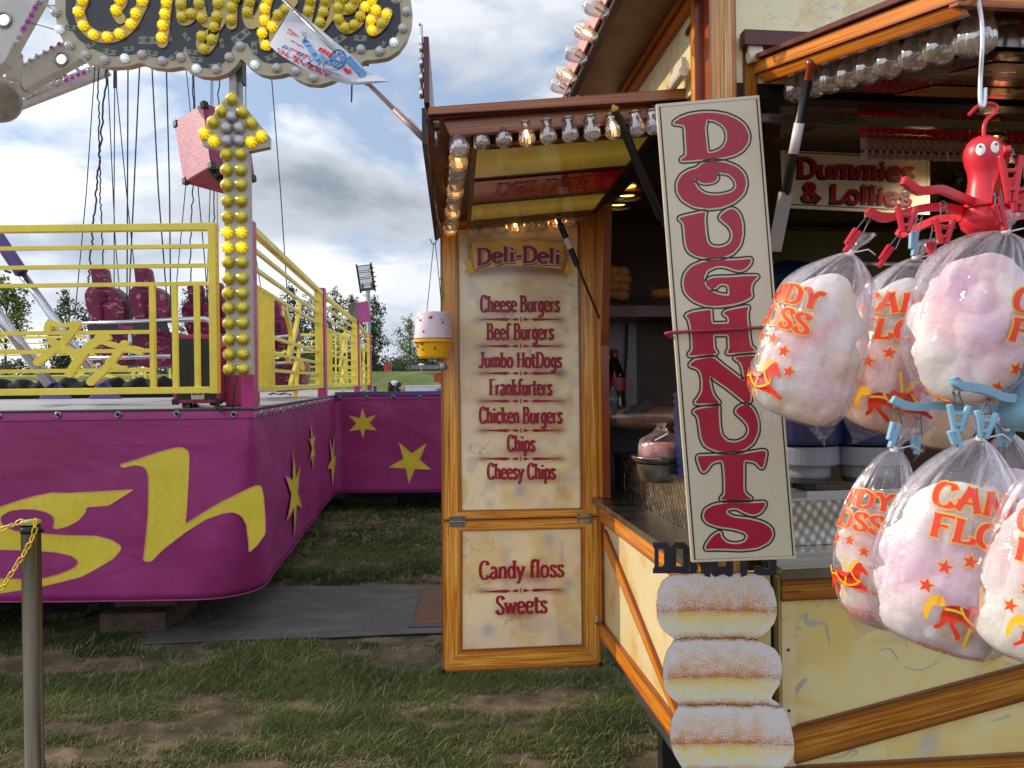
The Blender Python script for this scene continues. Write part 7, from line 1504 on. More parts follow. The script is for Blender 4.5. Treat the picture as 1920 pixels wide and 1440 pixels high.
def dummies_sign():
    q = [at(1465, 281, 2.30), at(1744, 294, 2.36), at(1744, 403, 2.36), at(1470, 389, 2.30)]; n = (q[1] - q[0]).cross(q[3] - q[0]).normalized(); n = n if n.dot(EYE - q[0]) > 0 else -n
    P = Plane((q[0] + q[2]) / 2, n); T = thing('sweets_sign', 'small cream sign reading Dummies & Lollies hung inside the kiosk behind the red hanger', 'sign', (q[2] + q[3]) / 2)
    m = MB(); m.poly([(1465, 281), (1744, 294), (1744, 403), (1470, 389)], [], lambda x, y: P.hit(x, y, 0), .008, P.n); bd = m.build('board', MT['cream'], T, bevel=.0015)
    m = MB(); m.ribbon([(1472, 285), (1738, 298), (1738, 396), (1476, 383)], 2.0, lambda x, y, z=0: P.hit(x, y, .0008), True); m.build('border_line', MT['black'], bd)
    st = text_strokes('Dummies', 1496, 1711, 331, 35, .033) + text_strokes('& Lollies', 1505, 1706, 376, 33, .045)
    m = MB(); pen(m, st, lambda x, y, z: P.hit(x - 3, y + 4, .001 + z), 9.5, 4.0, flare=1.5); m.build('lettering_shadow', MT['black'], bd)
    m = MB(); pen(m, st, lambda x, y, z: P.hit(x, y, .003 + z), 9.5, 4.0, flare=1.5); m.build('lettering', paint('brick_red_lettering', (150, 30, 36), .3, .06), bd)
    m = MB(); m.tube([at(1478, 283, 2.3), at(1482, 232, 2.2)], .0015, 5); m.tube([at(1735, 296, 2.36), at(1738, 250, 2.3)], .0015, 5); m.build('hanging_wire', MT['cable'], T)
dummies_sign()
def lollies():
    rd = bulb_mat('red_lolly_sweet', (214, 24, 34)); card = NB('striped_card'); z = card.n('ShaderNodeSeparateXYZ', {0: card.obj()}); card.P(col=card.ramp(card.noise(card.map(card.obj(), (1, 1, 1)), 45, 3), [(.38, lin((140, 30, 36))), (.5, lin((176, 156, 140))), (.62, lin((60, 44, 60)))]), rough=.4)
    m = MB(); m.lathe((0, 0, 0), [(.001, .018), (.010, .015), (.014, .005), (.014, -.004), (.010, -.014), (.001, -.017)], UP, 14); lo = mesh_of(m, rd); lo.name = 'sweet'
    m = MB(); m.box((0, 0, -.032), .022, .006, .030); ro = mesh_of(m, rd, False); ro.name = 'shield'
    m = MB(); m.box((0, 0, -.082), .019, .004, .066); ca = mesh_of(m, card.m, False); ca.name = 'card'
    for k in range(23):
        px = 1620 + k * 13.6; d = 2.02 + .010 * k; p = at(px, 216 + (px - 1622) * .055, d); T = thing('lolly_pack', 'red dummy lolly on a printed card hanging in the row under the kiosk rail', 'lolly', p, 'red dummy lollies hanging on the rail'); rz = Quaternion((0, 0, 1), random.uniform(-.5, .2) - .5)
        put(lo, 'sweet', T, p, scale=(1.15, 1.15, 1.35)); put(ro, 'shield', T, p, rz); put(ca, 'card', T, p + V((random.uniform(-.002, .002), 0, 0)), rz)
    b = NB('mixed_sweet_wrappers'); v = b.n('ShaderNodeTexVoronoi', {'Vector': b.pos(), 'Scale': 48.0}); h = b.n('ShaderNodeHueSaturation', {'Hue': .5, 'Saturation': 1.0, 'Value': .5, 'Color': b.mix(.55, v.outputs['Color'], lin((130, 90, 30)))}); b.P(col=b.mix(b.ramp(v.outputs['Distance'], [(.2, 0), (.6, .9)]), h.outputs[0], (.01, .008, .006)), rough=.3)
    m = MB(); r = random.Random(5)
    for k in range(120): p = at(1750 + r.uniform(0, 190), 300 + r.uniform(0, 130), 2.7 + r.uniform(0, .1)); m.lathe(p, [(.001, -.022), (.012, -.012), (.016, 0), (.012, .012), (.001, .022)], V((r.uniform(-1, 1), r.uniform(-.4, .4), r.uniform(-1, 1))), 8)
    prop(m.build('sweet_wrappers', b.m, None, smooth=True), kind='stuff')
lollies()

# ================================================================== PEG HANGERS
def sweep_rect(mb, path, w, h):
    P = [V(p) for p in path]; rings = []
    for i, p in enumerate(P):
        t = (P[min(i + 1, len(P) - 1)] - P[max(i - 1, 0)]).normalized(); s = t.cross(UP); s = s.normalized() if s.length > 1e-5 else V((0, 1, 0)); u = s.cross(t).normalized(); f = i / (len(P) - 1); k = 1 if 0 < f < 1 else .6
        a, c = s * w / 2 * k, u * h / 2 * k; rings.append([p - a - c, p + a - c, p + a * 1.25 + c * .8, p + a * 1.25 + c, p - a * 1.25 + c, p - a * 1.25 + c * .8])
    n = 6; vs = [v for r in rings for v in r]; fs = [(i * n + j, i * n + (j + 1) % n, (i + 1) * n + (j + 1) % n, (i + 1) * n + j) for i in range(len(P) - 1) for j in range(n)] + [tuple(range(n))[::-1], tuple((len(P) - 1) * n + j for j in range(n))]
    mb.idx(vs, fs)
def peg(T, a, b2, d, mat, mode='shut', wire=None):
    A, B2 = at(*a, d), at(*b2, d); t = (B2 - A).normalized(); L = (B2 - A).length; s = t.cross(CF).normalized(); m = MB()
    if mode == 'shut':     # seen from the side: two leaves pressed together
        for o, w in ((0, .0075), (.0078, .0062)): m.beam(A + s * -o + CF * .002 * o, A + t * L * (1.0 if o == 0 else .72) + s * -o * .75, w, .009, CF)
    else:
        for sg in (-1, 1): m.tube([A + s * sg * .0135, A + t * L * .45 + s * sg * .0085, B2 + s * sg * .0035], [.0045, .0048, .0042], 8)
        m.beam(A + t * L * .32 - s * .010, A + t * L * .32 + s * .010, .006, .006, CF); m.beam(A + t * L * .72 - s * .005, A + t * L * .72 + s * .005, .006, .008, CF)
    pg = m.build('peg', mat, T, bevel=.0015)
    if wire:
        w = at(*wire, d); m = MB(); m.tube([A + s * .006, w + s * .003 - t * .0], .0011, 5); m.tube([A - s * .006, w - s * .003], .0011, 5); m.tube([w + (s * math.cos(x) + UP * math.sin(x)) * .005 for x in [k * math.pi / 5 for k in range(11)]], .0011, 5); m.build('peg_wire', MT['wire'], pg)
MT['eye_white'] = paint('eye_white', (246, 244, 236), .35, .01)
def red_hanger():
    d = 1.22; k = d / FPX; R = MT['hang_red']; c = at(1845, 440, d); T = thing('peg_hanger', 'red octopus shaped peg hanger with white eyes hanging on the awning hook', 'peg hanger', c, 'octopus shaped peg hangers')
    y = lambda v: (440 - v) * k; ax = (CU * 1 + CR * -.01).normalized()
    m = MB(); m.lathe(c, [(r * k, y(v)) for v, r in ((444, 2), (443, 14), (438, 27), (428, 37), (415, 41), (402, 40), (392, 36), (384, 33), (378, 31.5), (365, 30), (350, 27), (335, 25.5), (322, 27), (308, 31), (293, 33.5), (280, 32.5), (268, 27), (260, 19), (256, 10), (255, 1))], ax, 40); m.build('body', R, T, smooth=True)
    m = MB(); m.lathe(c, [(37 * k, y(392)), (40.5 * k, y(391)), (40.5 * k, y(389)), (34 * k, y(386))], ax, 40); m.build('seam_ring', R, T, smooth=True)
    m = MB(); m.tube(smooth_path([at(1845, 262, d), at(1845, 238, d), at(1851, 224, d), at(1863, 214, d), at(1868.5, 204, d), at(1865, 197, d), at(1852, 194, d), at(1835, 198, d), at(1821, 211, d), at(1817, 216, d)], 7), 3.6 * k, 10); m.build('hook', R, T, smooth=True)
    vd = (EYE - c); vd = (vd - ax * vd.dot(ax)).normalized(); vr = ax.cross(vd)      # towards the camera, and to its right
    for s, py in ((-.12, 288), (.56, 286)):
        n = (vr * s + vd * math.sqrt(1 - s * s)).normalized(); p = c + ax * y(py) + n * 33.4 * k; m = MB(); u = ax; w = n.cross(u).normalized()
        vs = [p + n * .0012 + (u * math.cos(a) * 11 * k + w * math.sin(a) * 8 * k) - n * (.0016 * abs(math.sin(a))) for a in [j * math.pi / 10 for j in range(20)]]; m.idx(vs + [p + n * .0034], [(j, (j + 1) % 20, 20) for j in range(20)]); e = m.build('eye', MT['eye_white'], T, smooth=True)
        m = MB(); p2 = p + n * .0030 + u * 4.5 * k; m.lathe(p2, [(2.3 * k, 0), (.0001, .0012)], n, 10); m.build('pupil', MT['black'], e)
    for A, dd in (([(1826, 380), (1790, 366), (1765, 356), (1740, 357), (1722, 358), (1704, 346), (1692, 337)], (0, -.05, -.08, -.1, -.11, -.12, -.125)), ([(1806, 396), (1765, 389), (1727, 391), (1690, 402), (1660, 409), (1637, 402), (1625, 394)], (0, -.02, -.03, -.04, -.045, -.05, -.05)), ([(1806, 408), (1765, 410), (1740, 419), (1710, 432), (1692, 440), (1683, 432)], (0, .06, .09, .12, .14, .15)),
                  ([(1866, 378), (1868, 350), (1876, 325), (1884, 300), (1889, 277)], (-.03, -.10, -.15, -.19, -.21)), ([(1880, 395), (1910, 375), (1940, 360), (1975, 350), (2000, 330)], (0, -.02, -.04, -.05, -.06)), ([(1880, 410), (1915, 405), (1950, 400), (2000, 395)], (0, .06, .1, .14))):
        m = MB(); sweep_rect(m, smooth_path([at(x, y2, d + o) for (x, y2), o in zip(A, dd)], 6), .008, .012); m.build('arm', R, T, smooth=False)
    B = MT['hang_blue']
    peg(T, (1612, 434), (1584, 472), 1.18, R, 'shut', (1627, 410)); peg(T, (1674, 464), (1647, 500), 1.36, R, 'shut', (1687, 442)); peg(T, (1700, 388), (1697, 436), 1.10, R, 'open', (1697, 361)); peg(T, (1771, 410), (1769, 457), 1.14, R, 'open', (1768, 384)); peg(T, (1718, 434), (1713, 480), 1.30, B, 'shut', (1724, 408)); peg(T, (1749, 453), (1752, 492), 1.36, R, 'shut', (1752, 428)); peg(T, (1873, 382), (1885, 432), 1.10, R, 'shut', (1870, 365)); peg(T, (1895, 292), (1896, 380), 1.02, R, 'open', (1893, 285)); peg(T, (1912, 335), (1908, 398), 1.05, R, 'open', (1915, 305))
red_hanger()
def blue_hanger():
    d = 1.16; k = d / FPX; B = MT['hang_blue']; c = at(1935, 812, d); T = thing('peg_hanger', 'pale blue peg hanger at the right edge holding the lower row of candy floss bags', 'peg hanger', c, 'octopus shaped peg hangers')
    m = MB(); m.lathe(c, [(r * k, (812 - v) * k) for v, r in ((812, 2), (808, 30), (795, 52), (778, 62), (762, 62), (750, 52), (738, 46), (700, 40), (660, 36), (630, 42), (600, 40), (580, 20), (576, 2))], UP, 36); m.build('body', B, T, smooth=True)
    m = MB(); m.tube(smooth_path([at(1935, 585, d), at(1935, 560, d), at(1945, 545, d), at(1950, 530, d), at(1940, 520, d)], 5), 3.6 * k, 8); m.build('hook', B, T, smooth=True)
    for A, dd in (([(1905, 762), (1850, 765), (1800, 764), (1752, 761), (1727, 763), (1702, 761), (1681, 753), (1672, 748)], (0, .01, .02, .02, .02, .02, .02, .02)), ([(1902, 747), (1877, 744), (1852, 733), (1827, 727), (1803, 724), (1792, 717), (1786, 708)], (-.03, -.06, -.08, -.10, -.11, -.12, -.12)), ([(1905, 770), (1880, 762), (1850, 768), (1820, 770)], (.02, .08, .12, .14))):
        m = MB(); sweep_rect(m, smooth_path([at(x, y2, d + o) for (x, y2), o in zip(A, dd)], 6), .008, .012); m.build('arm', B, T, smooth=False)
    peg(T, (1684, 794), (1669, 840), 1.13, B, 'shut', (1682, 768)); peg(T, (1798, 759), (1795, 810), 1.06, B, 'open', (1793, 735)); peg(T, (1790, 805), (1801, 842), 1.06, B, 'shut'); peg(T, (1850, 772), (1843, 822), 1.05, B, 'open', (1852, 750)); peg(T, (1722, 818), (1718, 852), 1.24, B, 'shut', (1722, 780)); peg(T, (1886, 800), (1880, 838), 1.2, B, 'open', (1885, 778))
blue_hanger()

# ================================================================== CANDY FLOSS BAGS
STAR = [(math.sin(k * math.pi / 5) * (1 if k % 2 == 0 else .40), -math.cos(k * math.pi / 5) * (1 if k % 2 == 0 else .40)) for k in range(10)]
HORSE = {'body': [(-62, -12), (-40, -20), (-10, -16), (18, -14), (34, -30), (46, -52), (58, -62), (66, -60), (70, -50), (82, -36), (86, -26), (80, -22), (70, -30), (62, -30), (60, -12), (64, 8), (90, 22), (108, 30), (100, 38), (80, 30), (58, 26), (30, 26), (0, 22), (-20, 18), (-34, 14), (-40, 26), (-24, 44), (-22, 56), (-30, 62), (-36, 52), (-44, 36), (-54, 20), (-60, 34), (-72, 46), (-82, 50), (-80, 40), (-68, 30), (-70, 10)],
 'tail': [(-62, -14), (-72, -30), (-90, -30), (-104, -12), (-108, 20), (-98, 40), (-94, 10), (-86, -8), (-72, -6)], 'mane': [(60, -66), (44, -68), (28, -50), (18, -26), (30, -28), (36, -42), (48, -54)],
 'saddle': [(-20, -22), (-8, -31), (6, -23), (20, -21), (29, -31), (25, -14), (8, -7), (-10, -11)],
 'strap': [([(-32, -18), (-20, 0), (0, 13), (24, 17), (48, 8), (60, -6)], 6), ([(-64, -4), (-40, -7), (-22, -4)], 6), ([(14, -8), (8, 22)], 6), ([(34, -26), (46, -8), (62, 2)], 5)], 'pole': [([(0, -78), (6, -52), (12, -26)], 8), ([(-2, 24), (-8, 48), (-14, 74)], 8)]}
m_fl = m_vcol('spun_sugar', 1.0, .05)
_nt = m_fl.node_tree; _p = _nt.nodes['Principled BSDF']; _p.inputs['Subsurface Weight'].default_value = 1.0; _p.inputs['Subsurface Radius'].default_value = (1.0, .75, .7); _p.inputs['Subsurface Scale'].default_value = .06; _n = _nt.nodes.new('ShaderNodeTexNoise'); _n.inputs['Scale'].default_value = 90; _n.inputs['Detail'].default_value = 6; _n.inputs['Roughness'].default_value = .8; _g = _nt.nodes.new('ShaderNodeNewGeometry'); _b = _nt.nodes.new('ShaderNodeBump'); _b.inputs['Strength'].default_value = .7; _b.inputs['Distance'].default_value = .008
_nt.links.new(_g.outputs['Position'], _n.inputs['Vector']); _nt.links.new(_n.outputs['Fac'], _b.inputs['Height']); _nt.links.new(_b.outputs[0], _p.inputs['Normal'])
FCOL = {'w': (238, 232, 226), 'p': (240, 206, 204), 'l': (234, 202, 216), 'y': (238, 222, 190), 'o': (238, 200, 176), 'r': (238, 172, 162)}
def n3(x, y, z, seed=0):
    r = np.random.default_rng(seed + 100); Tb = r.random((32, 32, 32)); xi, yi, zi = (np.floor(q).astype(int) for q in (x, y, z)); fx, fy, fz = x - xi, y - yi, z - zi
    fx, fy, fz = (q * q * (3 - 2 * q) for q in (fx, fy, fz)); o = 0
    for a in (0, 1):
        for b2 in (0, 1):
            for c in (0, 1): o = o + Tb[(xi + a) % 32, (yi + b2) % 32, (zi + c) % 32] * (fx if a else 1 - fx) * (fy if b2 else 1 - fy) * (fz if c else 1 - fz)
    return o
def bag(label, axis, d, ratio, seed, blobs, ptop, xoff, psc, pr=True, tie=True):
    r = np.random.default_rng(seed); A = smooth_path([V(a) for a in axis], 8); nA = len(A); T = thing('candy_floss_bag', label, 'candy floss bag', at(A[0].x, A[0].y, d), 'clear bags of candy floss')
    arc = [0.]
    for i in range(1, nA): arc.append(arc[-1] + math.hypot(A[i].x - A[i - 1].x, A[i].y - A[i - 1].y))
    # overall axis direction, smoothed so rings do not twist
    x0, y0 = axis[0][:2]; x1, y1 = axis[-1][:2]; al = math.hypot(x1 - x0, y1 - y0); tx, ty = (x1 - x0) / al, (y1 - y0) / al; pxv = V((ty, -tx)) if ty > 0 else V((-ty, tx))      # to the right
    k0 = d / FPX; cm = A[nA // 2]; vc = (at(cm.x, cm.y, d) - EYE).normalized(); BF = (vc - CU * vc.dot(CU)).normalized(); BR = BF.cross(CU).normalized(); k = k0 * .5 * (1 + BF.dot(CF))
    def surf(i, a, extra=0.0):
        c = A[i]; hw = c.z; t = arc[i] / arc[-1]; am = .14 * max(0, 1 - t / .46) ** .7 + .016
        h = hw * (1 + am * math.sin(13 * a + seed) * .7 + am * .8 * math.sin(23 * a + 2.1 * seed + 2.5 * t) + .6 * am * math.sin(37 * a + seed * 1.3) + .018 * math.sin(5 * a + 9 * t + seed)) + extra
        q = at(c.x, c.y, d); R3 = BR * pxv.x - CU * pxv.y
        return q + R3 * (h * math.cos(a) * k) + BF * (-h * math.sin(a) * k * ratio)
    NS = 120; m = MB(); vs = [surf(i, 2 * math.pi * j / NS) for i in range(nA) for j in range(NS)]
    m.idx(vs, [(i * NS + j, (i + 1) * NS + j, (i + 1) * NS + (j + 1) % NS, i * NS + (j + 1) % NS) for i in range(nA - 1) for j in range(NS)])
    # gathered neck above the knot and welded corner ears at the bottom
    m2 = MB(); c = at(A[0].x, A[0].y, d); up = (CU * ty - CR * tx).normalized()
    vs = []; 
    for i, (h, w) in enumerate(((-.002, 6), (.008, 7), (.018, 15), (.028, 19), (.034, 13))):
        for j in range(28): a = 2 * math.pi * j / 28; ww = w * k * (1 + .35 * math.sin(5 * a + seed + i)); vs.append(c + up * h + CR * math.cos(a) * ww + CF * math.sin(a) * ww * .7 + CR * (.006 * i * math.sin(seed)))
    m.idx(vs, [(i * 28 + j, i * 28 + (j + 1) % 28, (i + 1) * 28 + (j + 1) % 28, (i + 1) * 28 + j) for i in range(4) for j in range(28)])
    ib = int(nA * .90)
    for sg in (0, math.pi):
        p = surf(ib, sg); e = p + (CU * -ty + CR * tx).normalized() * 40 * k + (BR * (1 if sg == 0 else -1)) * 12 * k; q = surf(nA - 2, sg + (.3 if sg == 0 else -.3)); p0 = surf(ib - 6, sg); m.face([p0, p.lerp(e, .7) + BF * .004, e, e.lerp(q, .5) + BF * .004, q, surf(nA - 4, sg), p])
    m.build('bag_film', MT['film'], T, smooth=True)
    if tie: m = MB(); m.lathe(c, [(7.5 * k, -.004), (8.5 * k, 0), (7.5 * k, .004)], up, 14); m.tube([c + CR * .006, c + CR * .03 + up * .006, c + CR * .045 - up * .004], .0012, 5); m.build('tie', MT['white'], T, smooth=True)
    # spun sugar: one billowing mass that fills the film, tinted from tuft to tuft
    nu, nv = 190, 150; bl = [(b2[0], b2[1], b2[2], np.array(lin(FCOL[b2[3]]))) for b2 in blobs]; ytop = min(b2[1] - b2[2] * .9 for b2 in blobs)
    AX = np.array([[q.x, q.y, q.z] for q in A]); ar = np.array(arc); s0 = float(np.interp(ytop, AX[:, 1], ar)); s1 = ar[-1] * .985
    tt, aa = np.meshgrid(np.linspace(0, 1, nv), np.linspace(0, 2 * np.pi, nu, endpoint=False), indexing='ij'); ss = s0 + (s1 - s0) * tt
    cx, cy, hw = (np.interp(ss, ar, AX[:, q]) for q in range(3)); cap = np.clip(1 - ((.26 - np.minimum(tt, .26)) / .26) ** 2.6, 0, 1) ** .5
    hwt = np.maximum(hw, np.interp(s0 + (s1 - s0) * .22, ar, AX[:, 2]) * .55 * (tt < .22)); base = np.minimum(hwt, hw + 6) * .94 * cap
    X, Y, Z = np.cos(aa) * base / 60., np.sin(aa) * base / 60., (ss - s0) / 60. + .9 * (1 - cap)
    def bil(f, o): return np.abs(n3(X * f + o, Y * f + o * 1.7, Z * f + o * .6, seed) * 2 - 1)
    B_ = .76 * bil(.85, 3) + .19 * bil(2.1, 9) + .05 * bil(5.0, 17); fz = n3(X * 26 + 5, Y * 26 + 5, Z * 26 + 5, seed) - .5; lo = n3(X * .8 + 40, Y * .8 + 40, Z * .8 + 40, seed) - .5
    rad = base * np.clip(.77 + .42 * B_ + .20 * lo + .05 * fz, .5, 1.0); dz = (18 * lo + 14 * (B_ - .45)) * (1 - tt) ** 2
    PX, PY = cx + pxv.x * np.cos(aa) * rad, cy + pxv.y * np.cos(aa) * rad - dz
    ctr = np.array(EYE)[None, None] + (np.array(CR)[None, None] * ((cx - 960) / FPX)[..., None] + np.array(CU)[None, None] * ((720 - cy + dz) / FPX)[..., None] + np.array(CF)[None, None]) * d
    R3 = np.array(BR * pxv.x - CU * pxv.y); VV = ctr + (rad * np.cos(aa) * k)[..., None] * R3 + (-rad * np.sin(aa) * k * ratio)[..., None] * np.array(BF)
    mixc = np.zeros(X.shape + (3,)); ws = np.zeros(X.shape); wa = n3(X * 1.4 + 7, Y * 1.4, Z * 1.4, seed + 2) - .5
    for qx, qy, rr, c2 in bl: w = np.exp(-(((PX + 60 * wa - qx) ** 2 + (PY + 50 * wa - qy) ** 2) / (rr * .62) ** 2)) + 1e-4; mixc += w[..., None] * c2; ws += w
    mixc /= ws[..., None]; mixc *= (.97 + .06 * (n3(X * 8, Y * 8, Z * 8, seed + 5)))[..., None]
    i, j = np.meshgrid(np.arange(nv - 1), np.arange(nu), indexing='ij'); FF = np.stack([i * nu + j, (i + 1) * nu + j, (i + 1) * nu + (j + 1) % nu, i * nu + (j + 1) % nu], -1).reshape(-1, 4)
    npmesh('candy_floss', VV.reshape(-1, 3), FF, m_fl, T, np.clip(mixc, 0, .96).reshape(-1, 3), smooth=True)
    if not pr: return T
    # printing on the film, in unrolled bag coordinates (x round the bag, y down the axis)
    def place(x, y, z=0.0):
        y = max(0, min(arc[-1] - .01, y)); i = max(0, np.searchsorted(arc, y) - 1); f = (y - arc[i]) / max(1e-6, arc[min(i + 1, nA - 1)] - arc[i]); c = A[i].lerp(A[min(i + 1, nA - 1)], f); a = math.pi / 2 - x / max(c.z, 30)
        h = c.z * 1.02 + 1.5 + z / k; q = at(c.x, c.y, d); R3 = BR * pxv.x - CU * pxv.y
        return q + R3 * (h * math.cos(a) * k) + BF * (-h * math.sin(a) * k * ratio)
    hwm = max(a[2] for a in axis); lim = 1.5 * hwm
    P = lambda x, y, z=0.0: place(xoff + x * psc, ptop + y * psc, z)
    ok = lambda x: abs(xoff + x * psc) < lim
    def runs(st):
        o = []
        for s in st:
            cur = []
            for q in s:
                if ok(q.x): cur.append(q)
                else:
                    if len(cur) > 2: o.append(cur)
                    cur = []
            if len(cur) > 2: o.append(cur)
        return o
    st = runs(text_strokes('CANDY', -108, 108, 44, 42, 0, False, 6) + text_strokes('FLOSS', -98, 98, 100, 42, 0, False, 6))
    m = MB(); pen(m, st, lambda x, y, z: P(x, y, .0006 + z), 11.5, 3.5, extra=4.6, flare=1.35); m.build('print_outline', MT['orange_print'], T)
    m = MB(); pen(m, st, lambda x, y, z: P(x, y, .0018 + z), 11.5, 3.2, flare=1.35); m.build('lettering', MT['red_print'], T)
    for sx, sy in ((-84, 188), (-62, 146), (-24, 124), (22, 124), (60, 146), (84, 186)):
        if not ok(sx): continue
        m = MB(); m.m = 1; m.poly([(sx + q[0] * 18, sy + q[1] * 18) for q in STAR], [], lambda x, y: P(x, y, .0007), 0, None); m.m = 0; m.poly([(sx + q[0] * 14, sy + q[1] * 14) for q in STAR], [], lambda x, y: P(x, y, .0016), 0, None); m.build('star', [MT['red_print'], MT['orange_print']], T)
    hx, hy, hs = 4, 222, .78
    if ok(hx - 40) or ok(hx + 40):
        def sub(L): return [(hx + q[0] * hs, hy + q[1] * hs) for q in L]
        m = MB(); def_ = lambda L, z: m.poly(chaikin(sub(L), 2), [], lambda x, y: P(max(min(x, (lim - xoff) / psc), (-lim - xoff) / psc), y, z), 0, None)
        def_(HORSE['body'], .0012); def_(HORSE['saddle'], .0030); m.m = 1; def_(HORSE['tail'], .0008); def_(HORSE['mane'], .0018)
        for i, (s, w) in enumerate(HORSE['strap'] + HORSE['pole']): m.ribbon(smooth_path([V(q) for q in sub(s)], 6), w * hs, lambda x, y: P(x, y, .0022 + .0001 * i if i < 4 else .0006))
        m.build('carousel_horse', [MT['red_print'], MT['orange_print']], T)
    m = MB(); bx = [(-80, 296), (80, 296), (80, 322), (-80, 322)]; bx = [(max(min(x, (lim - xoff) / psc), (-lim - xoff) / psc), y) for x, y in bx]
    def dn(L): return [tuple(V(L[i]).lerp(V(L[(i + 1) % 4]), t / 12)) for i in range(4) for t in range(12)]
    m.ribbon(dn(bx), 1.4, lambda x, y: P(x, y, .0008), True)
    for rr in range(4):
        y = 301 + rr * 5.2
        for s in range(9):
            xa = bx[0][0] + 6 + (bx[1][0] - bx[0][0] - 12) * s / 9; xb = xa + (bx[1][0] - bx[0][0] - 12) / 9 * r.uniform(.5, .9); m.ribbon([(xa, y), ((xa + xb) / 2, y), (xb, y)], 1.6, lambda x, y2: P(x, y2, .0008))
    m.build('small_print', MT['red_print'], T)
    return T
bag('peach candy floss bag almost hidden behind the middle of the upper row', [(1790, 560, 8), (1785, 600, 50), (1770, 680, 88), (1756, 750, 95), (1750, 800, 80), (1752, 828, 42), (1752, 842, 10)], 1.52, .55, 11, [(1775, 680, 62, 'o'), (1752, 740, 70, 'o'), (1748, 785, 52, 'y')], 120, 0, .6, False)
bag('plain bag edge of pale candy floss behind the lower row at the right', [(1888, 808, 6), (1892, 850, 40), (1898, 920, 68), (1903, 1000, 84), (1903, 1080, 70), (1902, 1130, 12)], 1.32, .5, 12, [(1900, 920, 50, 'l'), (1902, 1000, 62, 'p'), (1902, 1070, 50, 'w')], 120, 0, .6, False)
bag('leftmost bag of the upper row, peach and white with letters NDY showing', [(1593, 474, 6), (1588, 487, 26), (1568, 520, 62), (1547, 560, 82), (1526, 640, 97), (1508, 700, 98), (1494, 748, 92), (1492, 780, 66), (1497, 793, 10)], 1.30, .62, 21, [(1552, 558, 50, 'w'), (1590, 572, 34, 'y'), (1520, 575, 40, 'w'), (1530, 630, 62, 'r'), (1580, 640, 42, 'w'), (1540, 665, 58, 'w'), (1480, 655, 42, 'p'), (1575, 690, 36, 'o'), (1485, 715, 50, 'w'), (1530, 730, 56, 'p'), (1500, 755, 36, 'y')], 92, -96, .84)
bag('middle bag of the upper row, pale candy floss with a whole red horse', [(1718, 483, 6), (1715, 498, 30), (1702, 535, 64), (1688, 590, 88), (1674, 650, 99), (1662, 710, 104), (1657, 760, 100), (1666, 800, 68), (1674, 816, 16)], 1.38, .58, 33, [(1690, 560, 46, 'w'), (1730, 565, 36, 'y'), (1650, 580, 38, 'w'), (1682, 620, 62, 'w'), (1670, 680, 68, 'p'), (1715, 670, 44, 'o'), (1620, 700, 38, 'w'), (1660, 740, 64, 'p'), (1700, 745, 46, 'l'), (1640, 765, 44, 'o'), (1680, 780, 34, 'y')], 78, 18, .88)
bag('biggest bag of the upper row below the red hanger, pink and white candy floss', [(1886, 434, 8), (1878, 452, 52), (1858, 500, 98), (1838, 570, 124), (1816, 640, 126), (1797, 690, 108), (1786, 732, 72), (1782, 756, 18)], 1.16, .62, 41, [(1880, 530, 62, 'p'), (1820, 560, 56, 'l'), (1905, 560, 50, 'w'), (1790, 610, 62, 'p'), (1850, 620, 82, 'l'), (1760, 660, 50, 'w'), (1790, 690, 52, 'w'), (1840, 680, 56, 'p')], 104, 160, .98)
bag('leftmost slim bag of the lower row with a lilac tuft near the knot', [(1676, 842, 6), (1672, 857, 22), (1660, 900, 44), (1648, 960, 62), (1640, 1020, 72), (1640, 1080, 76), (1645, 1135, 70), (1654, 1168, 46), (1660, 1182, 10)], 1.22, .62, 52, [(1672, 980, 40, 'l'), (1640, 1015, 44, 'p'), (1655, 1045, 50, 'w'), (1625, 1075, 46, 'w'), (1660, 1100, 46, 'y'), (1640, 1130, 42, 'p')], 82, -62, .74)
bag('middle bag of the lower row, white over lilac candy floss with letters CAN and FLO', [(1838, 822, 8), (1831, 846, 36), (1814, 900, 80), (1796, 970, 114), (1777, 1050, 132), (1759, 1120, 131), (1752, 1172, 122), (1748, 1200, 96), (1746, 1212, 30)], 1.08, .60, 63, [(1800, 960, 66, 'w'), (1830, 985, 62, 'w'), (1760, 1000, 62, 'w'), (1790, 1045, 84, 'l'), (1840, 1060, 62, 'p'), (1730, 1075, 66, 'l'), (1780, 1110, 82, 'l'), (1740, 1140, 60, 'w'), (1790, 1160, 46, 'y')], 92, 56, .98)
bag('nearest bag at the lower right edge, cut off by the picture edge, pink candy floss', [(2012, 846, 8), (2010, 880, 50), (2002, 950, 100), (1986, 1050, 130), (1964, 1130, 134), (1944, 1198, 124), (1934, 1230, 94), (1928, 1242, 30)], .98, .60, 74, [(1980, 1000, 72, 'p'), (1960, 1070, 84, 'p'), (1920, 1120, 62, 'w'), (1960, 1150, 76, 'y'), (1930, 1180, 50, 'w')], 120, 20, .95)

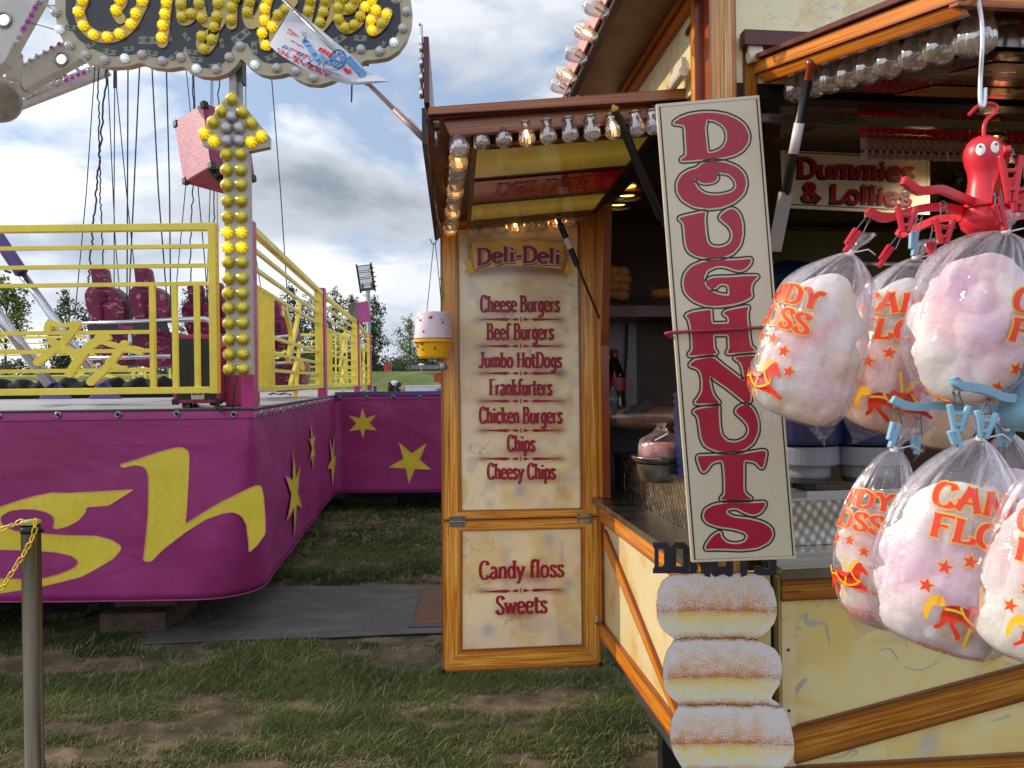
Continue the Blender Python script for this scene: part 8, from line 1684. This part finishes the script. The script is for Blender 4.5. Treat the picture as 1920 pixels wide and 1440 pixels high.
# ================================================================== FLAG
def flag():
    d0 = 1.93; a, b2 = at(797, 262, 1.95), at(520, -12, 2.25); T = thing('promo_flag', 'white and blue cartoon printed flag on a slanting pole in front of the ride sign', 'flag', a)
    m = MB(); m.tube([a, a.lerp(b2, .18)], [.007, .0085], 10); m.tube([a.lerp(b2, .10), a.lerp(b2, .40)], .0062, 10); m.tube([a.lerp(b2, .355), a.lerp(b2, .37)], .009, 10); m.build('pole', paint('worn_brown_pole', (150, 116, 108), .5, .1), T, smooth=True)
    m = MB(); m.tube([a.lerp(b2, .38), b2], .0055, 10); m.build('upper_pole', MT['steel'], T, smooth=True)
    m = MB(); m.beam(at(797, 262, 1.955), at(762, 226, 1.98), .02, .004, CF); m.build('bracket', MT['steel'], T)
    top = [(547, 14), (577, 35), (615, 67), (655, 100), (690, 134), (712, 141), (731, 152)]; bot = [(505, 84), (522, 100), (557, 122), (590, 140), (627, 152), (665, 159), (731, 153)]
    tp = smooth_path([V(q) for q in top], 6); bp = smooth_path([V(q) for q in bot], 6); n = len(tp); nv = 22; P = []; C = []
    cw, cb, cr, cd = (np.array(lin(q)) for q in ((214, 222, 236), (74, 132, 186), (206, 40, 52), (40, 44, 60)))
    G = []
    for i in range(n):
        for j in range(nv):
            u, v = i / (n - 1), j / (nv - 1); q = tp[i].lerp(bp[i], v); dep = 2.2 - .20 * u + .035 * math.sin(3.2 * v + 4 * u) + .02 * math.sin(9 * u + 2 * v); G.append(at(q.x, q.y, dep))
    m = MB(); m.idx(G, [(i * nv + j, (i + 1) * nv + j, (i + 1) * nv + j + 1, i * nv + j + 1) for i in range(n - 1) for j in range(nv - 1)]); b = NB('flag_cloth'); b.P(col=lin((218, 224, 236)), rough=.8)
    tl = b.n('ShaderNodeBsdfTranslucent', {'Color': (*lin((214, 222, 238)), 1)}); mx = b.n('ShaderNodeMixShader', {0: .4, 1: b.p.outputs[0], 2: tl.outputs[0]}); b.t.links.new(mx.outputs[0], b.out.inputs[0]); cl = m.build('cloth', b.m, T, smooth=True)
    def F(x, y, z=0.0):     # px on the flag -> cloth surface
        u = 0.; best = 1e9; bi = 0; bv = 0
        for i in range(n):
            e = bp[i] - tp[i]; w = V((x, y)) - tp[i]; v = max(0, min(1, w.dot(e) / max(1e-6, e.dot(e)))); dd = (w - e * v).length
            if dd < best: best, bi, bv = dd, i, v
        u, v = bi / (n - 1), bv; dep = 2.2 - .20 * u + .035 * math.sin(3.2 * v + 4 * u) + .02 * math.sin(9 * u + 2 * v); return at(x, y, dep - .004 - z)
    mb_, mr, mk = paint('flag_blue_print', (84, 142, 196), .7, .1), paint('flag_red_print', (206, 44, 56), .7, .1), paint('flag_ink', (44, 46, 60), .7)
    m = MB(); arcs = lambda cx, cy, rx, ry, a0, a1, k=20: [V((cx + rx * math.cos(a0 + (a1 - a0) * t / k), cy + ry * math.sin(a0 + (a1 - a0) * t / k))) for t in range(k + 1)]
    for r in (13, 9, 5): m.ribbon(arcs(634, 110, r, r * 1.25, 0, 6.28), 3.2, F)
    m.m = 1
    for L, w in (([(598, 92), (612, 98), (622, 108)], 8), ([(645, 128), (652, 134), (658, 132)], 7), ([(540, 54), (550, 62), (558, 68)], 2.4), ([(545, 75), (560, 84), (568, 88)], 2.2), ([(545, 91), (565, 100), (580, 106)], 3.2), ([(538, 60), (548, 66)], 1.6)): m.ribbon(smooth_path([V(q) for q in L], 4), w, lambda x, y: F(x, y, .001))
    m.m = 0
    for L, w in (([(568, 74), (578, 86), (590, 104), (600, 116)], 9), ([(652, 108), (672, 130), (684, 140)], 12), ([(575, 70), (572, 60)], 2), ([(600, 100), (618, 120)], 6)): m.ribbon(smooth_path([V(q) for q in L], 4), w, lambda x, y: F(x, y, .0014))
    m.m = 2
    for L in (arcs(625, 122, 20, 9, 0, 6.28), arcs(634, 110, 15, 17, 0, 6.28), [V(q) for q in ((568, 74), (580, 84), (592, 100), (604, 116))], [V(q) for q in ((566, 58), (572, 72), (580, 80))], [V(q) for q in ((578, 116), (590, 124), (606, 130), (624, 136), (640, 142))], [V(q) for q in ((655, 120), (670, 136), (676, 146))], arcs(590, 118, 10, 6, 0, 6.28)): m.ribbon(L, 1.2, lambda x, y: F(x, y, .002))
    m.build('cartoon_print', [mb_, mr, mk], cl)
    m = MB(); st = text_strokes('IN EVERY', 520, 618, 98, 9, .50); pen(m, st, lambda x, y, z: F(x, y, z), 3.0, 2.0); m.m = 1; pen(m, [[V((q.x + 8, q.y - 9)) for q in s] for s in text_strokes('A WI', 520, 575, 98, 8, .50)], lambda x, y, z: F(x, y, z), 2.6, 1.8); m.build('flag_lettering', [mr, mb_], cl)
flag()
